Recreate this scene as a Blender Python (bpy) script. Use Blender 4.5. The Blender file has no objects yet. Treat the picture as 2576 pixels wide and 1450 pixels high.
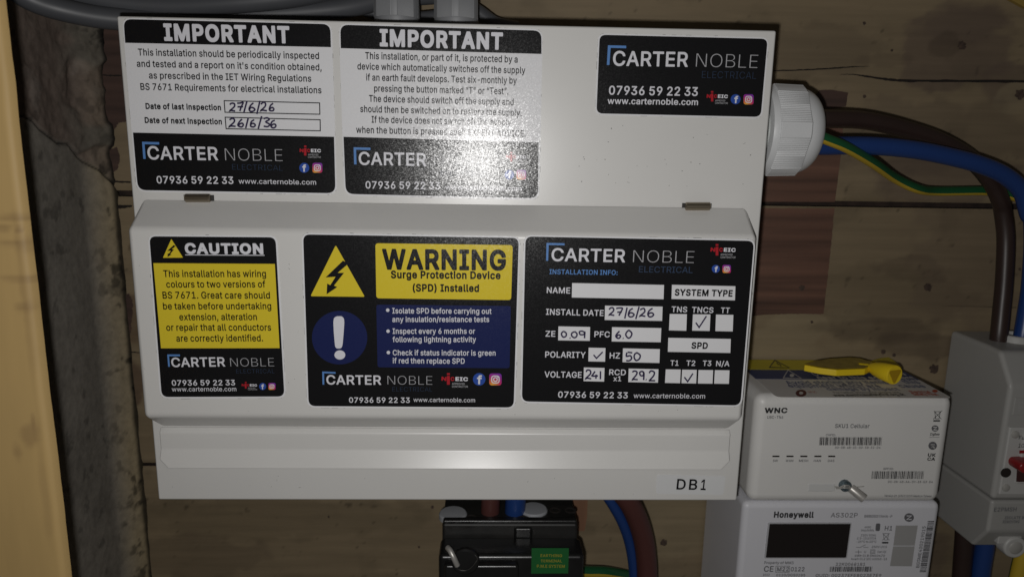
import bpy, bmesh, math, random
import numpy as np
from mathutils import Vector, Matrix
from mathutils.geometry import tessellate_polygon
random.seed(7)
S = bpy.context.scene
COL = S.collection
# ------------------------------------------------------------------ camera, light, exposure
CAMP = Vector((0.0, -0.37, 1.5))
PITCH, YAW, ROLL, FPX = math.radians(11.3177), math.radians(1.8302), math.radians(0.9724), 1802.2
FWD = Vector((math.sin(YAW)*math.cos(PITCH), math.cos(YAW)*math.cos(PITCH), -math.sin(PITCH)))
_r = Vector((math.cos(YAW), -math.sin(YAW), 0)); _u = _r.cross(FWD)
RGT = _r*math.cos(ROLL)+_u*math.sin(ROLL); UPV = -_r*math.sin(ROLL)+_u*math.cos(ROLL)
cd = bpy.data.cameras.new('camera'); cam = bpy.data.objects.new('camera', cd); COL.objects.link(cam); S.camera = cam
cam.matrix_world = Matrix(((RGT.x, UPV.x, -FWD.x, CAMP.x), (RGT.y, UPV.y, -FWD.y, CAMP.y), (RGT.z, UPV.z, -FWD.z, CAMP.z), (0, 0, 0, 1)))
cd.sensor_width = 36; cd.lens = 36*FPX/2576; cd.clip_start = .005; cd.clip_end = 50
cd.dof.use_dof = True; cd.dof.focus_distance = .372; cd.dof.aperture_fstop = cd.lens/1.9
W = bpy.data.worlds.new('World'); S.world = W; W.use_nodes = True
W.node_tree.nodes['Background'].inputs[0].default_value = (1.0, .93, .84, 1)
W.node_tree.nodes['Background'].inputs[1].default_value = .03
# the phone's flash, just left of and below the lens
ld = bpy.data.lights.new('flash', 'POINT'); ld.shadow_soft_size = .0035; ld.energy = 2.75; ld.color = (1, .985, .965)
fl = bpy.data.objects.new('flash', ld); COL.objects.link(fl)
mw = cam.matrix_world.copy(); mw.translation = CAMP - RGT*.010 - UPV*.0165; fl.matrix_world = mw
S.view_settings.view_transform = 'Standard'; S.view_settings.look = 'None'
S.view_settings.exposure = .10; S.view_settings.gamma = 1; S.view_settings.use_curve_mapping = False
S.cycles.max_bounces = 8; S.cycles.sample_clamp_indirect = 4

# ------------------------------------------------------------------ survey: points measured on the photograph, put on a real plane
ZONES = dict(p=(0, 0, 1/1.55280), z1=(0, 0, 1.812), z2=(400, 0, 1.812), z3=(1300, 0, 1.812), z4=(2200, 0, 1.8122), z5=(3000, 0, 1.812),
             z6=(400, 800, 1.6111), z7=(1150, 800, 1.6111), z8=(2000, 800, 1.6111), zd=(1900, 1550, 2.3418), ze=(2850, 700, 1.8122),
             za=(2700, 1350, 1.6075), zb=(3300, 1200, 1.3786), zc=(1600, 1850, 2.3418), zf=(0, 700, 1.8129), zg=(0, 1450, 1.5153))
def V(zone, x, y):
    ox, oy, s = ZONES[zone]
    return ((ox+x/s)/1.5528, (oy+y/s)/1.5528)
def ray(u, v): return RGT*((u-1288)/FPX)+UPV*((725-v)/FPX)+FWD
def bp(u, v, y):
    d = ray(u, v); return CAMP+d*((y-CAMP.y)/d.y)
def bpz(u, v, z):
    d = ray(u, v); return CAMP+d*((z-CAMP.z)/d.z)
def bpx(u, v, x):
    d = ray(u, v); return CAMP+d*((x-CAMP.x)/d.x)

# ------------------------------------------------------------------ materials
MATS = {}
def mat(name, col, rough=.5, metal=0, bump=None, var=None, spec=.5, coat=0, stretch=None, trans=0, glint=None):
    """bump=(noise scale, distance) in object metres; var=(scale, amount) mottles the base colour"""
    m = bpy.data.materials.new(name); m.use_nodes = True; nt = m.node_tree; N = nt.nodes; L = nt.links
    b = N['Principled BSDF']; b.inputs['Base Color'].default_value = (*col, 1); b.inputs['Roughness'].default_value = rough
    b.inputs['Metallic'].default_value = metal; b.inputs['Specular IOR Level'].default_value = spec; b.inputs['Coat Weight'].default_value = coat
    b.inputs['Transmission Weight'].default_value = trans
    tc = N.new('ShaderNodeTexCoord'); src = tc.outputs['Object']
    if stretch:
        mp = N.new('ShaderNodeMapping'); mp.inputs['Scale'].default_value = stretch; L.new(src, mp.inputs[0]); src = mp.outputs[0]
    if var:
        n = N.new('ShaderNodeTexNoise'); n.inputs['Scale'].default_value = var[0]; n.inputs['Detail'].default_value = 6; L.new(src, n.inputs['Vector'])
        r = N.new('ShaderNodeMapRange'); r.inputs['From Min'].default_value = .3; r.inputs['From Max'].default_value = .7
        r.inputs['To Min'].default_value = 1-var[1]; r.inputs['To Max'].default_value = 1+var[1]; L.new(n.outputs['Fac'], r.inputs['Value'])
        x = N.new('ShaderNodeVectorMath'); x.operation = 'SCALE'; x.inputs[0].default_value = col; L.new(r.outputs[0], x.inputs['Scale']); L.new(x.outputs[0], b.inputs['Base Color'])
    if bump:
        n = N.new('ShaderNodeTexNoise'); n.inputs['Scale'].default_value = bump[0]; n.inputs['Detail'].default_value = 3; L.new(tc.outputs['Object'], n.inputs['Vector'])
        k = N.new('ShaderNodeBump'); k.inputs['Distance'].default_value = bump[1]; k.inputs['Strength'].default_value = 1; L.new(n.outputs['Fac'], k.inputs['Height']); L.new(k.outputs[0], b.inputs['Normal'])
    if glint:
        # laminate with a fine crystalline grain: each tiny facet is tipped its own way
        g = N.new('ShaderNodeNewGeometry'); acc = g.outputs['Normal']
        for sc_, am in ((2300, glint[0]), (4100, glint[1])):
            v = N.new('ShaderNodeTexVoronoi'); v.inputs['Scale'].default_value = sc_; L.new(tc.outputs['Object'], v.inputs['Vector'])
            a = N.new('ShaderNodeVectorMath'); a.operation = 'SUBTRACT'; a.inputs[1].default_value = (.5, .5, .5); L.new(v.outputs['Color'], a.inputs[0])
            c = N.new('ShaderNodeVectorMath'); c.operation = 'SCALE'; c.inputs['Scale'].default_value = am; L.new(a.outputs[0], c.inputs[0])
            d = N.new('ShaderNodeVectorMath'); d.operation = 'ADD'; L.new(acc, d.inputs[0]); L.new(c.outputs[0], d.inputs[1]); acc = d.outputs[0]
        e = N.new('ShaderNodeVectorMath'); e.operation = 'NORMALIZE'; L.new(acc, e.inputs[0]); L.new(e.outputs[0], b.inputs['Normal'])
    MATS[name] = m; return m
PAINT = mat('white_powder_coat', (.645, .637, .618), .30, bump=(1500, .000010), var=(14, .02))
LAM = dict(rough=.225, glint=(.068, .050), spec=.36)
K_BLACK = mat('print_black', (.009, .009, .010), **LAM)
K_WHITE = mat('print_white', (.70, .70, .745), **LAM)
K_EDGE = mat('sticker_white', (.74, .74, .76), **LAM)
K_YEL = mat('print_yellow', (.70, .55, .035), **LAM)
K_NAVY = mat('print_navy', (.014, .020, .085), **LAM)
K_BLUE = mat('print_blue', (.11, .25, .55), **LAM)
K_DIM = mat('print_dim_blue', (.035, .055, .10), **LAM)
K_GREY = mat('print_grey', (.42, .42, .44), **LAM)
K_RED = mat('print_red', (.42, .02, .03), **LAM)
K_FB = mat('print_social_blue', (.03, .08, .36), **LAM)
INK = mat('pen_ink', (.022, .014, .06), .4)
GRIME = mat('edge_grime', (.10, .095, .085), .8)
TAPE = mat('clear_tape', (.67, .675, .68), .22, bump=(900, .000010))
def grad_mat(name):
    m = bpy.data.materials.new(name); m.use_nodes = True; N = m.node_tree.nodes; L = m.node_tree.links; b = N['Principled BSDF']
    b.inputs['Roughness'].default_value = .27
    a = N.new('ShaderNodeVertexColor'); a.layer_name = 'Col'; L.new(a.outputs[0], b.inputs['Base Color']); MATS[name] = m; return m
K_GRAD = grad_mat('print_sunset')

# ------------------------------------------------------------------ object helpers
def thing(name, label, cat, loc, group=None):
    o = bpy.data.objects.new(name, None); COL.objects.link(o); o.empty_display_size = .01
    o.location = loc; o['label'] = label; o['category'] = cat
    if group: o['group'] = group
    return o
def wloc(o):
    p = Vector((0, 0, 0))
    while o is not None: p = p+o.location; o = o.parent
    return p
def mesh_obj(name, verts, faces, m, parent=None, smooth=False, bevel=0, seg=2, mats=None, midx=None, label=None):
    me = bpy.data.meshes.new(name); off = wloc(parent)
    me.from_pydata([tuple(Vector(v)-off) for v in verts], [], faces)
    for k in (mats or [m]): me.materials.append(k)
    if midx: me.polygons.foreach_set('material_index', midx)
    if smooth: me.polygons.foreach_set('use_smooth', [True]*len(me.polygons))
    me.update()
    o = bpy.data.objects.new(name, me); COL.objects.link(o)
    if parent: o.parent = parent
    if bevel:
        b = o.modifiers.new('bevel', 'BEVEL'); b.width = bevel; b.segments = seg; b.limit_method = 'ANGLE'; b.angle_limit = math.radians(25); b.harden_normals = True
        me.polygons.foreach_set('use_smooth', [True]*len(me.polygons))
    if label: o['label'] = label
    return o
def fix_normals(o):
    bm = bmesh.new(); bm.from_mesh(o.data); bmesh.ops.recalc_face_normals(bm, faces=bm.faces); bm.to_mesh(o.data); bm.free()
class MB:
    def __init__(s): s.v = []; s.f = []; s.mi = []
    def add(s, vs, fs, mi=0):
        n = len(s.v); s.v += [Vector(a) for a in vs]; s.f += [tuple(i+n for i in f) for f in fs]; s.mi += [mi]*len(fs); return s
    def box(s, x0, x1, y0, y1, z0, z1, mi=0):
        return s.add([(x0, y0, z0), (x1, y0, z0), (x1, y1, z0), (x0, y1, z0), (x0, y0, z1), (x1, y0, z1), (x1, y1, z1), (x0, y1, z1)],
                     [(0, 1, 5, 4), (1, 2, 6, 5), (2, 3, 7, 6), (3, 0, 4, 7), (4, 5, 6, 7), (3, 2, 1, 0)], mi)
    def lathe(s, org, ax, prof, n=48, rf=None, mi=0, cap=True):
        ax = Vector(ax).normalized(); t = Vector((0, 0, 1)) if abs(ax.z) < .9 else Vector((1, 0, 0)); a = ax.cross(t).normalized(); b = ax.cross(a)
        vs = []; fs = []
        for h, r in prof:
            for i in range(n):
                th = 2*math.pi*i/n; rr = r*(rf(i, n) if rf else 1); vs.append(Vector(org)+ax*h+a*(rr*math.cos(th))+b*(rr*math.sin(th)))
        for j in range(len(prof)-1):
            for i in range(n):
                k = (i+1) % n; fs.append((j*n+i, j*n+k, (j+1)*n+k, (j+1)*n+i))
        if cap:
            fs.append(tuple(range(n-1, -1, -1))); m0 = (len(prof)-1)*n; fs.append(tuple(m0+i for i in range(n)))
        return s.add(vs, fs, mi)
    def tube(s, pts, r, n=20, mi_fn=None, roll=0):
        P = [Vector(p) for p in pts]; vs = []; fs = []; mi = []; prev = None
        for i, p in enumerate(P):
            t = (P[min(i+1, len(P)-1)]-P[max(i-1, 0)]).normalized()
            ref = Vector((0, 1, 0)) if abs(t.y) < .95 else Vector((0, 0, 1))
            a = t.cross(ref).normalized(); b = a.cross(t)
            for k in range(n):
                th = 2*math.pi*k/n+roll; vs.append(p+a*(r*math.cos(th))+b*(r*math.sin(th)))
        for i in range(len(P)-1):
            for k in range(n):
                q = (k+1) % n; fs.append((i*n+k, i*n+q, (i+1)*n+q, (i+1)*n+k)); mi.append(mi_fn(k, n) if mi_fn else 0)
        fs += [tuple(range(n-1, -1, -1)), tuple((len(P)-1)*n+k for k in range(n))]; mi += [0, 0]
        b0 = len(s.v); s.v += vs; s.f += [tuple(x+b0 for x in f) for f in fs]; s.mi += mi; return s
    def build(s, name, m, parent=None, smooth=False, bevel=0, seg=2, mats=None, label=None):
        o = mesh_obj(name, s.v, s.f, m, parent, smooth, bevel, seg, mats, s.mi if mats else None, label); fix_normals(o)
        if smooth and not bevel:
            o.data.set_sharp_from_angle(angle=math.radians(38))
        return o
def spline(pts, n=10):
    P = [Vector(p) for p in pts]; out = []
    for i in range(len(P)-1):
        p0 = P[max(i-1, 0)]; p1 = P[i]; p2 = P[i+1]; p3 = P[min(i+2, len(P)-1)]
        for k in range(n):
            t = k/n; out.append(.5*((2*p1)+(p2-p0)*t+(2*p0-5*p1+4*p2-p3)*t*t+(3*p1-p0-3*p2+p3)*t**3))
    return out+[P[-1]]
def rr(pts, r, n=6):
    """rounds the corners of a polygon of (x, y) points; r is one radius or one per corner"""
    R = r if isinstance(r, (list, tuple)) else [r]*len(pts); out = []
    for i, p in enumerate(pts):
        p = Vector(p); a = Vector(pts[i-1])-p; b = Vector(pts[(i+1) % len(pts)])-p; q = R[i]
        if q <= 0: out.append((p.x, p.y)); continue
        q = min(q, a.length*.49, b.length*.49); A = p+a.normalized()*q; B = p+b.normalized()*q
        for k in range(n+1):
            t = k/n; c = A*(1-t)**2+p*(2*t*(1-t))+B*t*t
            if k in (0, n): pass
            out.append((c.x, c.y))
    return out

# ------------------------------------------------------------------ lettering: a plain sans alphabet as outlines
# each weight: its stroke growth, and per letter its place in the alphabet, the advance and closed outlines as x, y, x, y ... in 1/1000 of the type size
OUTLINES = []
OUTLINES.append((0.048, [
[62,188,[[[28,16,44,-10,70,-26,103,-29,135,-19,157,3,164,23,163,62,156,81,135,102,116,109,90,111,57,103,40,88,29,68,25,42]]]],
[0,480,[[[-3,-18,11,-24,89,-24,102,-21,108,-12,151,112,154,117,161,118,323,117,328,112,375,-18,388,-24,466,-24,479,-21,486,-13,485,14,299,521,291,531,200,533,187,530,180,524,-6,14,-8,-5],[193,225,239,367,286,229,284,224,278,223]]]],
[1,456,[[[40,-18,55,-24,250,-24,289,-22,328,-16,360,-4,386,12,406,29,423,53,432,73,440,105,442,138,440,170,434,196,422,222,399,251,378,268,406,301,417,326,422,372,420,404,412,437,394,469,370,495,347,510,315,524,282,531,243,533,55,533,42,528,37,521,36,1],[152,82,149,86,149,144,149,203,152,206,243,207,276,202,302,189,315,177,326,157,331,138,325,118,315,103,295,90,269,83,243,81],[152,310,149,313,149,424,152,427,263,424,289,413,303,398,311,372,307,352,293,333,276,320,230,310]]]],
[2,510,[[[21,189,35,132,49,98,69,66,100,30,133,5,152,-5,172,-15,217,-28,269,-31,302,-29,351,-19,399,3,443,40,477,89,497,150,497,170,490,181,477,185,394,183,387,176,368,131,334,98,302,83,269,78,250,79,224,86,200,98,178,116,149,157,136,189,130,222,130,287,136,319,146,345,165,378,199,410,224,423,250,429,269,431,302,426,341,407,368,378,387,332,393,327,406,324,487,326,497,338,497,358,484,404,468,436,438,475,419,492,386,513,347,529,269,540,217,536,172,524,133,504,100,479,69,443,48,409,31,365,19,313,16,261]]]],
[4,418,[[[40,-18,55,-24,224,-24,380,-24,394,-18,399,-5,399,60,397,73,389,79,159,81,149,86,150,203,367,205,374,209,380,221,380,268,378,300,367,309,152,310,149,320,149,424,159,427,386,429,393,434,396,443,397,508,395,521,386,531,61,533,41,528,36,508,36,1]]]],
[5,410,[[[40,-18,55,-24,126,-24,139,-22,146,-16,149,-5,149,190,151,196,347,197,360,199,367,204,370,216,370,281,368,294,360,301,152,303,149,307,149,424,152,427,373,427,385,430,391,437,393,450,393,515,386,529,373,533,61,533,41,528,36,508,36,1]]]],
[18,446,[[[19,96,28,70,43,44,65,19,111,-12,150,-25,182,-31,228,-33,267,-31,306,-23,345,-8,364,3,390,25,420,70,430,103,433,135,431,168,416,213,375,259,325,286,182,331,150,354,143,363,140,376,150,401,169,419,195,430,228,434,267,426,287,415,301,402,316,363,325,355,403,354,416,356,423,363,425,376,421,415,403,456,377,489,332,519,299,531,267,538,228,540,182,536,124,520,97,506,72,485,56,467,40,441,30,408,28,369,32,330,46,297,72,266,98,247,130,231,280,183,312,160,319,148,320,135,309,109,286,90,254,77,228,74,176,83,153,96,137,116,128,148,117,159,33,161,20,156,15,148,14,129]]]],
[25,438,[[[22,-18,29,-23,42,-24,315,-24,406,-24,419,-18,424,-5,424,60,421,73,412,80,178,81,171,86,419,447,421,515,412,530,399,533,42,533,22,528,16,515,17,443,22,432,29,428,263,427,268,424,19,60,17,-5]]]],
[26,389,[[[12,64,25,32,39,12,71,-12,103,-26,129,-31,168,-33,227,-22,253,-8,259,-20,272,-24,344,-24,357,-18,361,-1,359,285,354,311,344,336,318,370,300,383,253,402,188,409,123,399,103,392,77,378,45,350,18,305,18,279,25,270,90,250,110,250,122,259,141,285,161,298,194,305,227,298,245,279,249,259,227,251,116,234,64,216,45,203,20,175,12,155,6,110],[123,92,117,110,119,116,149,136,246,153,251,149,250,129,242,110,226,90,207,78,175,70,149,74,136,81]]]],
[27,424,[[[30,-13,34,-20,47,-24,119,-24,132,-18,138,-4,158,-18,177,-26,229,-32,268,-29,301,-20,340,3,374,39,393,71,404,104,412,143,414,188,412,234,404,273,393,305,374,338,353,363,327,383,301,397,268,406,229,409,197,407,158,395,138,383,138,513,134,526,125,532,47,533,34,528,29,520],[138,171,138,208,145,241,156,266,180,292,210,304,236,303,262,292,284,266,294,247,301,220,302,169,299,149,287,117,275,98,259,84,236,74,216,72,193,78,177,87,156,110,147,130]]]],
[28,396,[[[15,130,21,104,34,71,54,39,78,13,100,-4,130,-20,165,-29,211,-32,269,-24,321,0,365,45,386,91,387,110,380,123,315,141,295,141,285,136,269,104,250,85,230,75,211,72,178,77,151,97,132,130,122,169,122,208,132,247,142,266,165,291,191,303,204,305,230,301,250,291,269,273,282,245,295,238,315,239,380,257,385,266,385,286,362,338,321,377,269,401,211,409,165,405,133,397,100,381,74,361,54,338,34,305,21,273,13,234,10,188]]]],
[29,424,[[[15,130,20,104,32,71,51,39,89,0,123,-20,159,-30,224,-31,250,-26,269,-17,282,-7,289,-8,295,-20,308,-24,380,-24,390,-20,395,-13,396,0,396,507,392,526,380,533,354,533,302,532,290,526,286,513,286,390,282,384,269,394,230,406,198,409,159,406,120,394,94,380,73,364,42,322,20,273,12,234,10,195],[126,146,121,188,125,227,137,260,150,279,165,293,191,304,217,304,250,288,264,273,276,252,286,208,286,169,283,149,274,123,258,97,237,80,217,73,198,72,178,77,159,90,141,110]]]],
[30,404,[[[15,130,20,104,33,71,53,39,74,16,94,1,133,-21,172,-30,243,-31,276,-25,315,-9,341,8,373,45,389,84,388,104,384,110,315,129,295,129,285,123,264,91,243,77,211,71,198,72,172,81,152,95,133,121,125,143,133,145,373,145,388,149,395,162,394,234,389,266,369,318,352,344,328,369,302,386,276,398,198,409,165,406,133,397,103,383,74,361,54,338,34,305,21,273,13,234,10,188],[133,245,130,247,133,257,155,286,178,300,204,305,230,301,247,292,265,273,277,247]]]],
[31,254,[[[-16,313,-5,304,53,303,56,300,56,1,60,-16,66,-22,79,-24,144,-24,157,-22,164,-14,166,-5,167,300,170,303,242,304,250,313,252,326,252,385,248,398,235,404,170,404,166,411,167,424,171,437,183,447,196,449,229,444,247,450,265,508,265,534,255,544,235,550,183,554,125,543,105,532,74,502,64,482,58,463,53,404,1,404,-13,398,-18,385]]]],
[32,425,[[[14,137,20,111,32,78,48,51,70,26,100,3,126,-9,152,-16,191,-19,243,-15,267,-6,282,4,286,0,283,-26,276,-43,250,-63,224,-71,211,-72,165,-63,139,-45,120,-21,107,-16,87,-18,39,-45,27,-58,28,-84,65,-130,120,-162,178,-174,243,-173,276,-167,302,-159,333,-143,354,-127,373,-104,386,-78,394,-45,397,-13,397,377,393,397,380,404,308,404,295,399,289,383,250,403,191,409,159,406,126,397,94,379,74,364,51,338,32,306,20,273,12,234,10,195],[126,152,121,189,124,228,137,260,152,282,178,300,204,305,233,299,260,280,273,260,283,234,288,189,284,156,278,137,269,119,256,104,237,91,217,85,191,85,178,89,162,98,147,111,131,137]]]],
[33,410,[[[33,-18,47,-24,119,-24,132,-20,137,-12,140,242,148,268,164,287,177,296,203,304,223,303,243,294,261,274,269,255,272,229,272,-5,275,-16,288,-24,366,-24,376,-18,381,-5,380,274,374,307,364,333,348,359,333,374,308,391,281,402,229,409,190,406,163,398,138,384,138,515,132,528,119,533,41,532,34,528,28,515,28,1]]]],
[34,166,[[[21,456,36,435,62,420,101,420,121,426,140,444,149,463,151,489,147,508,141,521,121,540,108,545,75,547,48,541,27,521,20,508,17,482]],[[29,-12,33,-18,43,-24,108,-24,127,-23,137,-12,138,385,133,398,121,404,43,403,33,398,29,391]]]],
[36,380,[[[33,-18,41,-23,54,-24,119,-24,133,-18,138,-5,138,125,151,138,274,-18,281,-23,379,-24,392,-19,396,-5,396,8,392,18,237,216,379,360,384,372,383,391,379,399,366,404,281,404,268,401,138,271,138,515,132,528,119,533,41,532,34,528,28,515,28,1]]]],
[37,189,[[[33,44,39,25,54,3,76,-14,99,-23,138,-27,171,-25,197,-19,204,-8,204,12,191,70,177,79,145,77,138,103,138,512,134,525,125,532,47,533,34,528,29,519,28,83]]]],
[38,610,[[[33,-18,47,-24,119,-24,132,-20,137,-12,139,248,148,274,164,293,203,305,222,300,231,294,243,281,248,268,251,-12,255,-19,268,-24,340,-24,353,-21,360,-5,360,242,372,279,392,299,418,306,437,302,452,294,465,281,469,268,472,-12,476,-19,489,-24,561,-24,574,-21,581,-5,581,261,573,320,561,346,548,365,528,383,509,395,486,404,444,410,431,410,366,397,320,364,307,379,288,394,255,407,210,410,158,398,138,384,132,398,119,404,47,404,34,399,29,391,28,378,28,1]]]],
[39,410,[[[33,-18,47,-24,119,-24,132,-20,137,-12,140,242,148,268,164,287,190,301,210,304,236,298,252,287,262,274,269,255,272,229,272,-5,275,-16,281,-22,294,-24,359,-24,376,-18,381,1,379,281,374,307,360,339,346,361,320,384,288,400,229,409,190,406,163,398,138,384,131,398,119,404,47,404,33,398,28,378,28,1]]]],
[40,415,[[[15,130,21,104,34,71,49,45,74,16,105,-7,133,-21,159,-28,204,-32,250,-29,289,-18,321,0,356,32,382,71,394,104,403,143,405,195,402,234,396,266,382,305,362,338,341,361,315,381,282,397,250,405,204,409,165,405,126,394,100,381,74,361,54,338,34,305,21,273,13,234,10,182],[126,147,121,188,125,227,138,260,152,280,178,299,204,305,237,299,264,279,284,247,290,227,294,188,290,149,284,130,263,96,243,81,224,73,198,72,178,77,165,85,146,104,132,130]]]],
[41,424,[[[33,-161,41,-166,54,-167,119,-167,133,-161,138,-148,138,-5,158,-18,177,-26,203,-31,268,-30,301,-20,329,-5,354,15,376,41,392,69,405,106,412,145,412,229,404,275,392,308,362,353,333,379,301,397,268,406,229,409,177,403,158,395,138,381,132,398,119,404,47,404,34,399,29,392,28,-141],[138,170,138,210,147,249,157,268,177,290,203,303,229,304,255,295,275,279,290,255,299,229,303,203,302,171,291,125,275,99,262,86,249,78,223,72,197,76,178,86,165,99,152,119,143,145]]]],
[42,424,[[[15,132,19,106,31,73,49,41,74,12,95,-5,119,-18,159,-30,224,-31,250,-26,269,-17,282,-7,286,-18,286,-148,289,-157,295,-164,308,-167,373,-167,392,-161,396,-141,396,379,391,398,380,404,308,404,295,400,289,387,282,384,269,394,250,402,224,407,191,409,159,406,129,398,94,380,69,359,48,333,33,307,21,275,13,236,10,190],[126,146,121,190,125,229,139,264,152,281,178,300,204,305,230,300,257,281,277,249,283,229,287,190,285,164,278,132,269,112,256,95,243,84,217,73,191,73,178,77,163,86,146,104]]]],
[43,259,[[[33,-18,47,-24,119,-24,132,-20,137,-12,138,235,141,255,158,280,177,294,197,300,249,298,257,300,265,307,268,320,268,385,266,398,261,404,236,409,184,407,158,400,138,389,131,398,119,404,47,404,33,398,28,378,28,1]]]],
[44,365,[[[16,71,29,39,56,6,82,-11,123,-26,186,-32,245,-25,279,-13,318,13,334,32,346,52,353,78,355,110,353,136,342,169,327,188,303,208,271,223,180,248,141,265,134,279,147,295,160,303,193,307,212,303,225,295,238,279,248,260,258,253,277,253,336,267,342,270,347,279,348,299,323,351,306,370,271,394,245,403,186,409,154,407,102,393,76,378,58,364,38,338,25,305,23,273,26,240,39,208,56,186,94,162,134,148,219,126,234,117,243,104,232,87,212,75,193,71,167,71,147,78,130,91,115,123,108,129,89,131,17,113,11,97]]]],
[45,228,[[[-13,309,1,303,40,303,41,88,44,56,57,23,73,3,92,-11,125,-24,170,-28,203,-26,229,-20,236,-9,237,4,224,69,209,78,164,76,155,82,150,101,151,303,209,303,224,309,228,322,228,381,222,399,209,404,151,406,150,478,144,491,131,495,53,494,47,491,41,478,40,406,-5,403,-16,394,-18,322]]]],
[46,410,[[[33,87,45,48,61,22,80,3,99,-10,125,-22,151,-28,177,-29,216,-27,249,-18,268,-7,281,-21,294,-24,366,-24,378,-17,381,-4,381,380,380,393,375,399,359,404,294,404,281,401,275,395,272,380,272,159,268,126,255,102,242,89,223,79,203,75,184,77,164,87,147,107,140,126,136,393,132,399,119,404,47,404,34,399,28,380,28,139]]]],
[47,389,[[[-2,359,142,-17,155,-24,240,-23,250,-12,394,365,396,385,391,398,376,404,311,404,292,402,285,398,194,148,104,398,90,404,6,403,-6,391,-7,372]]]],
[48,567,[[[4,352,114,-12,121,-21,134,-24,199,-24,212,-23,219,-18,284,205,349,-18,355,-23,368,-24,433,-24,449,-18,567,365,569,385,563,399,550,404,479,404,460,398,401,188,394,189,340,391,329,402,245,404,232,397,173,188,167,188,107,398,89,404,11,403,3,398,-2,385]]]],
[50,389,[[[-2,357,135,-1,129,-20,110,-55,90,-64,58,-61,43,-66,39,-72,23,-131,24,-150,28,-157,38,-162,84,-169,149,-159,197,-124,226,-72,393,363,395,389,389,400,376,404,298,404,285,397,194,149,103,399,90,404,6,403,-1,399,-6,389,-6,370]]]]]))
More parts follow.
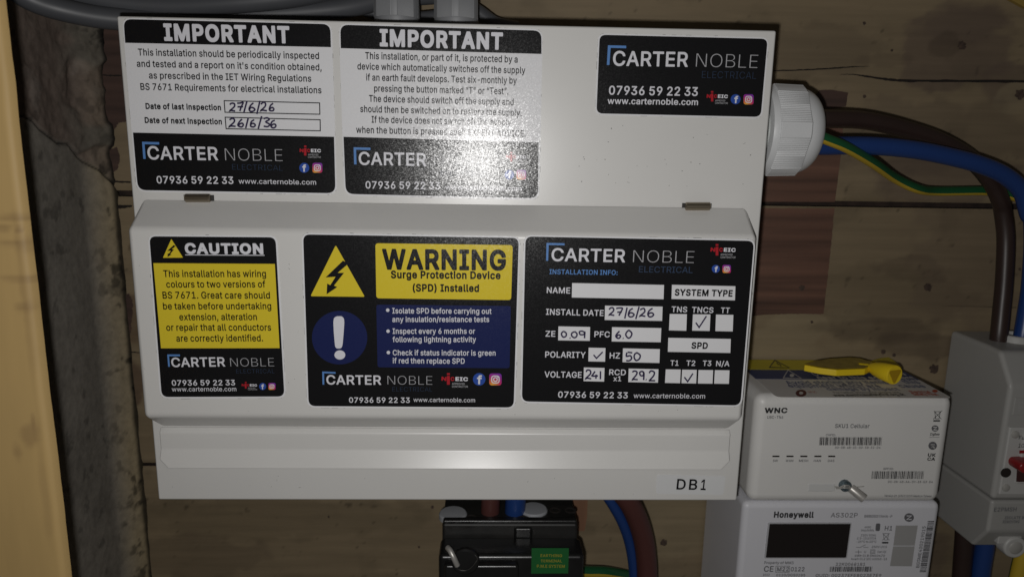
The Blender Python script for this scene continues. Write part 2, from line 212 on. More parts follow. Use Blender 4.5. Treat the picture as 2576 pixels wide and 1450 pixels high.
OUTLINES.append((0.03, [
[70,206,[[[61,360,63,315,68,306,74,303,126,302,141,308,143,315,151,510,149,516,140,523,68,524,57,516,55,510]]]],
[68,273,[[[79,135,97,51,114,-1,136,-53,164,-105,177,-111,236,-111,248,-105,251,-99,249,-87,203,19,177,111,166,207,177,311,205,421,251,538,249,547,242,553,177,554,168,551,118,447,85,324,74,207]]]],
[69,273,[[[25,-105,34,-111,99,-111,108,-105,136,-53,159,-1,189,103,197,155,199,207,187,330,155,447,111,545,99,554,34,554,28,551,22,538,69,421,97,311,107,207,97,116,72,25,22,-92]]]],
[63,188,[[[26,-129,35,-135,87,-135,96,-129,151,66,152,74,145,84,139,86,67,86,55,79,23,-116]]]],
[66,453,[[[102,179,111,173,339,173,349,179,352,185,351,250,339,260,111,259,105,257,99,244,99,185]]]],
[62,188,[[[40,19,51,-1,66,-12,92,-19,112,-18,131,-7,149,12,156,38,154,58,144,77,125,95,99,101,79,100,60,90,42,71,35,45,36,25]]]],
[67,249,[[[3,-86,12,-92,70,-92,83,-86,86,-79,249,525,249,538,239,547,174,547,164,538,0,-73]]]],
[52,453,[[[38,179,42,153,55,107,73,68,96,36,110,22,149,-5,188,-18,227,-22,266,-18,299,-8,337,16,358,36,370,53,398,107,411,153,418,198,420,250,418,309,411,354,403,385,381,439,358,471,331,497,299,516,266,527,227,531,188,527,156,516,117,492,95,471,72,439,55,400,42,354,35,309,33,257],[130,186,125,237,126,296,138,361,147,387,159,406,175,425,188,435,208,443,247,442,266,434,292,410,306,387,315,361,327,296,327,211,315,146,305,120,294,101,266,75,247,67,208,66,178,81,160,101,138,146]]]],
[53,453,[[[65,-9,74,-15,392,-15,399,-13,405,-5,406,56,399,68,295,70,291,75,291,511,282,523,191,522,72,433,71,355,74,348,87,343,98,348,197,420,197,75,191,70,74,70,67,66,61,56,61,-3]]]],
[54,453,[[[52,-9,61,-15,178,-15,386,-15,401,-9,404,-3,404,56,399,68,393,71,198,71,188,75,281,173,347,248,386,316,396,374,394,400,387,426,374,452,360,472,340,491,315,509,289,520,256,529,217,530,165,522,113,495,89,472,71,446,59,420,53,394,50,361,55,351,61,347,133,348,140,355,147,394,159,416,178,434,204,443,224,444,276,430,295,409,304,387,305,374,295,332,268,290,51,56,49,-3]]]],
[55,453,[[[33,101,42,75,54,55,80,25,125,-4,171,-17,216,-22,255,-19,288,-12,340,13,366,36,381,55,395,81,406,114,407,159,397,205,384,231,368,250,340,275,314,290,262,304,258,309,385,452,388,458,388,510,379,522,67,524,57,517,54,452,62,439,242,437,254,432,145,309,142,302,142,244,151,233,229,231,268,220,282,211,301,192,310,172,314,146,308,114,294,92,268,75,223,66,171,73,151,85,131,107,123,140,112,147,41,147,34,144,28,133]]]],
[56,453,[[[29,95,37,91,264,90,267,-3,271,-11,284,-15,342,-15,355,-9,358,-3,359,88,414,90,424,95,428,108,428,160,424,173,414,178,359,179,358,316,353,329,342,333,277,332,267,322,264,178,134,179,325,504,323,517,316,523,245,524,235,517,26,166,24,108]]]],
[57,453,[[[48,101,57,75,70,53,104,16,135,-3,161,-14,187,-19,219,-22,258,-19,284,-12,318,3,343,20,364,42,382,68,395,97,403,127,406,166,401,211,393,237,372,276,356,296,330,318,304,333,278,343,226,348,174,340,154,331,153,335,164,432,167,436,374,439,382,452,382,510,375,521,369,524,96,524,83,517,53,257,55,244,63,238,128,231,174,254,219,262,252,256,278,241,297,218,307,198,313,159,307,127,291,97,265,76,239,67,219,66,180,75,148,101,134,140,122,146,57,146,50,142,44,133]]]],
[58,453,[[[53,120,59,94,71,68,93,36,132,3,180,-16,230,-22,288,-12,339,16,366,43,394,94,402,127,404,159,401,192,396,218,384,244,360,278,347,292,321,309,295,320,269,327,216,328,336,504,335,517,327,523,249,523,243,520,126,351,65,244,56,218,49,166],[145,124,140,159,145,192,158,218,184,240,210,249,223,250,256,245,282,230,302,205,310,179,312,159,308,127,291,94,269,74,243,65,230,64,210,65,191,71,161,94]]]],
[59,453,[[[48,446,59,437,293,437,298,433,82,4,85,-9,92,-14,170,-14,177,-9,183,1,403,439,406,446,406,511,403,517,391,524,59,524,53,520,47,511]]]],
[60,453,[[[41,101,60,55,82,30,101,14,140,-6,192,-20,225,-22,264,-19,322,-3,362,23,392,55,406,81,414,107,416,133,410,179,399,205,382,231,341,270,369,296,385,322,394,354,397,380,395,406,387,432,374,458,337,497,309,513,257,529,225,531,192,528,166,522,126,504,95,479,78,458,65,432,57,406,55,380,58,354,68,322,78,302,101,276,111,270,75,237,50,198,38,159,37,133],[134,117,132,153,141,179,152,192,173,208,205,218,244,219,277,209,290,201,309,181,320,153,321,127,311,101,292,81,264,69,225,64,186,70,152,88,141,101],[153,347,148,374,152,400,166,423,186,436,225,444,270,435,290,419,300,400,304,374,299,348,286,328,270,316,225,305,186,314,165,328]]]],
[61,453,[[[53,309,69,264,85,238,106,217,132,200,158,189,184,182,236,179,116,4,118,-9,126,-14,204,-15,212,-9,327,159,387,264,401,316,404,348,402,381,394,413,382,439,365,465,341,491,314,509,288,521,256,528,223,531,165,521,132,506,112,491,72,446,58,413,52,387,49,348],[145,319,141,355,146,387,160,413,184,434,197,440,223,445,256,440,282,425,301,400,311,368,310,329,301,303,293,290,269,269,256,263,230,259,196,264,171,278,160,290]]]],
[64,188,[[[40,19,51,-1,66,-12,92,-19,112,-18,131,-7,149,12,156,38,154,58,144,77,125,95,99,101,79,100,60,90,42,71,35,45,36,25]],[[37,298,48,279,66,263,92,256,112,257,137,272,148,285,155,305,155,331,140,357,125,370,99,377,79,375,57,363,41,344,34,318]]]],
[0,480,[[[5,-9,14,-15,92,-14,100,-3,144,122,150,127,222,127,332,126,384,-11,397,-15,462,-15,475,-9,478,-3,475,11,291,511,280,523,202,524,189,517,2,4],[183,214,177,218,179,225,235,392,241,396,301,218,293,214]]]],
[1,456,[[[48,-9,57,-15,246,-15,285,-13,317,-7,350,4,376,19,396,36,415,62,431,108,433,134,426,186,415,212,402,231,389,245,361,264,359,270,369,277,397,309,407,329,412,355,411,400,405,426,388,459,369,480,337,504,285,520,239,524,57,524,48,517,45,498,45,36,45,-3],[142,73,139,114,142,215,265,215,285,210,311,197,330,175,340,147,338,121,329,101,304,82,278,75,246,72],[142,301,139,381,142,435,265,434,291,425,311,407,319,387,319,355,310,335,291,315,278,310,239,301]]]],
[2,510,[[[30,192,39,153,51,121,77,74,109,37,147,10,181,-7,220,-18,265,-22,298,-20,343,-11,389,10,430,42,460,81,482,133,488,159,482,172,473,176,402,174,394,166,374,120,350,94,311,75,265,68,239,71,213,79,194,88,170,107,153,127,138,153,128,179,121,218,119,257,121,296,128,328,152,380,175,406,213,431,239,438,265,441,311,434,330,425,350,415,376,387,395,341,408,333,473,333,487,341,488,348,481,380,461,426,431,465,409,484,369,509,343,519,265,531,226,527,181,516,144,497,109,471,80,439,56,400,41,361,29,309,25,257]]]],
[3,502,[[[48,-9,57,-15,220,-15,272,-11,309,-3,356,16,376,30,395,44,428,81,448,114,463,153,472,199,477,257,473,309,464,355,446,400,415,445,395,466,363,490,317,510,272,521,226,524,57,524,48,517,45,498,45,36,45,-3],[142,73,139,82,139,433,148,436,220,436,259,433,285,427,311,415,337,395,363,359,374,329,382,290,384,257,382,218,367,160,350,130,330,108,311,94,285,82,252,75]]]],
[4,418,[[[48,-9,57,-15,187,-15,376,-15,387,-9,390,-3,390,56,389,63,382,70,148,72,140,75,142,213,356,213,367,218,371,231,370,290,363,299,142,301,140,433,148,436,376,437,382,440,388,452,388,511,382,520,363,524,70,524,57,524,48,517,45,498,45,36,45,-3]]]],
[5,410,[[[48,-9,57,-15,129,-15,139,-3,142,206,350,206,358,212,361,218,360,283,350,293,142,294,140,433,148,436,376,438,382,444,384,452,384,511,376,522,57,524,48,517,45,498,45,36,45,-3]]]],
[6,520,[[[30,192,38,153,56,107,70,84,104,42,142,12,181,-7,214,-16,265,-22,311,-19,350,-9,382,5,415,26,441,51,463,81,481,120,490,159,493,198,491,263,480,271,285,271,272,266,267,257,267,218,267,198,272,188,285,184,389,184,395,183,398,179,392,153,382,130,363,104,342,88,317,76,291,70,239,71,194,88,174,103,154,127,138,153,128,179,120,231,121,289,128,328,152,380,174,406,207,428,239,438,265,441,311,434,343,417,372,387,395,340,408,333,473,333,486,340,488,354,474,400,448,445,428,467,389,497,348,517,317,525,265,531,220,527,174,513,142,497,108,471,79,439,55,400,38,354,29,309,25,257]]]],
[7,517,[[[48,-9,57,-15,122,-15,137,-9,139,-3,140,212,142,216,148,217,207,217,376,215,378,-3,380,-9,389,-15,460,-15,469,-9,472,17,472,491,472,511,467,520,460,523,395,524,389,523,380,517,377,511,377,309,369,304,142,305,140,511,137,517,122,524,57,524,48,517,45,498,45,36,45,-3]]]],
[8,300,[[[19,-9,28,-15,269,-15,282,-9,284,-3,285,56,282,66,269,72,204,72,198,75,198,82,198,433,204,436,269,436,282,443,285,452,285,511,275,523,28,524,19,517,16,511,17,446,28,437,100,436,103,433,103,394,103,75,100,72,28,72,21,69,16,56,16,-3]]]],
[10,466,[[[48,-9,57,-15,122,-15,137,-9,139,-3,140,160,194,218,200,216,363,-12,369,-15,447,-15,461,-9,463,4,460,10,272,274,264,290,459,498,464,511,460,518,447,524,356,522,142,288,140,511,137,517,129,523,57,524,48,517,45,498,45,36,45,-3]]]],
[11,393,[[[48,-9,57,-15,363,-15,373,-9,376,-3,375,62,363,72,148,72,140,75,140,511,137,517,129,523,57,524,51,520,45,511,45,17,45,-3]]]],
[12,628,[[[48,-9,57,-15,122,-15,134,-9,137,-3,137,309,142,324,274,-9,285,-15,343,-15,354,-9,357,-3,486,329,489,316,490,-3,493,-10,506,-15,571,-15,580,-9,583,-3,583,17,583,491,583,511,577,520,571,524,473,523,464,517,338,192,317,131,311,136,164,517,155,523,57,524,51,520,45,511,45,491,45,17,45,-3]]]],
[13,524,[[[48,-9,57,-15,129,-15,137,-9,140,-3,139,355,142,362,194,275,376,-10,389,-15,467,-15,475,-9,479,17,479,491,479,511,473,520,467,523,395,523,389,520,384,511,382,148,148,518,135,524,90,524,57,524,48,517,45,498,45,36,45,-3]]]],
[14,534,[[[30,192,44,139,57,107,77,75,109,37,142,13,181,-7,214,-16,265,-22,311,-19,356,-5,406,23,428,41,453,68,477,107,495,153,505,205,508,257,505,309,495,354,478,400,454,439,424,471,390,497,356,514,311,527,265,531,220,526,181,516,142,496,109,471,80,439,56,400,38,354,29,309,25,257],[122,209,119,257,128,328,141,361,155,384,192,419,213,430,239,438,265,441,291,439,317,432,343,418,363,403,381,380,395,356,406,328,413,296,413,218,405,179,395,152,381,127,364,107,343,90,317,77,291,70,265,68,239,71,194,88,170,107,153,127,128,179]]]],
[15,444,[[[48,-9,57,-15,122,-15,137,-9,139,-3,142,169,272,173,311,182,337,192,365,212,385,231,402,257,415,286,422,316,424,348,416,407,402,438,389,459,363,485,337,502,311,513,272,522,57,524,48,517,45,498,45,36,45,-3],[142,258,139,407,142,436,259,435,291,424,312,407,325,381,329,348,321,303,304,280,291,270,259,260]]]],
[17,449,[[[48,-9,57,-15,122,-15,137,-9,139,-3,140,179,148,183,233,183,239,180,343,-12,350,-15,428,-15,441,-8,443,-3,441,8,337,199,378,231,404,264,418,303,425,355,415,413,404,439,380,472,343,500,311,514,272,522,57,524,48,517,45,498,45,36,45,-3],[142,270,139,407,142,436,259,435,291,426,314,407,327,381,329,335,321,309,304,289,291,281,259,272]]]],
[18,446,[[[28,105,36,79,50,53,73,27,94,11,120,-4,152,-16,185,-22,224,-24,263,-22,295,-15,334,-1,359,14,382,34,398,53,412,79,421,112,422,164,406,208,367,250,321,275,172,325,139,348,131,365,130,378,139,406,159,426,191,439,224,443,269,436,295,423,309,411,316,398,324,372,334,363,406,364,412,368,416,378,411,411,393,452,373,476,347,497,295,521,263,528,230,530,191,528,165,523,126,509,107,498,81,478,55,443,40,404,37,372,40,339,53,307,74,279,107,255,139,238,289,191,318,170,327,157,330,138,324,112,315,98,295,82,263,69,224,64,172,73,146,87,134,99,123,118,118,144,107,152,35,152,29,148,23,138]]]],
[19,448,[[[18,446,29,437,172,436,177,433,177,-3,181,-9,192,-15,263,-14,272,-3,272,433,276,436,419,436,426,439,432,452,432,511,429,517,419,524,29,524,23,520,17,511]]]],
[20,517,[[[49,132,56,106,71,74,96,41,116,22,136,9,181,-12,220,-21,259,-23,298,-21,337,-12,356,-4,402,22,428,48,446,74,460,104,470,139,472,509,467,520,460,523,389,523,379,516,377,178,371,139,354,106,330,86,304,73,259,67,213,73,187,86,164,106,146,139,140,178,138,516,131,522,122,524,57,524,51,520,45,509,45,171]]]],
[21,480,[[[7,491,192,-9,202,-15,280,-15,287,-12,300,15,475,498,478,511,475,517,462,524,391,523,382,517,241,105,97,517,85,524,14,524,7,520,1,511]]]],
[22,686,[[[6,491,144,-10,157,-15,228,-15,243,-9,339,345,345,352,443,-8,456,-15,534,-15,542,-9,684,504,682,517,670,524,605,524,591,517,495,144,488,153,391,519,378,524,306,524,293,517,196,144,189,153,95,517,85,524,14,524,7,520,1,511]]]],
[23,474,[[[6,-9,15,-15,93,-15,100,-13,236,185,373,-12,379,-15,457,-15,468,-9,471,-3,467,10,295,264,457,498,461,511,457,519,444,524,366,522,243,343,236,337,113,521,106,524,28,524,17,517,14,511,18,498,180,264,179,257,7,10,3,4]]]],
[24,472,[[[5,498,188,205,188,-3,192,-9,202,-15,274,-14,283,-3,284,205,466,498,470,511,467,517,456,524,378,523,371,520,241,306,235,301,98,522,14,524,7,520,1,511]]]],
[25,438,[[[29,-9,44,-15,369,-15,402,-15,411,-9,415,-3,415,56,409,69,402,72,155,72,149,75,409,452,411,459,412,511,402,523,38,524,28,517,25,511,25,452,31,439,38,437,278,437,289,433,29,56,26,49,27,-3]]]],
[26,389,[[[20,73,33,41,47,21,70,2,112,-18,158,-24,216,-14,255,8,266,-11,275,-15,340,-15,347,-11,352,2,350,281,344,307,336,327,318,353,294,373,249,392,197,400,125,389,89,372,67,355,41,324,26,294,28,284,34,277,99,259,106,260,127,288,151,306,197,315,229,309,242,299,253,288,260,255,255,248,229,241,119,224,73,208,54,196,31,171,22,151,15,106],[112,90,107,106,111,125,138,143,177,153,258,164,260,138,256,112,242,89,223,73,190,62,171,61,132,69,117,80]]]],
[27,424,[[[42,-11,50,-15,115,-15,127,-4,128,17,167,-10,206,-22,264,-20,297,-10,329,10,366,48,388,89,396,113,403,152,403,230,385,295,362,334,346,353,323,372,290,389,264,396,232,400,206,398,180,392,164,386,134,362,129,366,129,509,121,522,115,524,50,524,43,520,37,509,37,2],[128,190,131,230,138,256,148,275,167,297,186,309,206,313,238,313,258,307,271,299,290,278,308,236,312,210,311,165,301,119,284,91,258,70,238,64,219,62,186,68,160,87,146,106,133,139]]]],
[28,396,[[[23,139,29,113,42,80,61,48,85,22,109,3,135,-10,174,-21,207,-23,265,-15,311,7,354,48,378,100,374,113,304,132,292,126,280,100,263,80,239,67,207,62,187,63,168,70,142,90,122,124,113,165,113,210,122,252,142,286,168,306,187,313,207,315,233,311,259,299,277,282,289,256,298,248,304,247,369,264,376,272,376,282,354,327,316,366,265,391,207,400,174,397,142,389,109,373,83,353,60,327,41,295,29,262,22,230,19,191]]]],
[29,424,[[[24,132,40,80,58,48,96,9,130,-11,161,-20,220,-22,259,-10,291,15,297,9,298,-4,302,-11,311,-15,376,-15,383,-11,387,2,387,503,382,520,376,523,311,524,297,516,295,366,291,362,259,387,220,398,194,400,161,397,135,389,103,373,79,353,57,327,43,301,28,262,21,230,19,191],[116,145,112,191,117,236,133,275,149,295,169,308,187,314,207,315,239,308,267,288,276,275,288,249,295,217,296,191,291,139,278,105,265,87,246,72,226,65,187,63,168,70,145,87,130,106]]]],
[30,404,[[[24,132,41,80,60,48,83,23,102,9,138,-11,174,-20,239,-22,265,-17,311,2,331,15,361,48,380,87,376,102,304,121,292,113,272,82,252,70,213,61,194,63,161,73,137,93,124,113,113,152,116,154,369,154,381,158,386,171,384,230,379,262,362,308,346,334,328,353,302,373,272,388,207,400,168,396,132,386,108,373,83,353,60,327,41,295,29,262,21,223,19,184],[116,236,122,262,142,290,168,308,187,314,207,315,239,309,265,292,284,262,291,236]]]],
[31,254,[[[-4,316,4,312,62,312,65,309,65,4,68,-9,82,-15,147,-14,156,-3,157,309,160,312,231,312,238,316,243,329,241,387,231,394,160,395,157,400,158,433,166,449,179,457,192,459,225,454,238,457,242,465,257,524,251,534,225,542,186,545,127,532,101,514,82,492,72,472,67,452,65,400,62,395,4,395,-7,387,-9,329]]]],
[32,425,[[[24,139,40,87,59,55,77,35,103,15,135,0,161,-8,220,-9,259,2,291,26,296,22,294,-30,285,-49,272,-64,252,-74,233,-80,207,-82,161,-74,134,-56,112,-30,103,-25,44,-56,37,-62,36,-75,72,-121,129,-154,181,-165,239,-164,265,-159,298,-149,324,-136,344,-121,363,-99,376,-74,385,-43,388,3,386,386,376,394,311,395,299,386,298,360,261,386,245,393,194,400,161,397,135,389,103,372,79,354,57,328,42,302,30,269,21,230,19,191],[116,152,112,191,116,237,129,269,150,295,171,308,187,314,207,315,239,309,267,289,278,273,289,250,296,217,297,191,296,165,286,126,265,97,252,86,226,76,187,75,168,81,148,94,131,113]]]],
[33,410,[[[41,-9,50,-15,95,-15,115,-15,125,-9,129,-3,129,225,134,263,141,277,156,296,180,309,206,314,232,311,258,297,273,277,279,257,281,-3,284,-9,297,-15,355,-15,368,-10,372,-3,371,270,364,303,354,329,336,355,304,381,277,393,251,398,199,397,167,387,134,366,131,368,129,511,126,517,115,524,50,524,43,520,37,511,37,17,37,-3]]]],
[34,166,[[[29,465,42,446,58,433,71,429,97,429,110,434,132,452,140,472,140,498,134,511,124,524,110,533,97,538,71,538,53,530,34,511,26,485]],[[37,-3,45,-13,65,-15,117,-15,123,-12,128,-3,129,381,123,391,117,394,52,395,39,387,37,381]]]],
[36,380,[[[41,-9,50,-15,95,-15,115,-15,125,-9,129,-3,129,134,154,154,284,-11,290,-15,375,-15,384,-9,387,-3,383,10,224,212,224,218,370,368,374,374,373,387,362,395,277,393,134,247,129,251,128,257,129,511,126,517,115,524,50,524,43,520,37,511,37,17,37,-3]]]],
[37,189,[[[43,47,50,29,63,10,82,-5,108,-15,141,-18,167,-15,186,-12,196,1,184,60,180,66,167,69,141,67,134,73,129,99,129,508,122,521,115,524,50,523,43,521,37,508,37,86]]]],
[38,610,[[[41,-9,50,-15,115,-15,121,-13,128,-5,130,257,140,283,154,299,167,307,199,315,219,313,232,308,251,290,257,277,259,-3,264,-12,271,-15,336,-15,348,-9,351,4,351,244,360,283,375,299,394,312,420,315,440,312,459,303,473,290,478,277,481,251,481,-3,483,-9,492,-15,563,-14,572,-3,572,257,565,309,554,335,541,355,524,372,505,385,459,400,433,401,375,389,323,348,316,349,297,372,277,387,245,399,219,401,167,390,128,364,125,387,115,395,50,395,43,391,37,381,37,10]]]],
[39,410,[[[41,-9,50,-15,95,-15,115,-15,125,-9,129,-3,129,225,134,263,141,277,156,296,180,309,206,314,232,311,258,297,273,277,279,257,281,-3,284,-9,297,-15,355,-15,369,-9,372,17,371,270,364,303,354,329,341,348,323,368,303,381,277,393,232,399,199,397,167,387,143,374,128,361,125,387,115,394,50,395,39,387,37,30,37,-3]]]],
[40,415,[[[23,139,29,113,42,80,57,54,83,23,109,3,142,-13,174,-21,207,-23,239,-21,278,-11,324,17,354,48,374,80,386,113,393,145,396,191,393,230,387,262,374,295,355,327,332,353,307,373,278,387,246,396,207,400,174,397,135,386,109,373,83,353,60,327,41,295,29,262,22,230,19,184],[116,145,112,191,116,231,130,269,155,298,187,313,207,315,246,307,272,288,286,269,296,243,303,210,304,184,300,145,294,126,285,106,265,82,246,69,226,63,187,63,168,70,145,87,130,106]]]],
[41,424,[[[41,-152,50,-158,95,-158,115,-158,125,-152,129,-145,129,4,129,11,134,15,165,-9,186,-18,232,-23,264,-20,297,-10,323,4,346,24,363,43,382,76,394,108,403,147,403,225,396,264,385,297,362,335,329,367,297,386,264,396,206,398,167,387,128,360,125,388,115,395,50,395,40,388,37,368,37,-113,37,-145],[128,186,129,212,139,258,160,290,186,309,219,315,238,313,258,307,284,286,301,258,312,212,312,167,307,141,290,100,275,82,258,70,238,64,206,64,186,68,167,81,148,102,139,121,133,141]]]],
[42,424,[[[24,134,39,82,57,49,94,11,129,-10,161,-20,220,-22,259,-10,291,15,295,11,298,-151,311,-158,376,-157,384,-152,387,-126,387,368,387,381,382,391,376,394,311,395,300,388,297,368,291,362,252,389,220,398,194,400,161,397,135,389,103,372,81,355,59,329,40,297,28,264,22,232,19,193],[116,146,112,193,117,238,130,271,144,290,168,307,187,314,207,315,239,308,265,290,278,272,291,238,296,193,296,167,286,121,265,87,252,76,226,65,187,63,168,69,149,82,133,102,123,121]]]],
[43,259,[[[41,-9,50,-15,95,-15,115,-15,125,-9,129,-3,129,238,133,264,151,290,180,307,206,310,245,307,257,316,258,387,251,397,212,400,186,397,160,388,128,366,125,387,115,394,50,395,39,387,37,30,37,-3]]]],
[44,365,[[[26,74,36,48,65,13,91,-3,130,-18,182,-23,241,-16,284,2,310,22,334,54,343,80,346,106,344,132,330,165,314,184,293,201,267,214,176,238,143,252,130,259,124,275,130,295,143,306,169,316,189,317,221,311,234,302,247,286,255,269,267,262,332,277,338,285,339,295,312,347,299,361,260,386,221,397,189,400,156,397,111,385,85,371,65,355,41,321,34,295,34,249,47,217,65,194,85,179,111,166,234,131,248,119,252,100,251,93,241,80,221,67,202,62,163,62,143,68,124,80,104,118,91,121,26,106,20,93]]]],
[45,228,[[[-6,318,4,312,49,312,50,91,54,58,64,32,82,10,101,-4,134,-16,166,-19,218,-13,228,0,216,58,212,65,205,68,173,65,153,68,144,78,141,97,141,305,146,312,205,312,216,318,219,325,219,377,215,390,205,395,142,396,141,474,134,484,62,486,53,481,50,474,50,396,4,394,-3,392,-8,383,-9,325]]]],
[46,410,[[[43,90,56,51,69,30,96,5,134,-13,180,-20,212,-18,238,-10,264,4,277,15,282,12,285,-8,297,-15,355,-15,368,-10,372,-1,372,181,372,382,368,390,355,395,297,395,284,389,281,382,281,155,275,116,264,95,245,77,219,67,199,65,180,68,160,75,151,83,137,103,131,122,128,384,121,393,115,395,50,395,43,391,37,382,37,350,37,142]]]],
[47,389,[[[8,361,150,-9,164,-15,229,-15,236,-12,386,374,385,387,376,394,359,395,301,394,292,387,197,118,190,126,98,387,86,395,15,395,8,391,2,381]]]],
[48,567,[[[12,361,126,-9,137,-15,150,-15,202,-15,210,-9,280,231,286,236,356,-9,364,-15,429,-15,442,-9,559,374,559,382,553,392,481,395,475,394,467,387,397,137,332,381,325,392,319,395,254,395,247,394,239,387,169,138,100,387,91,394,20,395,13,391,7,381]]]],
[49,378,[[[9,-9,18,-15,90,-15,103,-10,187,121,194,118,278,-12,285,-15,356,-15,369,-10,373,-3,369,10,243,192,366,374,363,390,350,395,278,394,272,391,194,268,187,269,109,391,103,395,31,395,18,391,13,381,14,374,134,199,135,192,10,10,6,4]]]],
[50,389,[[[7,366,145,2,136,-31,118,-63,99,-74,60,-70,50,-76,32,-141,41,-152,60,-158,93,-160,145,-150,189,-115,218,-63,385,372,386,385,379,393,372,395,307,395,294,390,197,119,190,125,99,385,86,395,15,394,3,385]]]],
[51,380,[[[30,-9,39,-15,260,-15,338,-15,351,-9,353,-3,354,56,351,65,344,71,162,72,157,75,345,322,348,329,348,381,344,389,331,395,65,395,45,395,35,387,33,322,35,316,42,309,214,308,222,303,30,56,26,43,26,-3]]]],
[71,316,[[[33,365,45,332,60,313,92,286,138,269,177,269,203,276,243,300,268,328,280,352,288,397,280,443,271,462,255,484,227,508,203,520,157,528,112,520,92,510,73,495,45,462,36,443,30,417,28,397],[112,391,110,397,118,423,131,437,157,446,177,441,190,432,198,423,206,397,201,378,190,364,177,355,157,350,138,355,125,365,115,378]]]],
[72,300,[[[40,309,49,303,120,303,133,309,166,504,166,512,159,521,153,524,101,523,92,517,37,322]],[[163,309,172,303,244,303,257,310,289,504,289,510,283,521,276,524,224,523,215,517,160,322]]]],
[73,300,[[[40,309,49,303,101,303,110,309,165,504,166,512,159,521,153,524,81,524,69,517,37,322]],[[163,309,172,303,224,303,233,309,288,504,289,510,283,521,276,524,205,524,192,517,160,322]]]]]))
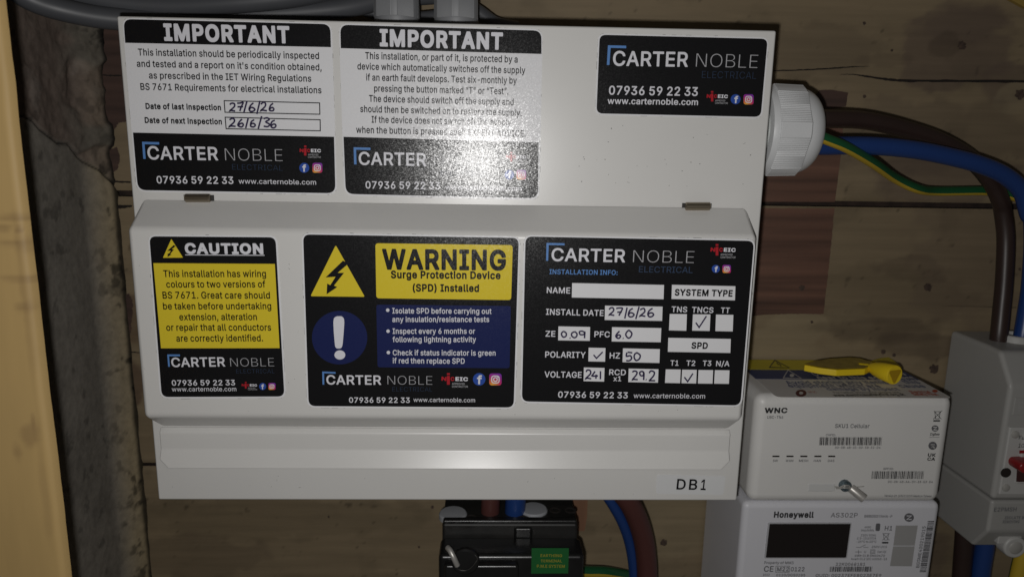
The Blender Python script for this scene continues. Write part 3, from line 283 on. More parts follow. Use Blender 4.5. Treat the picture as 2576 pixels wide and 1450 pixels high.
OUTLINES.append((0.012, [
[62,188,[[[45,28,56,8,69,-3,82,-9,108,-9,121,-3,140,15,145,28,145,54,140,60,140,67,121,86,95,93,82,91,69,86,51,67,45,54]]]],
[52,453,[[[47,181,61,120,83,71,100,45,126,20,158,1,191,-10,262,-10,301,4,327,19,347,38,374,77,392,120,402,155,409,201,412,253,409,305,400,357,390,396,373,434,349,467,327,488,308,501,262,518,223,521,191,518,158,508,125,487,105,467,80,434,60,383,44,305,42,253],[119,194,115,253,116,298,129,363,138,389,152,413,165,429,184,444,204,451,223,454,249,451,269,443,300,415,314,390,324,363,338,292,336,214,332,175,324,142,307,103,285,77,269,66,249,58,223,54,184,66,165,80,140,116,127,149]]]],
[53,453,[[[70,0,76,-6,252,-6,388,-5,397,0,395,59,291,60,282,65,282,507,278,514,193,512,80,429,80,357,83,353,89,353,200,435,206,435,207,65,200,60,76,61,71,52]]]],
[54,453,[[[58,0,64,-6,389,-6,395,0,395,58,389,63,174,62,164,65,272,176,334,247,377,318,387,370,385,396,378,422,366,448,352,468,330,488,311,500,285,511,252,519,194,519,168,513,142,502,119,487,96,467,79,442,70,422,62,390,60,364,64,356,129,356,138,396,151,422,174,442,200,452,226,453,272,443,284,435,306,409,315,377,306,331,272,279,61,52]]]],
[55,453,[[[42,103,56,68,86,32,128,6,186,-11,219,-13,251,-11,284,-4,310,7,336,22,368,54,389,90,397,116,398,136,396,175,389,201,375,227,355,251,337,266,310,282,237,298,375,455,379,461,376,513,66,513,64,454,69,446,264,446,274,441,154,304,150,298,151,246,154,242,233,240,271,229,284,221,303,204,320,175,323,135,313,103,300,84,290,76,271,66,219,56,167,65,147,76,127,97,114,136,108,138,43,138,38,129]]]],
[0,480,[[[10,0,16,-6,88,-5,140,136,276,137,335,136,341,132,389,0,393,-6,465,-6,469,0,289,490,276,515,198,513],[166,205,163,208,237,432,314,208,309,205,276,204]]]],
[2,510,[[[39,194,53,140,66,110,86,77,123,38,144,22,175,6,222,-9,281,-12,339,-2,385,19,426,51,454,90,473,136,479,162,476,166,404,164,387,123,377,110,352,84,313,66,268,59,235,61,209,70,190,80,164,100,144,123,129,149,119,175,112,214,109,253,112,295,119,331,131,363,143,383,157,403,177,420,209,439,235,447,268,450,313,444,346,428,385,391,404,344,411,342,477,344,478,350,472,376,453,422,437,444,404,476,365,501,339,511,268,522,241,519,183,507,151,490,118,467,89,435,60,385,47,350,37,305,35,253]]]],
[3,502,[[[54,0,60,-6,190,-6,268,-3,308,6,352,25,385,48,424,92,439,117,453,156,463,199,467,253,465,305,455,351,433,403,411,436,391,457,365,477,320,499,274,511,196,515,58,513,54,507],[131,64,131,443,151,446,255,444,281,438,318,422,339,407,359,384,374,357,385,327,394,253,391,214,372,147,357,123,333,98,313,84,287,74,255,66,216,63]]]],
[4,418,[[[54,0,60,-6,378,-4,381,6,381,58,378,62,138,63,130,65,129,84,131,222,359,224,361,227,362,286,359,290,352,292,131,292,130,442,138,446,164,446,372,445,377,448,378,455,378,507,375,513,58,513,54,507]]]],
[5,410,[[[54,0,60,-6,73,-6,125,-6,131,0,131,215,346,215,352,221,352,279,346,285,177,283,130,286,130,442,138,446,170,446,372,446,375,507,372,514,58,513,54,507]]]],
[8,300,[[[25,0,31,-6,239,-6,271,-6,276,0,275,58,271,63,193,63,190,65,188,84,188,442,193,446,271,446,274,448,275,507,271,514,31,515,25,507,26,448,31,445,109,446,113,442,113,84,112,65,109,62,31,63,25,58]]]],
[11,393,[[[54,0,60,-6,307,-6,359,-5,367,0,367,58,359,63,164,62,130,65,130,507,125,515,60,515,54,507]]]],
[13,524,[[[54,0,60,-6,73,-6,125,-6,131,0,131,292,128,390,131,399,196,288,380,0,385,-5,443,-6,463,-6,469,-1,469,507,466,513,398,514,393,507,395,123,391,112,339,200,139,513,58,513,54,507]]]],
[14,534,[[[39,194,48,155,73,99,91,71,112,48,144,22,193,-1,222,-9,261,-13,307,-9,359,7,385,19,417,43,443,72,468,110,486,155,496,201,499,253,496,305,486,350,469,396,449,428,422,461,385,489,352,506,313,516,268,522,222,517,183,507,151,490,118,466,89,435,65,396,47,350,37,305,35,253],[112,216,110,279,119,331,132,363,147,389,164,409,188,428,239,448,268,450,313,443,339,432,363,415,387,389,398,372,415,331,423,292,422,214,414,175,401,142,385,117,367,97,346,80,320,67,268,59,229,63,190,79,154,110,133,142,119,175]]]],
[15,444,[[[54,0,60,-6,73,-6,125,-6,131,0,131,178,138,180,242,180,274,183,307,190,333,201,359,218,378,238,389,253,404,286,413,318,413,377,402,416,380,455,359,477,339,490,307,504,261,513,58,513,54,507],[131,250,131,444,229,447,261,444,294,433,320,412,330,396,339,344,330,299,311,273,287,258,255,249,138,248]]]],
[17,449,[[[54,0,60,-6,73,-6,125,-6,131,0,130,188,138,192,196,192,242,191,245,188,339,12,352,-6,430,-5,434,0,325,201,325,208,367,234,394,266,406,292,415,351,407,409,396,435,372,467,339,491,307,506,274,512,58,513,54,507],[131,263,131,444,157,447,261,445,300,432,320,415,337,383,338,331,331,305,308,279,287,269,261,262]]]],
[18,446,[[[36,108,51,71,77,36,122,5,155,-7,187,-13,259,-12,298,-4,324,4,350,19,382,49,402,82,410,108,414,140,408,179,395,205,363,241,317,267,174,312,135,337,127,348,121,374,125,400,132,413,155,435,187,448,226,453,265,447,298,433,318,413,326,400,333,374,337,372,402,372,406,381,403,407,396,426,382,451,363,474,317,503,272,517,226,522,194,519,161,512,125,498,88,472,64,441,48,400,46,374,50,342,62,309,84,283,109,264,142,248,291,200,329,173,338,153,340,127,333,108,319,88,304,75,285,66,265,60,226,54,168,64,136,82,117,108,109,139,103,142,38,143,33,134]]]],
[19,448,[[[27,448,32,445,181,446,187,442,186,0,194,-6,259,-5,263,0,262,442,266,446,415,446,422,448,422,510,415,514,32,515,26,507]]]],
[21,480,[[[16,494,198,-1,205,-6,276,-6,283,-2,469,507,466,513,393,514,388,507,283,205,244,82,237,86,198,206,88,513,16,515,11,507]]]],
[26,389,[[[30,69,41,43,57,24,89,2,115,-9,160,-15,219,-4,252,17,264,32,270,30,271,-2,277,-6,336,-6,342,-2,341,277,336,303,329,319,303,354,282,368,238,386,193,390,128,379,95,365,67,342,50,321,35,290,43,284,102,268,122,297,151,316,199,324,238,316,251,303,262,290,270,251,268,245,258,239,121,215,77,199,63,190,45,173,30,147,24,108],[102,92,98,115,105,134,134,152,264,179,270,173,270,134,264,108,248,82,219,61,173,51,134,57,106,76]]]],
[27,424,[[[47,-2,52,-6,111,-6,118,-2,118,31,119,37,124,40,137,25,169,-1,189,-9,215,-13,254,-12,293,-1,319,13,338,29,361,57,377,87,387,115,393,148,394,226,384,271,359,323,325,358,293,377,260,388,215,390,169,378,134,349,124,337,120,343,118,512,111,514,52,515,48,512],[124,135,118,187,119,213,129,258,150,293,176,314,202,323,241,322,260,316,280,303,302,278,311,258,321,213,323,187,321,161,312,122,289,83,276,70,241,55,221,53,195,56,165,70,151,83,137,103]]]],
[28,396,[[[34,135,50,83,71,50,96,24,140,-2,170,-10,209,-13,261,-6,307,15,344,50,369,102,365,108,300,122,284,89,268,72,242,58,203,52,164,61,149,70,136,83,121,102,113,122,103,161,104,213,107,239,124,278,144,302,164,315,203,324,246,317,268,305,287,284,300,257,365,273,368,278,346,323,307,362,261,383,209,390,183,388,144,380,121,369,92,349,69,323,50,291,42,271,30,213,28,187]]]],
[30,404,[[[33,135,50,83,70,50,96,24,127,5,144,-4,177,-12,209,-13,255,-10,287,1,320,19,341,37,363,70,371,89,368,96,307,111,300,109,281,77,255,60,209,51,190,54,157,65,131,86,116,109,102,161,105,163,144,164,372,163,376,167,376,226,370,258,359,292,336,330,320,348,291,369,268,380,203,390,170,387,125,371,86,343,69,323,47,284,37,258,31,226,28,187],[105,228,103,232,113,265,136,297,164,316,183,322,203,324,224,323,242,319,268,302,290,271,301,232,294,227,268,226]]]],
[31,254,[[[1,325,6,321,71,322,75,318,74,0,78,-5,143,-6,148,0,146,318,156,321,227,321,234,325,234,331,232,383,149,387,146,422,156,452,169,464,195,468,227,462,234,468,248,520,247,524,221,533,188,536,136,525,117,515,91,489,78,459,74,390,71,385,3,383]]]],
[33,410,[[[46,0,52,-6,111,-5,120,0,120,227,126,266,140,292,156,308,189,323,208,323,234,320,263,305,280,286,288,260,291,208,290,0,293,-5,345,-6,358,-6,363,0,362,253,356,299,345,325,332,346,299,372,267,385,228,391,195,386,169,378,145,364,124,342,119,351,119,507,116,513,52,515,47,507]]]],
[34,166,[[[41,461,61,442,74,438,93,438,106,442,127,461,132,481,126,507,106,524,93,528,74,528,61,524,42,507,36,494,37,474]],[[46,0,54,-6,113,-6,120,0,119,377,117,383,113,386,48,383]]]],
[37,189,[[[52,49,56,36,72,14,86,4,111,-6,163,-7,182,-3,186,4,175,56,169,61,156,57,130,60,125,69,119,101,119,498,119,511,111,514,52,515,47,511,46,114]]]],
[38,610,[[[46,0,52,-6,111,-5,120,0,120,260,131,286,150,309,163,315,202,325,221,322,241,313,255,299,266,279,269,221,268,0,273,-6,338,-5,342,0,342,247,350,286,377,315,390,321,416,325,436,323,468,309,481,294,487,279,491,214,489,0,494,-6,559,-5,563,0,563,253,555,305,540,340,520,362,500,377,462,390,436,392,377,380,337,351,319,327,293,363,267,381,247,389,221,392,169,381,130,352,124,343,118,351,116,383,52,386,49,383]]]],
[39,410,[[[46,0,52,-6,111,-5,120,0,120,227,126,266,140,292,156,308,189,323,208,323,234,320,263,305,280,286,288,260,291,208,290,0,293,-5,345,-6,358,-6,363,0,361,273,356,299,345,325,333,344,312,363,273,384,221,390,195,386,163,374,145,364,124,342,118,344,115,383,52,386,49,383]]]],
[40,415,[[[34,135,50,83,62,63,86,33,112,13,144,-4,177,-11,242,-11,276,-2,301,11,339,44,365,83,378,115,387,187,385,226,376,265,363,297,346,323,322,349,300,366,263,382,235,388,183,388,144,380,121,369,92,349,69,323,50,291,42,271,30,213,28,187],[105,152,103,187,107,239,124,278,151,307,183,321,209,324,229,322,248,316,268,304,287,284,301,258,310,232,312,161,303,122,294,102,281,84,265,70,248,60,216,53,196,52,164,61,149,70,121,102,113,122]]]],
[41,424,[[[46,-143,52,-149,111,-148,120,-143,119,7,119,33,123,39,167,0,189,-9,221,-14,260,-12,299,2,332,24,358,52,373,78,394,150,394,228,387,260,376,293,357,325,332,353,293,377,260,388,234,390,189,385,168,377,136,351,124,338,118,345,115,384,49,384,46,332],[124,138,119,189,124,241,140,280,163,306,182,318,202,324,241,322,273,309,291,293,301,280,317,241,322,189,317,137,310,117,301,98,280,74,260,61,241,55,202,54,182,60,163,71,150,83,140,98]]]],
[43,259,[[[46,0,52,-6,111,-5,120,0,118,240,124,266,140,292,163,310,202,321,248,318,247,387,215,391,189,388,169,383,137,362,118,344,117,338,115,383,52,386,49,383]]]],
[44,365,[[[35,76,48,47,75,18,111,-2,133,-9,159,-13,211,-12,255,-2,282,12,315,41,329,63,335,83,336,109,328,148,311,174,289,192,263,205,172,229,139,243,120,257,115,278,117,291,133,311,152,321,185,327,211,325,237,313,250,300,263,275,268,271,324,284,330,291,328,296,303,343,291,356,262,375,237,384,211,389,157,388,113,376,80,356,61,336,50,317,44,297,42,271,45,245,52,226,68,204,87,189,117,174,224,147,250,132,258,122,262,102,260,89,252,76,230,61,211,55,178,51,159,53,139,59,114,76,99,109,94,113,35,100,30,96]]]],
[45,228,[[[0,327,6,321,59,321,59,93,63,61,74,35,84,21,109,2,136,-7,169,-10,215,-4,219,2,208,55,201,60,169,56,143,61,137,67,131,93,132,314,136,321,208,323,210,366,208,383,136,386,132,392,130,475,65,477,59,470,59,386,6,386,0,379]]]],
[46,410,[[[52,92,63,60,78,34,111,7,141,-5,182,-11,234,-2,260,12,286,39,292,34,292,1,297,-5,359,-5,363,1,363,313,363,378,359,385,293,385,290,378,290,151,284,112,269,86,254,72,221,57,202,56,176,59,150,71,130,94,122,118,117,384,51,385,47,378,46,151]]]],
[48,567,[[[22,364,133,-3,139,-6,198,-6,204,-1,282,279,362,0,367,-6,432,-5,536,331,550,377,549,384,476,383,399,102,393,109,367,217,321,383,248,383,200,214,172,101,165,111,139,215,91,383,22,386,17,377]]]]]))
OUTLINES.append((0.064, [
[68,273,[[[62,131,80,40,98,-12,120,-64,152,-123,173,-129,244,-128,257,-124,265,-116,268,-84,218,33,193,124,184,209,193,300,221,410,268,527,267,553,257,567,244,571,173,572,153,566,147,558,103,462,68,332,56,209]]]],
[69,273,[[[8,-116,17,-125,30,-128,101,-128,121,-122,150,-71,176,-12,206,92,213,144,217,209,204,339,170,462,125,560,119,566,108,571,23,571,10,563,5,547,7,521,52,410,78,306,89,209,80,124,55,33,5,-84]]]],
[0,480,[[[-13,-20,-4,-29,9,-32,100,-31,114,-20,159,107,282,109,315,109,321,103,366,-20,373,-28,393,-33,471,-32,484,-29,492,-20,496,-1,493,19,306,526,295,538,282,541,191,541,178,536,172,528,-13,19,-16,-1],[204,232,237,334,243,325,274,233,269,231]]]],
[2,510,[[[14,181,22,142,40,96,63,57,98,19,131,-5,157,-17,215,-36,274,-39,306,-37,353,-27,404,-4,430,14,459,44,487,90,505,155,504,174,497,187,475,193,391,191,380,181,360,135,332,107,300,92,267,87,248,88,215,100,189,118,170,139,156,161,144,193,139,220,138,285,144,317,154,343,169,369,183,385,203,402,227,415,261,422,300,417,332,402,358,375,378,330,391,318,490,317,503,330,505,356,496,395,476,441,446,480,424,499,384,524,352,536,274,548,215,544,170,532,131,513,95,486,66,454,41,415,23,369,12,317,8,259]]]],
[3,502,[[[31,-20,40,-29,53,-32,222,-33,280,-28,326,-18,371,2,410,30,441,64,462,98,475,132,491,194,494,253,490,318,479,370,464,409,443,443,410,480,375,506,332,525,280,538,228,541,59,541,43,539,33,532,28,519,27,506,27,-1],[163,90,158,90,157,97,157,415,163,419,215,419,248,417,274,410,300,398,319,384,337,363,351,337,359,311,365,279,365,227,358,194,349,168,334,142,315,123,293,108,274,99,241,92]]]],
[4,418,[[[31,-20,40,-29,59,-33,378,-33,391,-31,404,-21,407,-7,407,64,404,77,397,85,378,90,163,90,158,90,157,97,157,194,365,196,378,201,384,207,388,220,388,292,381,311,371,317,358,319,163,319,157,324,157,415,163,419,378,419,392,422,400,428,405,441,405,513,403,526,391,538,371,541,59,541,43,539,33,532,28,519,27,506,27,-1]]]],
[6,520,[[[14,181,22,142,39,96,63,57,92,24,131,-5,170,-23,209,-34,267,-40,326,-34,358,-27,397,-10,430,11,457,38,480,70,495,103,507,148,510,194,511,259,505,278,495,286,482,288,280,288,261,284,252,272,250,259,250,194,256,174,274,167,365,166,371,166,375,161,357,129,338,109,306,92,267,86,228,94,209,103,184,122,168,142,153,168,144,194,138,226,138,285,150,334,170,370,202,402,228,416,251,421,267,422,300,417,332,399,358,371,378,330,391,318,475,316,495,320,504,330,506,356,499,389,479,434,449,475,417,503,384,523,332,541,267,548,215,544,168,532,131,514,92,485,65,454,41,415,23,369,12,317,8,259]]]],
[8,300,[[[2,-20,11,-29,24,-32,245,-33,284,-31,299,-20,302,-7,302,58,297,80,290,86,277,89,219,90,215,97,215,415,219,419,284,420,297,428,302,448,302,513,300,526,290,537,271,541,24,541,11,538,1,526,-2,448,4,428,17,420,82,419,85,415,85,97,82,90,24,89,11,86,4,81,-2,58,-1,-7]]]],
[10,466,[[[31,-20,40,-29,53,-32,131,-32,150,-25,157,-7,157,149,189,183,196,186,348,-27,365,-32,449,-33,462,-31,475,-23,481,-7,478,19,289,285,477,487,481,500,480,519,475,532,469,538,456,541,358,541,339,535,163,344,157,350,157,513,151,532,141,539,124,541,53,541,40,538,33,532,28,519,27,506,27,-1]]]],
[12,628,[[[31,-20,46,-32,72,-33,131,-32,144,-28,151,-20,155,-1,155,220,157,231,261,-26,280,-32,345,-33,365,-27,371,-20,469,229,472,220,472,-1,475,-20,488,-31,501,-33,573,-32,592,-26,599,-15,601,-1,601,448,600,519,592,535,573,541,475,541,462,540,450,532,319,197,313,189,178,532,169,539,150,541,53,541,33,533,28,519,27,506,27,-1]]]],
[13,524,[[[31,-20,40,-29,59,-33,137,-32,149,-27,154,-20,158,-1,158,272,158,279,163,285,363,-27,378,-32,462,-33,475,-32,488,-26,495,-14,496,-1,496,448,495,519,488,534,469,541,391,541,378,537,369,526,365,215,163,532,144,541,79,541,46,540,33,532,28,519,27,506,27,-1]]]],
[15,444,[[[31,-20,40,-29,53,-32,131,-32,148,-27,154,-20,157,-7,157,149,163,153,280,156,319,164,352,178,378,195,403,220,417,243,430,272,439,311,441,357,433,415,419,448,403,474,378,500,352,517,319,530,287,538,241,541,53,541,40,538,33,532,28,519,27,506,27,-1],[163,275,157,279,157,415,163,419,248,418,274,410,294,396,308,370,311,344,302,311,287,292,267,281,248,276]]]],
[17,449,[[[31,-20,40,-29,53,-32,131,-32,150,-25,157,-7,157,162,163,165,222,165,329,-27,345,-32,430,-33,443,-31,456,-22,460,-7,458,19,364,194,403,227,420,253,433,285,442,344,439,389,430,428,419,454,404,476,378,502,352,518,326,529,280,539,53,541,40,538,33,532,28,519,27,506,27,-1],[163,288,157,292,157,415,163,419,248,418,280,409,296,396,310,370,312,344,306,324,291,305,274,295,248,289]]]],
[18,446,[[[11,94,24,58,37,36,57,13,102,-17,141,-32,180,-39,219,-42,278,-37,310,-31,343,-19,370,-3,395,17,422,55,438,101,441,133,439,172,423,218,383,263,375,268,330,293,187,339,155,361,148,374,155,393,174,411,187,418,213,425,239,424,265,417,290,400,299,387,310,354,320,348,401,345,421,349,428,354,433,367,428,419,416,452,388,491,356,516,304,539,271,545,226,548,180,545,122,529,89,511,65,491,48,471,33,445,23,413,20,367,24,328,40,289,61,263,96,238,128,222,271,177,304,155,312,140,304,118,284,99,252,85,226,82,180,91,161,101,144,120,132,159,122,167,24,168,11,161,6,146]]]],
[19,448,[[[5,428,12,422,25,419,155,419,159,415,161,-14,168,-26,181,-32,259,-33,278,-28,286,-20,289,-1,289,415,298,419,421,419,441,425,448,435,450,448,450,513,444,532,434,539,421,541,18,540,5,533,0,519,-1,448]]]],
[20,517,[[[33,121,40,94,51,69,77,30,105,4,137,-15,170,-29,215,-38,261,-41,306,-38,345,-29,384,-13,423,14,441,30,462,62,476,89,486,128,490,173,490,511,488,524,482,534,462,541,391,541,378,540,365,531,360,511,360,186,358,160,348,134,326,107,293,90,261,85,222,91,196,105,170,133,159,160,157,186,157,511,152,531,144,538,124,541,53,541,40,538,33,533,27,511,27,173]]]],
[22,686,[[[-11,480,123,-14,131,-27,146,-32,237,-32,250,-29,260,-20,341,278,347,267,426,-20,438,-30,451,-33,536,-32,555,-25,562,-14,701,493,701,519,692,536,672,541,594,541,581,537,575,530,497,233,490,219,410,526,399,538,386,541,302,541,289,539,279,532,198,230,191,221,109,532,100,539,87,541,9,541,-4,538,-10,532,-15,519,-16,500]]]],
[24,472,[[[-12,487,170,194,171,-1,174,-20,185,-30,198,-32,276,-32,289,-29,297,-20,300,-7,301,194,483,487,488,506,484,529,477,536,464,541,373,541,360,537,347,522,237,340,113,536,94,541,9,541,-4,538,-10,532,-15,519,-16,500]]]],
[26,389,[[[3,62,17,27,34,4,62,-17,101,-34,127,-39,166,-41,231,-30,244,-23,270,-32,342,-32,361,-26,368,-16,369,-3,367,283,362,316,354,335,338,361,326,374,303,391,257,409,192,417,114,405,75,388,50,368,23,335,11,309,9,296,10,274,23,261,100,238,56,221,43,213,27,199,13,179,5,160,0,134,-2,101],[121,244,146,277,173,293,192,296,218,292,235,277,238,270,238,263,225,259,134,246,127,251,125,244],[127,106,130,114,153,128,238,143,242,140,240,127,230,108,212,91,192,82,173,79,147,83,132,95]]]],
[28,396,[[[7,128,13,102,25,69,46,33,72,5,98,-13,124,-27,163,-37,215,-40,274,-32,326,-8,366,30,392,82,395,108,388,128,378,134,319,148,293,149,277,141,265,115,248,95,222,82,202,80,189,82,170,92,159,102,142,128,131,167,130,206,138,238,156,271,170,284,196,296,222,294,248,282,263,264,276,238,287,231,313,230,384,250,393,264,393,290,369,342,326,385,274,408,215,417,163,413,124,403,95,388,69,368,46,342,26,310,14,277,5,238,2,193]]]],
[29,424,[[[7,128,11,102,23,69,41,37,72,2,92,-13,118,-27,150,-37,196,-41,249,-35,280,-19,293,-30,306,-32,378,-32,397,-25,403,-15,405,-2,405,381,405,511,403,524,397,534,378,541,306,541,293,539,283,531,278,511,278,407,274,401,228,415,196,417,154,414,118,403,89,388,65,368,43,342,32,323,13,277,5,238,1,193],[131,165,129,193,133,225,146,258,168,284,196,296,215,296,241,284,254,271,269,245,275,225,278,173,267,129,261,115,243,95,228,86,209,80,189,83,170,92,145,121]]]],
[30,404,[[[7,128,12,102,24,69,46,32,66,11,85,-4,124,-26,170,-38,241,-40,280,-32,322,-15,345,0,374,30,389,56,397,82,397,102,391,116,378,123,330,134,384,138,397,145,402,154,403,199,400,245,396,271,376,323,360,349,342,368,306,394,280,405,215,417,196,417,157,412,124,404,105,394,69,368,46,342,26,310,14,277,4,232,2,193],[137,132,137,136,144,137,274,137,285,134,255,95,235,83,209,79,189,83,170,92,150,110],[144,257,153,271,170,286,202,297,222,294,241,285,264,258,254,254,150,254]]]],
[31,254,[[[-22,305,-7,295,45,294,48,292,48,-1,51,-20,58,-28,71,-32,149,-32,162,-29,171,-20,174,-7,174,292,246,297,256,305,261,324,260,389,255,402,240,411,181,412,175,414,175,422,181,435,188,439,233,436,253,443,274,506,272,539,266,548,240,557,188,563,123,551,97,537,71,512,57,487,50,461,48,415,45,412,-7,411,-21,402,-26,383,-26,318]]]],
[32,425,[[[7,128,13,102,26,70,42,44,65,18,97,-8,79,-13,30,-41,20,-54,20,-88,59,-137,118,-170,176,-182,241,-181,274,-176,306,-167,339,-150,358,-135,379,-112,392,-86,402,-47,405,-8,405,382,401,401,384,411,306,412,293,409,280,397,248,412,189,417,150,413,118,403,90,388,65,369,43,343,24,310,12,278,4,239,1,193],[131,170,130,206,137,241,150,265,169,284,196,296,215,296,241,284,254,271,270,245,276,226,279,174,274,151,264,128,241,103,227,96,202,92,183,96,170,103,157,113,145,128,138,141],[137,-28,135,-21,137,-21,157,-25,209,-27,248,-22,276,-15,270,-34,259,-47,241,-58,222,-63,209,-64,170,-56,148,-41]]]],
[34,166,[[[12,454,28,430,51,415,28,406,20,389,21,-14,28,-26,41,-32,125,-32,138,-26,146,-7,146,383,144,396,138,405,116,415,138,428,151,446,159,474,157,506,149,526,125,547,93,556,54,552,28,537,13,513,9,487]]]],
[37,189,[[[24,42,33,16,47,-3,71,-22,97,-31,143,-35,194,-29,206,-23,212,-10,212,16,198,75,193,81,182,86,149,88,147,101,146,517,142,530,136,536,123,541,39,540,26,532,21,523,20,81]]]],
[39,410,[[[23,-20,39,-32,58,-33,123,-32,136,-27,143,-20,146,-1,148,240,154,259,169,279,182,289,208,296,228,292,247,280,256,266,262,246,263,-1,267,-20,279,-31,292,-33,364,-32,383,-24,389,-14,390,-1,388,279,381,311,370,339,355,363,337,383,318,396,292,408,234,417,188,414,143,398,131,409,117,412,45,412,32,409,25,402,20,383,20,-1]]]],
[40,415,[[[7,128,13,102,25,69,44,37,66,11,98,-13,131,-29,163,-37,202,-41,254,-37,293,-26,325,-9,345,8,367,30,388,63,403,102,411,141,413,180,411,232,402,277,389,310,370,342,346,368,319,389,287,404,254,413,202,417,163,413,124,403,95,388,69,368,46,342,26,310,14,277,4,232,1,186],[131,165,130,206,138,238,150,263,170,284,196,296,215,296,235,290,259,271,268,258,281,225,285,206,286,173,283,154,270,121,248,94,235,86,215,80,196,81,176,88,157,104,145,121]]]],
[41,424,[[[23,-163,32,-172,45,-175,117,-175,136,-170,143,-163,146,-150,146,-33,149,-23,175,-35,227,-41,273,-37,305,-28,333,-13,358,6,381,32,396,59,411,97,420,143,423,188,420,240,402,305,385,338,358,370,331,391,305,404,273,414,234,417,175,411,143,396,130,409,117,412,45,412,32,409,25,403,20,383,20,-143],[149,152,145,188,150,227,162,260,172,273,195,291,214,296,240,293,260,281,273,266,284,247,295,201,290,149,279,121,268,104,253,91,234,82,221,80,200,84,182,95,167,110,157,130]]]],
[43,259,[[[23,-20,39,-32,58,-33,123,-32,136,-27,143,-20,146,-1,146,233,149,252,162,273,188,289,208,293,253,290,270,298,276,318,276,389,273,402,266,411,253,416,208,417,175,414,143,402,123,411,45,412,32,409,25,402,20,383,20,-1]]]],
[44,365,[[[7,69,22,33,51,-2,83,-22,119,-34,184,-41,242,-35,282,-22,322,4,340,24,351,43,361,76,364,108,361,141,349,173,328,199,301,219,249,240,184,255,149,271,143,277,152,288,165,295,191,299,217,290,230,275,243,251,256,245,282,246,347,263,356,277,356,303,321,368,295,390,269,404,223,415,191,417,152,415,119,408,85,394,54,374,38,355,27,336,17,303,14,271,17,238,29,206,48,181,80,159,106,147,210,120,230,109,233,102,210,84,184,79,165,81,138,95,122,128,116,134,100,139,80,138,22,126,9,118,3,102]]]],
[45,228,[[[-23,307,-18,301,-7,295,32,294,33,86,37,47,47,21,57,8,67,-5,90,-21,123,-33,162,-36,201,-35,227,-30,238,-24,245,-11,245,8,231,73,226,80,214,85,168,83,162,86,159,99,159,288,162,294,220,296,233,307,236,320,236,385,229,405,214,412,162,412,159,418,158,483,149,498,129,504,58,503,45,500,38,495,33,483,32,415,25,412,-7,411,-19,405,-23,398,-26,385,-26,327]]]],
[46,410,[[[25,85,39,40,56,14,76,-6,117,-28,149,-36,182,-38,221,-34,253,-25,266,-18,279,-30,292,-32,364,-32,383,-25,389,-12,390,1,389,384,383,404,364,412,292,412,279,410,266,399,264,384,261,137,255,118,240,99,221,88,201,83,175,90,165,98,155,111,148,131,146,384,143,399,130,410,117,412,45,412,26,404,21,391,20,378,20,137]]]],
[47,389,[[[-11,357,134,-21,147,-31,160,-33,231,-32,251,-27,257,-16,402,363,404,389,399,402,381,412,335,412,296,412,283,408,278,402,199,187,192,180,115,396,108,407,88,412,10,412,-3,409,-10,402,-15,389,-15,370]]]],
[49,378,[[[-8,-20,1,-29,14,-32,98,-32,111,-29,121,-20,189,86,258,-20,267,-29,280,-32,365,-32,384,-24,390,-7,388,19,270,188,269,194,379,357,384,383,378,404,371,409,358,412,274,412,261,408,254,402,189,305,131,397,119,409,105,412,20,412,7,408,1,402,-4,383,1,357,112,194,-9,19,-12,-1]]]]]))
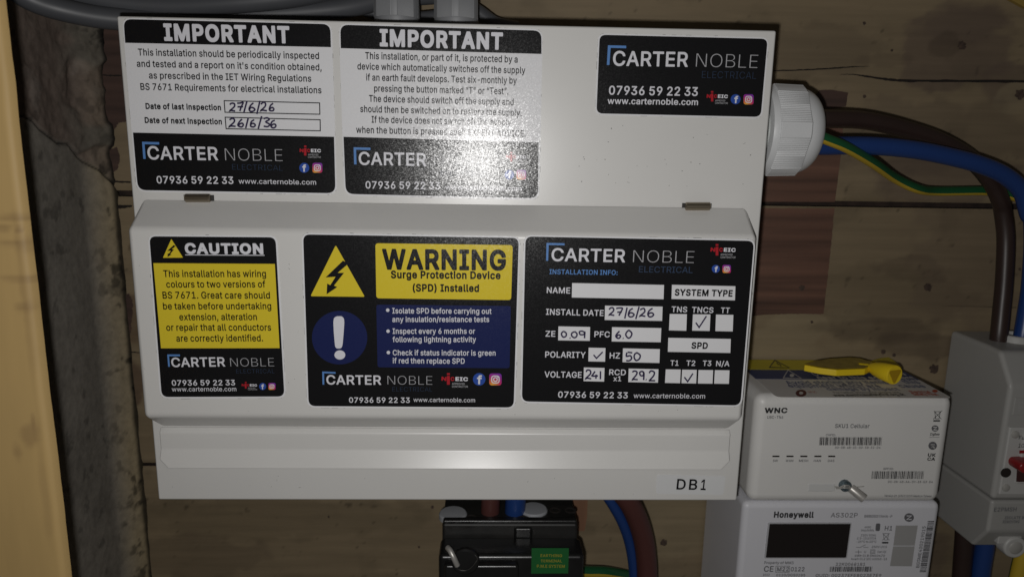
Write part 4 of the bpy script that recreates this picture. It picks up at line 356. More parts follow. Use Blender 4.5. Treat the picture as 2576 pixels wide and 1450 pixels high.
OUTLINES.append((0.076, [
[0,480,[[[-17,-26,-3,-36,10,-39,88,-39,107,-35,121,-20,166,103,276,103,315,101,359,-20,368,-33,387,-38,471,-38,484,-36,496,-26,502,-7,500,19,313,526,302,542,283,547,192,547,179,544,167,533,-20,19,-22,-7],[218,237,212,240,237,314,266,240,257,237]]]],
[2,510,[[[7,181,17,136,32,97,59,51,92,16,125,-9,148,-20,164,-28,209,-41,274,-46,307,-43,356,-33,404,-12,450,24,468,45,489,79,504,116,511,149,511,175,506,188,495,196,482,199,404,199,385,195,372,181,356,142,326,112,294,97,268,93,248,94,210,110,194,123,176,142,160,168,150,194,144,227,145,285,150,311,162,344,190,383,229,409,261,416,300,410,333,393,354,370,374,324,385,313,404,309,476,309,495,313,508,326,511,357,502,396,483,441,454,480,430,503,391,528,359,541,274,554,216,550,164,537,125,517,92,493,60,457,34,415,17,370,5,318,2,259]]]],
[4,418,[[[27,-26,34,-33,47,-38,151,-39,385,-38,398,-35,408,-26,414,-7,413,65,408,84,398,92,378,96,163,97,164,189,365,190,381,195,391,207,394,221,394,292,392,305,385,317,372,323,359,325,164,325,163,409,170,413,378,413,398,418,404,423,410,435,411,507,409,526,398,542,378,547,53,547,40,545,27,536,23,526,21,507,21,0]]]],
[5,410,[[[27,-26,40,-36,79,-39,138,-38,151,-33,158,-26,163,-7,164,182,352,182,372,187,379,195,385,214,385,279,384,292,378,306,365,315,352,317,164,318,163,409,170,413,372,413,391,416,404,429,407,442,407,520,398,540,385,546,372,547,60,547,40,545,27,536,23,526,21,507,21,0]]]],
[7,517,[[[27,-26,40,-36,79,-39,138,-38,151,-33,158,-26,163,-7,164,190,170,193,346,193,354,188,354,-7,359,-26,372,-36,391,-39,469,-38,489,-28,493,-20,496,0,496,507,494,526,486,539,476,545,463,547,385,547,372,545,359,534,354,513,354,331,346,328,170,328,164,330,163,513,157,535,144,545,125,547,47,546,34,542,27,536,23,526,21,507,21,0]]]],
[8,300,[[[-2,-26,11,-36,24,-39,271,-39,291,-36,304,-24,308,-7,308,58,302,84,284,95,226,96,221,104,222,409,226,413,284,414,297,419,305,429,308,448,308,520,304,533,291,544,271,547,24,547,5,542,-3,533,-8,513,-8,448,-2,424,5,418,18,414,76,413,79,409,78,97,18,95,6,91,-2,84,-8,58,-8,-7]]]],
[12,628,[[[27,-26,40,-36,66,-39,131,-38,144,-35,155,-26,161,-7,161,182,164,196,255,-29,268,-37,281,-39,346,-39,365,-35,378,-20,463,196,466,182,466,-7,471,-26,482,-35,502,-39,580,-38,599,-29,604,-20,607,0,607,507,605,526,597,539,580,547,489,547,463,546,447,539,439,526,320,217,313,207,183,537,170,545,157,547,53,547,31,539,23,526,21,513,21,0]]]],
[13,524,[[[27,-26,34,-33,47,-38,131,-39,151,-34,161,-20,164,268,359,-32,378,-38,469,-39,482,-37,495,-28,500,-20,502,0,502,507,500,526,493,539,482,545,469,547,391,547,372,541,365,533,360,513,359,237,165,539,144,547,53,547,40,545,27,536,23,526,21,507,21,0]]]],
[14,534,[[[7,181,17,136,36,90,53,61,89,19,125,-9,164,-28,190,-36,209,-41,255,-45,320,-42,372,-27,411,-7,443,17,469,46,498,90,516,136,528,194,532,253,529,311,517,370,499,415,476,454,443,491,411,516,365,539,320,550,268,554,209,550,164,537,125,517,92,493,60,457,35,415,17,370,5,318,2,253],[144,225,145,285,150,311,159,337,173,363,190,383,216,402,235,411,261,416,300,410,326,397,344,383,372,344,382,318,389,285,390,227,385,201,374,168,359,143,340,123,320,108,300,98,268,92,235,98,209,110,187,129,164,162,150,194]]]],
[15,444,[[[27,-26,40,-36,53,-39,131,-39,151,-33,161,-20,163,-7,164,144,170,147,281,150,326,160,359,174,385,192,407,214,424,240,437,273,445,312,446,370,438,422,423,455,406,481,385,503,359,521,326,535,287,544,242,547,53,547,34,542,26,533,21,513,21,0],[164,284,164,411,170,413,248,412,274,403,290,390,301,370,305,344,299,318,284,299,261,286,242,282,170,281]]]],
[17,449,[[[27,-26,40,-36,60,-39,138,-38,151,-33,157,-27,163,-7,163,156,170,159,203,159,216,159,222,155,320,-26,326,-33,346,-39,437,-38,450,-36,461,-26,467,-7,465,19,373,188,411,227,425,247,437,275,445,312,448,344,445,396,437,429,414,474,385,505,359,522,320,538,287,544,242,547,53,547,34,542,26,533,21,513,21,0],[164,297,164,411,170,413,248,412,274,404,294,388,303,370,306,344,299,325,281,306,261,297,242,294,170,294]]]],
[19,448,[[[-3,429,6,418,19,414,149,413,153,409,156,-20,165,-33,181,-38,266,-38,284,-33,292,-22,295,-7,295,409,298,413,428,413,448,422,454,435,456,448,456,513,451,533,441,543,422,547,16,546,-1,536,-6,520,-7,448]]]],
[20,517,[[[26,122,34,89,49,57,73,25,99,1,125,-16,167,-34,209,-44,248,-46,313,-43,352,-34,385,-20,423,5,444,24,468,57,483,89,493,128,496,174,496,512,494,525,488,538,469,547,385,547,365,541,357,531,354,512,353,167,340,135,320,111,294,97,261,91,229,95,196,113,173,141,164,167,163,512,160,531,151,542,131,547,53,547,40,545,29,538,23,525,21,512,21,167]]]],
[22,686,[[[-18,481,119,-20,127,-32,146,-38,237,-39,250,-36,263,-27,341,255,348,241,422,-26,432,-35,452,-39,543,-38,556,-34,562,-28,707,494,708,520,699,539,679,547,595,547,582,544,569,533,491,243,416,526,409,539,400,545,296,547,283,544,272,533,198,257,192,245,120,526,114,537,101,545,88,547,-3,545,-13,539,-20,526,-22,500]]]],
[30,404,[[[0,128,7,96,20,63,39,31,62,5,79,-8,125,-34,164,-43,209,-47,248,-45,281,-39,326,-20,352,-3,378,25,394,50,403,76,403,102,399,115,391,124,381,128,403,141,409,154,408,239,401,278,380,330,365,353,339,379,307,401,281,412,216,423,196,423,157,419,125,411,92,395,60,369,38,343,21,313,7,278,-1,239,-5,193],[151,121,147,128,151,131,261,131,270,128,254,102,231,89,209,86,177,95],[157,263,162,271,177,282,203,291,229,285,252,265,242,260,164,260]]]],
[37,189,[[[19,36,26,16,46,-12,65,-26,98,-38,143,-41,195,-35,210,-29,217,-16,218,17,202,82,189,91,156,93,152,108,152,517,145,537,130,546,39,546,21,537,15,524,14,82]]]],
[39,410,[[[19,-26,33,-36,52,-39,124,-38,137,-35,147,-26,152,-7,153,234,162,260,176,276,195,287,208,290,228,285,241,276,252,260,256,247,257,-7,263,-26,273,-35,293,-39,371,-38,384,-33,390,-26,396,0,393,286,386,318,375,344,358,370,338,390,319,403,293,414,234,423,189,420,143,408,124,418,46,418,33,416,20,407,15,396,14,377,14,0]]]],
[40,415,[[[0,128,8,96,20,63,40,31,62,5,92,-18,125,-34,164,-44,196,-46,255,-43,294,-33,328,-15,352,5,372,26,395,63,408,96,417,141,420,187,417,232,408,278,393,317,377,343,352,372,322,395,287,411,255,419,203,423,157,419,118,407,92,394,60,369,40,346,19,310,7,278,-1,239,-5,187],[138,162,135,187,139,219,151,252,170,275,190,287,209,290,231,284,255,266,267,245,277,219,280,174,269,135,261,120,247,102,229,90,216,86,203,86,183,92,164,107,153,122]]]],
[48,567,[[[-11,351,101,-20,110,-33,126,-38,204,-39,217,-37,230,-28,282,145,332,-20,341,-32,360,-38,438,-38,451,-36,463,-26,582,364,583,390,575,410,555,418,477,418,460,416,450,409,443,396,399,241,393,252,351,403,347,409,334,417,243,418,230,415,222,409,215,396,172,241,165,250,124,396,113,413,87,418,16,418,-4,413,-12,403,-16,390,-16,370]]]],
[50,389,[[[-17,355,119,-2,95,-45,89,-49,43,-49,27,-61,9,-126,11,-158,24,-173,56,-181,102,-183,160,-172,206,-138,240,-80,409,362,410,388,407,401,396,414,381,418,297,418,277,412,269,401,199,207,193,199,120,401,109,414,89,418,17,418,-7,414,-15,407,-20,394,-21,368]]]]]))
OUTLINES.append((-0.03, [
[0,480,[[[40,19,48,15,74,17,121,149,133,158,353,156,359,149,404,19,412,15,432,15,440,19,276,465,263,493,218,493,211,490],[139,191,137,201,175,305,224,461,230,468,244,469,253,461,302,305,337,208,338,195,333,188,322,183,152,183]]]],
[1,456,[[[75,19,79,15,248,15,313,23,339,32,358,44,375,58,388,78,400,110,403,136,401,162,390,195,378,212,358,230,339,241,306,249,300,260,301,273,306,279,346,298,365,318,378,338,382,357,381,396,368,435,346,460,319,478,274,491,242,493,79,493,75,487],[111,49,109,234,118,245,274,244,313,231,332,218,353,195,363,175,371,136,367,110,358,91,335,65,313,52,267,43,124,42],[111,278,110,455,118,465,242,467,274,464,302,455,321,442,337,422,349,396,351,370,349,351,336,318,310,292,294,282,242,271,124,270]]]],
[2,510,[[[58,207,68,162,83,123,103,90,119,71,158,38,189,23,228,11,268,8,294,10,334,19,372,35,394,51,424,81,444,116,453,142,450,145,424,145,417,142,404,110,369,71,320,45,268,38,235,40,202,50,176,63,150,83,128,110,112,138,98,175,91,214,88,253,91,298,99,337,111,370,130,402,154,428,176,445,202,459,235,468,268,471,320,464,372,436,403,402,417,367,424,363,450,363,452,370,436,409,412,441,391,460,358,481,332,490,268,500,228,497,189,487,163,473,124,444,105,422,82,383,69,350,59,305,56,253]]]],
[4,418,[[[75,19,79,15,111,15,352,15,360,19,360,39,352,42,124,42,115,45,109,58,109,227,115,240,124,244,332,244,340,247,340,266,332,271,118,273,109,286,111,459,124,467,352,467,358,474,357,487,352,493,85,493,79,493,75,487]]]],
[8,300,[[[46,19,50,15,193,15,245,15,254,19,254,39,252,41,180,42,173,45,167,58,168,455,171,461,180,467,252,467,255,474,252,493,50,493,46,487,46,474,50,467,122,466,128,463,133,455,133,409,132,52,122,42,50,42,46,39]]]],
[11,393,[[[75,19,79,15,190,15,339,15,346,19,346,39,339,42,124,42,115,45,110,52,109,487,105,493,79,493,75,487]]]],
[13,524,[[[75,19,79,15,105,15,109,19,110,325,105,429,111,441,118,443,127,442,137,430,202,318,393,19,397,15,443,15,448,19,448,487,443,493,417,493,414,487,414,156,418,84,416,71,404,63,395,65,389,71,339,161,131,488,124,493,79,493,75,487]]]],
[14,534,[[[58,207,68,162,83,123,108,84,131,59,157,39,189,23,235,11,268,8,306,12,346,23,378,40,404,60,426,84,451,123,466,162,475,207,478,253,475,305,464,350,452,383,430,419,405,448,378,469,344,487,306,497,268,500,228,497,189,486,157,469,129,448,105,421,82,383,69,350,59,305,56,253],[92,206,88,253,91,298,99,337,111,370,130,402,150,425,176,446,193,454,235,468,268,471,300,468,326,461,358,445,384,424,404,402,423,370,435,337,443,298,443,214,436,175,421,136,400,103,383,84,359,64,332,50,300,41,268,38,235,40,202,50,176,63,150,83,128,110,113,136,100,168]]]],
[17,449,[[[75,19,79,15,105,15,109,19,109,201,112,208,124,214,254,212,261,206,360,19,365,15,391,15,400,19,297,208,302,221,341,240,365,261,383,292,392,325,393,377,387,403,378,424,354,455,326,475,300,486,274,491,235,493,79,493,75,487],[111,244,106,253,109,266,109,455,118,466,261,465,306,452,336,429,348,409,357,383,359,331,346,292,324,266,300,252,261,241,124,238]]]],
[19,448,[[[49,468,194,467,200,464,207,456,208,19,214,15,240,16,242,455,252,466,402,467,402,487,396,493,51,493,47,487]]]]]))
CAP = .5087
GLYPHS = {}
ALPHABET = "ABCDEFGHIJKLMNOPQRSTUVWXYZabcdefghijklmnopqrstuvwxyz0123456789.,:;-/()'°“”!"
for wt, rows in OUTLINES:
    for ci, adv, comps in rows:
        ch = ALPHABET[ci]
        vs = []; fs = []
        for comp in comps:
            loops = [[Vector((c[i]/1000, c[i+1]/1000, 0)) for i in range(0, len(c), 2)] for c in comp]; n0 = len(vs)
            for l in loops: vs += [(q.x, q.y, 0) for q in l]
            fs += [tuple(i+n0 for i in t) for t in tessellate_polygon(loops)]
        GLYPHS.setdefault(ch, []).append((wt, adv/1000, vs, fs))
def glyph(ch, w): return min(GLYPHS[ch], key=lambda g: abs(g[0]-w))[1:]
def text_mesh(s, w=0, sp=None):
    x = 0; vs = []; fs = []; sp = max(0, 1.5*w*CAP) if sp is None else sp
    for ch in s:
        if ch == ' ': x += .16+sp; continue
        adv, gv, gf = glyph(ch, w); n0 = len(vs)
        vs += [(a+x, b, 0) for a, b, _ in gv]; fs += [tuple(i+n0 for i in f) for f in gf]; x += adv+sp
    return vs, fs

HAND = {'2': [[(.02, .78), (.12, .97), (.33, 1), (.45, .82), (.38, .5), (.0, .02), (.12, .06), (.52, 0)]],
        '7': [[(0, .93), (.25, .96), (.55, .98), (.4, .5), (.25, 0)], [(.08, .48), (.55, .52)]],
        '6': [[(.38, 1), (.15, .72), (.02, .3), (.12, .03), (.35, .03), (.48, .25), (.36, .45), (.16, .42), (.05, .22)]],
        '/': [[(.26, 1.22), (.0, -.25)]],
        '3': [[(.02, .92), (.28, 1), (.45, .8), (.2, .55), (.48, .33), (.35, .03), (0, .06)]],
        '0': [[(.25, 1), (.05, .75), (.02, .35), (.2, .02), (.42, .2), (.48, .65), (.25, 1)]],
        '9': [[(.46, .8), (.25, 1), (.04, .82), (.1, .52), (.34, .54), (.46, .8), (.46, .5), (.42, 0)]],
        '5': [[(.5, 1), (.1, .98)], [(.1, .98), (.05, .58), (.32, .62), (.48, .35), (.3, .02), (0, .06)]],
        '4': [[(.28, 1), (.1, .6), (0, .36), (.58, .4)], [(.42, .62), (.38, 0)]],
        '1': [[(.1, 1), (.06, 0)]], '.': [[(.04, .04), (.1, .0)]]}
HADV = {'/': .42, '1': .28, '.': .26}
class Sheet:
    """collects flat print for one surface, one mesh per (name, material); layer = how far it lies in front of the surface"""
    def __init__(s, zone, mp, nrm, step=.00012): s.z = zone; s.mp = mp; s.n = Vector(nrm); s.d = {}; s.step = step
    def P(s, x, y): return s.mp(*V(s.z, x, y))
    def _put(s, name, m, layer, vs, fs, cols=None):
        mb = s.d.setdefault((name, m.name, getattr(s, 'k', 0) if name == 'handwriting' else 0), (MB(), m))[0]; mb.add([v+s.n*(layer*s.step) for v in vs], fs)
    def poly(s, name, m, layer, pts, r=0):
        q = rr(pts, r) if r else pts
        s._put(name, m, layer, [s.P(*p) for p in q], [tuple(range(len(q)))])
    def disc(s, name, m, layer, cx, cy, rx, ry=None, n=40):
        s.poly(name, m, layer, [(cx+rx*math.cos(2*math.pi*i/n), cy+(ry or rx)*math.sin(2*math.pi*i/n)) for i in range(n)])
    def line(s, name, m, layer, pts, w, closed=False, smooth=0):
        if smooth: pts = [(p.x, p.y) for p in spline([(x, y, 0) for x, y in pts], smooth)]
        n = len(pts); A = []; B = []
        for i in range(n):
            p = Vector(pts[i]); a = Vector(pts[i-1]) if (i or closed) else p; b = Vector(pts[(i+1) % n]) if (i < n-1 or closed) else p
            d1 = (p-a).normalized() if (p-a).length else (b-p).normalized(); d2 = (b-p).normalized() if (b-p).length else d1
            t = (d1+d2); t = t.normalized() if t.length > .3 else d1; nr = Vector((-t.y, t.x)); k = 1/max(.5, t.dot(d1))
            A.append(p+nr*w/2*k); B.append(p-nr*w/2*k)
        q = [s.P(*p) for p in A+B]; m_ = n if closed else n-1
        s._put(name, m, layer, q, [(i, (i+1) % n, n+(i+1) % n, n+i) for i in range(m_)])
    def text(s, name, m, layer, t, x0, y0, x1, y1, h, w=0, sp=None):
        vs, fs = text_mesh(t, w, sp)
        if not vs: return
        P0 = s.P(x0, y0); P1 = s.P(x1, y1); ex = (P1-P0)
        up = Vector((-(y1-y0), x1-x0)).normalized(); up = up if up.y < 0 or abs(up.y) < .5 else -up
        if abs(x1-x0) > abs(y1-y0) and up.y > 0: up = -up
        if abs(x1-x0) <= abs(y1-y0): up = Vector((-1, 0)) if y1 < y0 else Vector((1, 0))
        Ph = s.P(x0+up.x*h, y0+up.y*h)-P0; e1 = ex.normalized(); Ph = Ph-e1*Ph.dot(e1)
        mn = min(v[0] for v in vs); mx = max(v[0] for v in vs)
        s._put(name, m, layer, [P0+ex*((v[0]-mn)/(mx-mn))+Ph*(v[1]/CAP) for v in vs], fs)
    def hand(s, t, x0, y0, x1, y1, h, w=10, layer=4, name='handwriting'):
        x = 0; st = []; s.k = getattr(s, 'k', 0)+1
        for ch in t:
            dx = random.uniform(-.05, .05); dy = random.uniform(-.07, .07); sc = random.uniform(.92, 1.12)
            for k in HAND[ch]: st.append([(a*sc+x+dx+random.uniform(-.03, .03), b*sc+dy+random.uniform(-.045, .045)) for a, b in k])
            x += HADV.get(ch, .66)
        mx = max(a for k in st for a, b in k)
        for k in st: s.line(name, INK, layer, [(x0+(x1-x0)*a/mx, y0+(y1-y0)*a/mx-h*b) for a, b in k], w, smooth=4)
    def build(s, parent, order=None):
        out = []
        for (name, mn, _k), (mb, m) in s.d.items():
            o = mesh_obj(name, mb.v, mb.f, m, parent); out.append(o)
        return out

# ------------------------------------------------------------------ numeric noise for surfaces
def lattice(seed, n=64): return np.random.RandomState(seed).rand(n, n)
def vnoise(x, y, seed, octv=4, n=64):
    t = np.zeros_like(x); amp = 1; tot = 0
    for o in range(octv):
        g = lattice(seed+o, n); xi = np.floor(x).astype(int); yi = np.floor(y).astype(int); fx = x-xi; fy = y-yi
        fx = fx*fx*(3-2*fx); fy = fy*fy*(3-2*fy)
        a = g[xi % n, yi % n]; b = g[(xi+1) % n, yi % n]; c = g[xi % n, (yi+1) % n]; d = g[(xi+1) % n, (yi+1) % n]
        t += amp*((a*(1-fx)+b*fx)*(1-fy)+(c*(1-fx)+d*fx)*fy); tot += amp; amp *= .5; x = x*2+17; y = y*2+31
    return t/tot
def sstep(a, b, x):
    t = np.clip((x-a)/(b-a), 0, 1); return t*t*(3-2*t)
def grid_obj(name, X, Y, Z, C, m, parent=None):
    h, w = X.shape; off = wloc(parent)
    co = np.stack([X-off.x, Y-off.y, Z-off.z], -1).reshape(-1, 3)
    idx = np.arange(h*w).reshape(h, w); q = np.stack([idx[:-1, :-1], idx[:-1, 1:], idx[1:, 1:], idx[1:, :-1]], -1).reshape(-1, 4)
    me = bpy.data.meshes.new(name); me.vertices.add(len(co)); me.vertices.foreach_set('co', co.astype(np.float32).ravel())
    me.loops.add(q.size); me.loops.foreach_set('vertex_index', q.ravel().astype(np.int32)); me.polygons.add(len(q))
    me.polygons.foreach_set('loop_start', np.arange(0, q.size, 4, dtype=np.int32)); me.polygons.foreach_set('loop_total', np.full(len(q), 4, np.int32))
    me.update(calc_edges=True); me.validate()
    ca = me.color_attributes.new('Col', 'FLOAT_COLOR', 'POINT'); ca.data.foreach_set('color', np.concatenate([C.reshape(-1, 3), np.ones((h*w, 1))], 1).astype(np.float32).ravel())
    me.polygons.foreach_set('use_smooth', [True]*len(me.polygons)); me.materials.append(m)
    o = bpy.data.objects.new(name, me); COL.objects.link(o)
    if parent: o.parent = parent
    return o
def surf_mat(name, rough, scale, amt, stretch=(1, 1, 1), bump=.0002, bscale=None, fine=0):
    m = bpy.data.materials.new(name); m.use_nodes = True; N = m.node_tree.nodes; L = m.node_tree.links; b = N['Principled BSDF']; b.inputs['Roughness'].default_value = rough
    b.inputs['Specular IOR Level'].default_value = .3
    a = N.new('ShaderNodeVertexColor'); a.layer_name = 'Col'
    tc = N.new('ShaderNodeTexCoord'); mp = N.new('ShaderNodeMapping'); mp.inputs['Scale'].default_value = stretch; L.new(tc.outputs['Object'], mp.inputs[0])
    n = N.new('ShaderNodeTexNoise'); n.inputs['Scale'].default_value = scale; n.inputs['Detail'].default_value = 8; n.inputs['Roughness'].default_value = .62; L.new(mp.outputs[0], n.inputs['Vector'])
    r = N.new('ShaderNodeMapRange'); r.inputs['From Min'].default_value = .3; r.inputs['From Max'].default_value = .7; r.inputs['To Min'].default_value = 1-amt; r.inputs['To Max'].default_value = 1+amt; L.new(n.outputs['Fac'], r.inputs['Value'])
    x = N.new('ShaderNodeVectorMath'); x.operation = 'SCALE'; L.new(a.outputs[0], x.inputs[0]); L.new(r.outputs[0], x.inputs['Scale']); L.new(x.outputs[0], b.inputs['Base Color'])
    k = N.new('ShaderNodeBump'); k.inputs['Distance'].default_value = bump; k.inputs['Strength'].default_value = .8; L.new(n.outputs['Fac'], k.inputs['Height']); L.new(k.outputs[0], b.inputs['Normal'])
    MATS[name] = m; return m
BOARD = surf_mat('painted_board', .6, 170, .11, (.06, 1, 1), .00012)
BARE = mat('bare_wood', (.122, .060, .039), .7, var=(75, .55), stretch=(.06, 1, 1.6), bump=(300, .0001))
PLASTER = surf_mat('old_plaster', .85, 230, .18, (1, 1, 1), .0004)
DARKWOOD = mat('dark_void', (.030, .018, .013), .9, var=(120, .4))
KNOT = mat('knot', (.065, .042, .030), .7, var=(400, .4))

# ------------------------------------------------------------------ setting: backing behind the joints
YB = .115
o = MB().box(-.45, .7, YB+.012, YB+.03, 1.0, 1.9).build('back_wall', DARKWOOD); o['kind'] = 'structure'

# ------------------------------------------------------------------ the three painted boards
def board(label, ztop, zbot, seed, stains=(), x0=-.262, x1=.52):
    t = thing('backboard_plank', label, 'plank', (0, YB, zbot), 'boards of the backboard')
    nx = int((x1-x0)/.0018); nz = max(12, int((ztop-zbot)/.0018))
    X, Z = np.meshgrid(np.linspace(x0, x1, nx), np.linspace(zbot, ztop, nz))
    n1 = vnoise(X*7, Z*40, seed, 5); n2 = vnoise(X*35, Z*45, seed+9, 5); n3 = vnoise(X*240, Z*300, seed+20, 3)
    base = np.array([.232, .178, .109]); C = np.ones(X.shape+(3,))*base*(.84+.32*n1)[..., None]
    C *= (1-.16*sstep(.58, .75, n2))[..., None]
    C *= (1-.5*sstep(.74, .86, n3)*sstep(.4, .6, n2))[..., None]
    for (u, v, ru, rv, k, col) in stains:
        p = bp(u, v, YB); q = np.sqrt(((X-p.x)/ru)**2+((Z-p.z)/rv)**2)+(vnoise(X*60, Z*90, seed+40, 4)-.5)*.9
        w = (k*(1-sstep(.75, 1.0, q)))[..., None]; C = C*(1-w)+np.array(col)*w
    Y = np.full_like(X, YB)-.0004*vnoise(X*12, Z*160, seed+3, 3)
    e = np.minimum(ztop-Z, Z-zbot); Y += .0012*(1-sstep(0, .003, e))
    grid_obj('board_face', X, Y, Z, C, BOARD, t)
    m = MB(); m.box(x0, x1, YB+.0015, YB+.011, zbot, ztop); m.build('board_core', DARKWOOD, t)
    return t
zj1 = bp(2300, 516, YB).z; zj2 = bp(352, 1168, YB).z
PURP = (.120, .085, .068); DK = (.09, .065, .045); PALE = (.29, .235, .145)
top_b = board('top painted board of the backboard with a long split and a knot hole', 1.74, zj1+.0021, 11,
              [(2400, 130, .045, .030, .55, PURP), (2415, 60, .03, .016, .35, PURP), (2540, 205, .03, .014, .5, PURP), (2380, 113, .012, .009, .5, DK), (2550, 250, .014, .012, .5, PALE), (2060, 130, .05, .02, .3, (.10, .075, .05)), (2330, 340, .08, .03, .35, (.10, .074, .055)), (2230, 150, .02, .006, .3, DK), (2380, 450, .06, .02, .5, PURP)])
mid_b = board('middle painted board of the backboard with a bare reddish patch beside the consumer unit', zj1-.0019, zj2+.0012, 23,
              [(2300, 680, .03, .012, .35, DK), (2200, 760, .07, .03, .25, (.10, .075, .045)), (1985, 850, .030, .026, .55, PALE), (2130, 840, .02, .03, .25, PALE), (2240, 830, .05, .012, .35, DK), (2330, 870, .04, .012, .45, DK), (2460, 600, .05, .08, .25, PURP), (330, 800, .012, .02, .5, (.09, .05, .03)), (330, 960, .01, .02, .6, (.07, .035, .025))])
low_b = board('bottom painted board of the backboard below the consumer unit', zj2-.0012, 1.02, 37,
              [(1700, 1320, .04, .03, .4, PALE), (700, 1300, .12, .02, .3, (.11, .085, .05)), (2600-300, 1400, .03, .03, .4, PURP), (480, 1400, .06, .02, .3, DK)])
def patch(parent, name, zone, pts, m, lift=.0009, jit=1.2, sub=14):
    q = []
    for i, p in enumerate(pts):
        a = Vector(p); b = Vector(pts[(i+1) % len(pts)])
        for k in range(sub): q.append(tuple(a.lerp(b, k/sub)+Vector((random.uniform(-jit, jit), random.uniform(-jit, jit)))))
    vs = [bp(*V(zone, *p), YB-lift) for p in q]
    tri = tessellate_polygon([[Vector((v.x, v.z, 0)) for v in vs]])
    return mesh_obj(name, vs, [tuple(t) for t in tri], m, parent)
patch(top_b, 'bare_wood_patch', 'z5', [(-120, 880), (532, 890), (520, 1060), (475, 1428), (-140, 1428)], BARE)
patch(mid_b, 'bare_wood_patch', 'ze', [(100, 205), (742, 205), (725, 400), (700, 640), (665, 953), (500, 950), (330, 953), (100, 968)], BARE, jit=2)
BARE_DK = mat('dark_bare_wood', (.065, .036, .027), .7, var=(90, .4), stretch=(.10, 1, 1.6))
patch(top_b, 'bare_wood_patch', 'z5', [(360, 640), (440, 634), (568, 655), (552, 752), (430, 770), (300, 770)], BARE_DK)
patch(top_b, 'bare_wood_patch', 'z1', [(655, 180), (900, 180), (920, 800), (905, 860), (840, 870), (800, 930), (770, 880), (735, 800), (700, 500)], BARE_DK, jit=4)
patch(top_b, 'bare_wood_patch', 'z1', [(770, 1060), (830, 1040), (850, 1120), (830, 1200), (790, 1230), (760, 1180)], BARE_DK, jit=4)
patch(mid_b, 'bare_wood_patch', 'zf', [(865, 815), (915, 810), (940, 870), (930, 1080), (890, 1090), (868, 1000)], BARE_DK, jit=5)
BARE_LT = mat('faded_bare_wood', (.20, .10, .055), .7, var=(60, .3), stretch=(1, 1, .12))
patch(low_b, 'bare_wood_patch', 'zc', [(1480, 215), (1630, 215), (1622, 400), (1600, 520), (1500, 520)], BARE_LT)
def knot(parent, name, zone, x, y, r, m=KNOT, lift=.0014, sq=1):
    n = 22; c = []
    for i in range(n):
        k = r*(1+random.uniform(-.25, .25)); c.append((x+k*math.cos(2*math.pi*i/n), y+sq*k*math.sin(2*math.pi*i/n)))
    vs = [bp(*V(zone, *p), YB-lift) for p in c]; mesh_obj(name, vs, [tuple(range(n))], m, parent)
HOLE = mat('hole_dark', (.012, .008, .006), .9)
for z, x, y, r, par in [('z5', 1372, 322, 30, top_b), ('z5', 1785, 668, 36, top_b), ('z5', 683, 165, 12, top_b), ('z5', 172, 243, 8, top_b), ('z5', 877, 357, 9, top_b), ('z5', 250, 60, 9, top_b), ('z5', 958, 68, 11, top_b), ('z5', 683, 683, 12, top_b),
                        ('ze', 1405, 763, 28, mid_b), ('ze', 513, 768, 20, mid_b), ('ze', 332, 992, 11, mid_b), ('ze', 583, 1008, 10, mid_b), ('ze', 1450, 1340, 32, mid_b), ('ze', 1090, 1220, 16, mid_b), ('ze', 1165, 1243, 13, mid_b), ('ze', 2055, 635, 10, mid_b), ('zf', 800, 930, 0, mid_b),
                        ('zc', 2325, 625, 30, low_b), ('zc', 1780, 632, 9, low_b), ('zc', 210, 300, 14, low_b), ('zc', 85, 665, 10, low_b), ('zc', 2480, 320, 10, low_b), ('zg', 1210, 850, 6, low_b), ('zg', 1945, 858, 7, low_b), ('zg', 960, 800, 6, low_b), ('zg', 2060, 985, 6, low_b), ('zg', 1080, 1050, 5, low_b)]:
    if r and (r > 11 or int(x) % 2): knot(par, 'knot', z, x, y, r, KNOT)
def crack(parent, zone, pts, ws, lift=.0013):
    q = spline([(x, y, 0) for x, y in pts], 8); A = []; B = []
    for i, p in enumerate(q):
        f = i/(len(q)-1)*(len(ws)-1); k = min(int(f), len(ws)-2); w = ws[k]+(ws[k+1]-ws[k])*(f-k); w *= random.uniform(.75, 1.2)
        j = random.uniform(-1.2, 1.2); A.append((p.x, p.y-w/2+j)); B.append((p.x, p.y+w/2+j))
    n = len(q); vs = [bp(*V(zone, *p), YB-lift) for p in A+B]
    mesh_obj('split', vs, [(i, i+1, n+i+1, n+i) for i in range(n-1)], HOLE, parent)
crack(top_b, 'z5', [(40, 501), (250, 495), (450, 484), (600, 473), (720, 470)], [7, 10, 11, 7, 1])
crack(top_b, 'z5', [(510, 527), (600, 527), (700, 541), (850, 563), (1000, 572), (1300, 573), (1812, 577), (2300, 590)], [2, 6, 13, 18, 18, 17, 20, 20])
crack(top_b, 'z1', [(700, 531), (780, 534), (860, 536)], [5, 12, 9]); crack(top_b, 'z1', [(775, 1300), (800, 1285), (925, 1290)], [16, 14, 10])
crack(mid_b, 'zf', [(800, 190), (840, 195), (935, 190)], [30, 30, 10]); crack(mid_b, 'ze', [(1500, 893), (1800, 901), (2030, 907)], [1, 3, 5])
crack(mid_b, 'zf', [(900, 1225), (930, 1222), (990, 1226)], [6, 9, 5])

